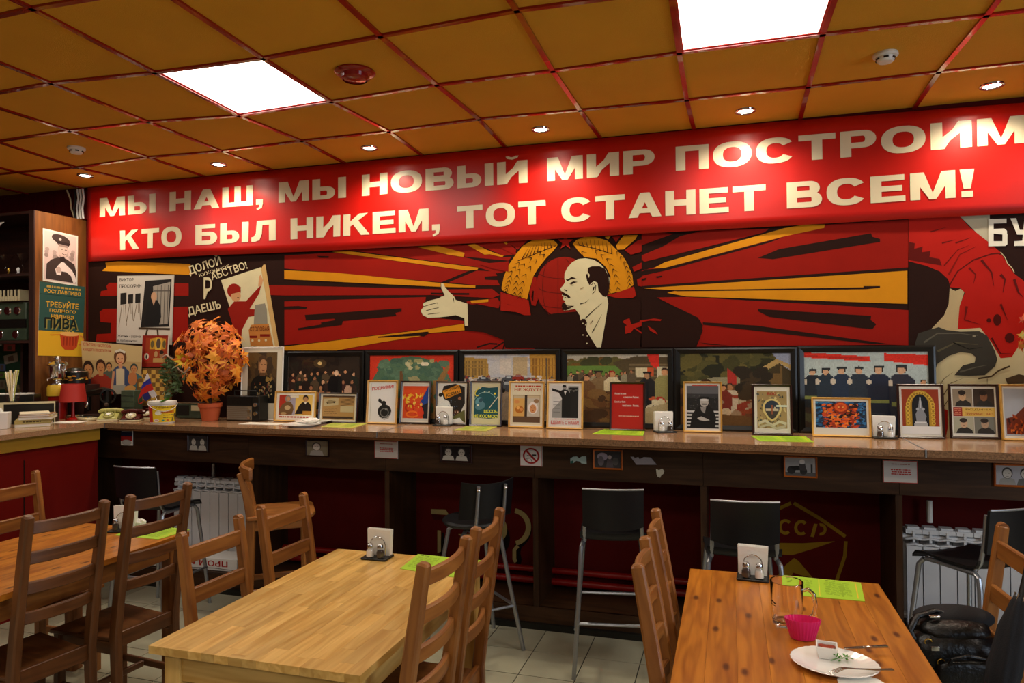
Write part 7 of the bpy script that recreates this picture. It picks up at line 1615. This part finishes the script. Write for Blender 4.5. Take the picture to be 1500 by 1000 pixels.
m = MB(); m.lathe([(.0005, h*.93), (b*.5, h*.90), (b*.80, h*.82)], n=14, wob=lambda a_, r_, z: .25*math.sin(3*a_), closed=False); m.obj('sauce', 'sauce', t)
hc = Z(1228, 964, TZ+.012); t = empty('parsley', (hc.x, hc.y, TZ+.009), 0, 'small sprig of green parsley beside the sauce dish', 'herb'); r = random.Random(4)
for k in range(26):
    a = r.uniform(0, 6.28); d = Vector((math.cos(a), math.sin(a)*.7, r.uniform(.1, .8))); pp = Vector((r.uniform(-.012, .026), r.uniform(-.016, .012), r.uniform(0, .012))); sd2 = Vector((-d.y, d.x, 0))*.005; l = r.uniform(.008, .014)
    MB().add([pp, pp+d*l*.5+sd2, pp+d*l*.8+sd2*.4, pp+d*l, pp+d*l*.8-sd2*.4, pp+d*l*.5-sd2], [(0, 1, 2, 3, 4, 5)]).obj('leaflet', 'herb', t, smooth=False)
MB().tube([(-.022, -.018, .002), (0, -.004, .006), (.03, .01, .004), (.04, .006, .003)], .0012, 6).obj('stem', 'herb', t)
# fork: tines on the plate, handle over the rim
A, B = Z(1218, 985, TZ+.022), Z(1308, 978, TZ+.026); d = (B-A); L_ = d.length; t = empty('fork', A, math.atan2(d.y, d.x), 'steel fork resting on the plate with its handle over the rim', 'fork')
MB().bar([(.030, 0, .010), (.045, 0, .010), (.07, 0, .007), (L_*.7, 0, .002), (L_, 0, .0)], [.016, .009, .006, .009, .012], .0022, ch=.0008).obj('handle', 'steel', t)
for k in range(4): MB().bar([(-.004, (k-1.5)*.0052, -.002), (.012, (k-1.5)*.0052, .004), (.032, (k-1.5)*.0046, .0105)], .0026, .0018, ch=.0006).obj('tine', 'steel', t)
A, B = Z(1237, 949, TZ+.022), Z(1299, 947, TZ+.020); d = B-A; L_ = d.length; t = empty('table_knife', A, math.atan2(d.y, d.x), 'steel table knife lying across the back rim of the plate', 'knife')
MB().bar([(0, 0, 0), (.03, 0, 0), (L_*.45, 0, .0)], [.006, .014, .015], .0018, ch=.0006).obj('blade', 'steel', t); MB().bar([(L_*.45, 0, 0), (L_*.7, 0, 0), (L_, 0, 0)], [.010, .012, .015], .005, ch=.0015).obj('handle', 'steel', t)
cn = Z(1262, 1000, TZ); o = MB().prism([(-.06, -.05), (.05, -.05), (.062, .0), (.045, .03), (.01, .045), (-.04, .03), (-.06, .0)], .003).obj('paper_napkin', 'napkin', smooth=False); o.location = (cn.x, cn.y, TZ+.0005); tag(o, 'white paper napkin peeking out under the front of the plate', 'napkin')
crumple(Z(205, 774, TZ)+Vector((0.0, .0, .0012)), (.036, .022, .045), 'white napkin fan beside the holder on the left table', 5)

# =================================================================== BAG, UMBRELLA, CARTON, CABLES
bc = Vector((BAGC.x+.02, BAGC.y+.0, .4635)); t = empty('leather_bag', bc, .25, 'black leather handbag on the seat of the chair at the right edge', 'bag')
def sup(c, r, e=2.6, n=28, m=14, T=None, mt='leather', nm='x', par=None, wr=.0, flat=-9):
    mm = MB(); rr = random.Random(2)
    def sg(v, p): return math.copysign(abs(v)**p, v)
    for j in range(m+1):
        ph = -PI/2+PI*j/m
        for i in range(n):
            th_ = 2*PI*i/n; w0 = 1+wr*math.sin(5*th_+3*ph)+wr*.6*math.sin(11*th_-4*ph)
            mm.v.append((c[0]+r[0]*sg(math.cos(ph), 2/e)*sg(math.cos(th_), 2/e)*w0, c[1]+r[1]*sg(math.cos(ph), 2/e)*sg(math.sin(th_), 2/e)*w0, max(flat, c[2]+r[2]*sg(math.sin(ph), 2/e)))); mm.g.append((0, 0, 0))
    for j in range(m):
        for i in range(n): mm.f.append([j*n+i, j*n+(i+1) % n, (j+1)*n+(i+1) % n, (j+1)*n+i]); mm.c.append((1, 1, 1)); mm.mi.append(0)
    if T is not None: mm.v = [tuple(T @ Vector(v)) for v in mm.v]
    return mm.obj(nm, mt, par, ang=180)
sup((0, 0, .12), (.155, .10, .125), 3.2, nm='body', par=t, wr=.03, flat=.0)
sup((.01, -.105, .085), (.11, .022, .075), 3.4, nm='front_pocket', par=t, wr=.02, flat=.004)
sup((.015, .01, .235), (.125, .085, .045), 2.4, nm='top_flap', par=t, wr=.03)
MB().tube([(-.12, -.05, .17), (-.14, -.03, .24), (-.10, 0, .285), (-.03, .02, .30), (.05, .02, .27), (.12, 0, .20)], .011, 10).obj('handle', 'leather', t); MB().tube([(-.07, -.112, .12), (-.05, -.118, .17), (.0, -.118, .185), (.07, -.118, .17), (.09, -.112, .12)], .006, 8).obj('piping', 'leather', t)
for (x, y, z) in ((-.10, -.07, .215), (-.075, -.1, .15), (.075, -.126, .12)): MB().tube([(x+.012*math.cos(a), y, z+.012*math.sin(a)) for a in [k*.7 for k in range(9)]], .0022, 6).obj('ring', 'brass', t)
MB().box((-.05, -.015, .292), (.035, .014, .010)).obj('buckle', 'chrome', t, bev=.002); MB().box((-.09, -.095, .20), (.026, .004, .016)).obj('buckle', 'chrome', t, bev=.001)
sup((.05, .05, .262), (.135, .07, .045), 2.2, nm='cloth_flap', mt='cloth_black', par=t, wr=.0); t.scale = (1, 1, .84)
# umbrella: folded, leaning on the chair
tp = Z(1492, 884, .80); bt_ = Z(1448, 1010, .46); tp = W(1497, 876, BAGC.y-.22); bt_ = W(1456, 1040, BAGC.y-.30)
t = empty('umbrella', bt_, 0, 'folded black umbrella leaning at the right edge before the handbag', 'umbrella'); ax = tp-bt_; L_ = ax.length; qm = ax.to_track_quat('Z', 'Y').to_matrix().to_4x4()
MB().lathe([(.0005, -.04), (.006, -.03), (.012, 0), (.035, .05), (.043, L_*.35), (.040, L_*.7), (.026, L_*.95), (.020, L_), (.0005, L_)], n=48, T=qm, wob=lambda a, r_, z: .10*math.cos(8*a+z*14), closed=False).obj('canopy', 'cloth_black', t, ang=180); MB().tube([(0, 0, L_), (0, 0, L_+.10), (0, 0, L_+.16)], [.012, .014, .016], 12, T=qm).obj('grip', 'black_plastic', t)
for k in range(8): MB().tube([(.023*math.cos(k*.785), .023*math.sin(k*.785), L_*.94), (.020*math.cos(k*.785), .020*math.sin(k*.785), L_+.012)], .0014, 6, T=qm).obj('rib_tip', 'chrome', t)
# white carton with upside-down red print under the counter at the left
A = W(196, 833, -.30); B = W(352, 840, -.30); c = (A+B)/2; t = empty('white_carton', (c.x, -.28, .126), .06, 'white carton with upside-down red lettering on the platform before the ivory radiator', 'carton')
w_ = (B-A).length; MB().box2((-w_/2, -.09, .0005), (w_/2, .09, .085)).obj('box', 'cardboard_white', t, bev=.003)
pw = Pic(lambda x, y: Vector((-w_/2+w_*x/100, -.0905-.0, .085*(1-y/100))), (0, -1, 0)); pw.text('ПРОМ', 92, 20, 24, 44, '9c2018', .02, PI); pw.text('МВ', 64, 28, 16, 30, '9c2018', .02, PI); pw.line([58, 86, 80, 78, 98, 88], 5, '6c6c64'); pw.obj('print', t)
# cables hanging by the cabinet corner
for k, (x, y0, y1, mt, rr) in enumerate([(104, 268, 319, 'cream_plastic', .006), (112, 270, 319, 'black_plastic', .007), (116, 268, 320, 'white_plastic', .007), (120, 270, 320, 'white_plastic', .008), (124, 272, 316, 'porcelain', .008)]):
    a = W(x-3*(k == 0)-3, y0, -.04); b_ = W(x+(6 if k == 0 else -2), y1, -.04); a.z = min(a.z, CEIL-.012); b_.z = 2.722
    o = MB().tube([(0, 0, 0), (b_-a)*.3+Vector((.01, 0, 0)), (b_-a)*.65+Vector((-.008, 0, 0)), b_-a], rr, 8).obj('hanging_cable', mt); o.location = a; tag(o, ['thin beige cable curving down at the left end of the banner', 'dark cable in the bundle at the left end of the banner', 'white cable in the middle of the bundle above the cabinet', 'thicker white cable in the bundle above the cabinet', 'white cable right at the edge of the banner'][k], 'cable', 'cables between ceiling and cabinet')
# =================================================================== INSIDE THE CABINET
def stem_glass(x, y, z, s, lab, mt='glass'):
    t = empty('stem_glass', (x, y, z), 0, lab, 'glass', 'glasses in the display cabinet'); MB().lathe([(.03*s, 0), (.028*s, .003*s), (.004*s, .006*s), (.004*s, .06*s), (.012*s, .07*s), (.045*s, .12*s), (.043*s, .12*s), (.010*s, .074*s), (.0005, .072*s)], n=22, closed=False).obj('glass_body', mt, t)
mat('red_glass', 'b01c10', .05, trans=.8)
gx = [W(12, 370, -.3).x, W(37, 372, -.3).x, W(49, 368, -.25).x]
for k, x in enumerate(gx): stem_glass(x, -.32+.10*(k == 2), 2.2505, 1.35 if k < 2 else .9, ['wide cocktail glass on the upper cabinet shelf at the left edge', 'wide cocktail glass on the upper cabinet shelf near the side panel', 'small glass beside the cabinet side panel on the upper shelf'][k])
for k, (x, c) in enumerate(((13, 'brass'), (27, 'porcelain'), (48, 'brass'))):
    o = MB().lathe([(.0005, 0), (.016, 0), (.008, .012), (.014, .03), (.010, .045), (.0005, .05)], n=14, closed=False).obj('figurine', c); o.location = (W(x, 378, -.39).x, -.39, 2.2505); tag(o, ['small shiny figurine on the shelf at the left edge', 'small white figurine in the middle of the upper shelf', 'small shiny figurine on the shelf by the side panel'][k], 'figurine')
# accordion
p = W(18, 440, -.30); t = empty('accordion', (p.x, -.30, 1.7405), 0, 'old grey-green accordion with ivory keys on the middle cabinet shelf', 'accordion')
MB().box2((-.20, -.02, 0), (.17, .16, .30)).obj('casing', 'accordion_green', t, bev=.01)
for k in range(13): MB().box2((-.20+k*.027, -.055, .31), (-.176+k*.027, .02, .395)).obj('piano_key', 'cream_plastic', t, bev=.002)
for k in range(9): MB().box2((-.187+k*.038, -.058, .345), (-.177+k*.038, -.02, .40)).obj('black_key', 'black_plastic', t)
MB().box2((-.20, -.024, .10), (.17, -.018, .17)).obj('grille_slot', 'black_plastic', t)
for x in (-.12, -.02, .08): MB().lathe([(.0005, .01), (.03, .008), (.036, 0)], T=TR((x, -.021, .235), rx=PI/2), n=20, closed=False).obj('grille_boss', 'chrome', t); 
for x in (-.10, .06): MB().lathe([(.0005, .006), (.03, .004), (.034, 0)], T=TR((x, -.021, .05), rx=PI/2), n=20, closed=False).obj('grille_boss', 'chrome', t)
# banknotes and cards pinned on the green backing
for k, (x, y, w_, h_, c, rz) in enumerate([(18, 496, 23, 12, '8c8c84', .02), (14, 509, 22, 10, 'a8504c', .02), (16, 525, 27, 13, '8c8474', -.18), (0, 500, 8, 12, 'b4b0a8', 0), (3, 538, 14, 10, '4c5a78', 0), (2, 549, 16, 8, '5c8430', 0), (3, 563, 14, 14, '6c6450', 0)]):
    q_ = W(x, y, -.0285); ww, hh = pxw(q_, w_), pxw(q_, h_); m = MB(); T_ = TR((0, 0, 0)) @ Matrix.Rotation(rz, 4, 'Y'); m.box((0, 0, 0), (ww, .0015, hh), T=T_, col=c); m.add([(-ww*.2, -.001, -hh*.3), (ww*.2, -.001, -hh*.3), (ww*.2, -.001, hh*.3), (-ww*.2, -.001, hh*.3)], [(0, 1, 2, 3)], '5c4c40', T=T_)
    o = m.obj('pinned_banknote', 'print', smooth=False); o.location = q_; tag(o, ['grey banknote pinned topmost on the green backing', 'reddish banknote pinned under the grey one', 'grey-brown banknote pinned askew under the reddish one', 'pale card pinned at the left edge of the green backing', 'blue card pinned low at the left edge', 'green card pinned low at the left edge', 'brownish card pinned lowest at the left edge'][k], 'banknote')
# pale lamp arm poking in at the upper left
p = W(4, 330, -.42); t = empty('white_bird_ornament', (p.x, -.455, p.z-.02), 0, 'white pointed ornament poking in at the left edge of the upper cabinet', 'ornament')
MB().tube([(-.10, 0, -.05), (-.02, 0, .0), (.03, 0, .03), (.06, 0, .035)], [.018, .014, .008, .002], 10).obj('body', 'porcelain', t)
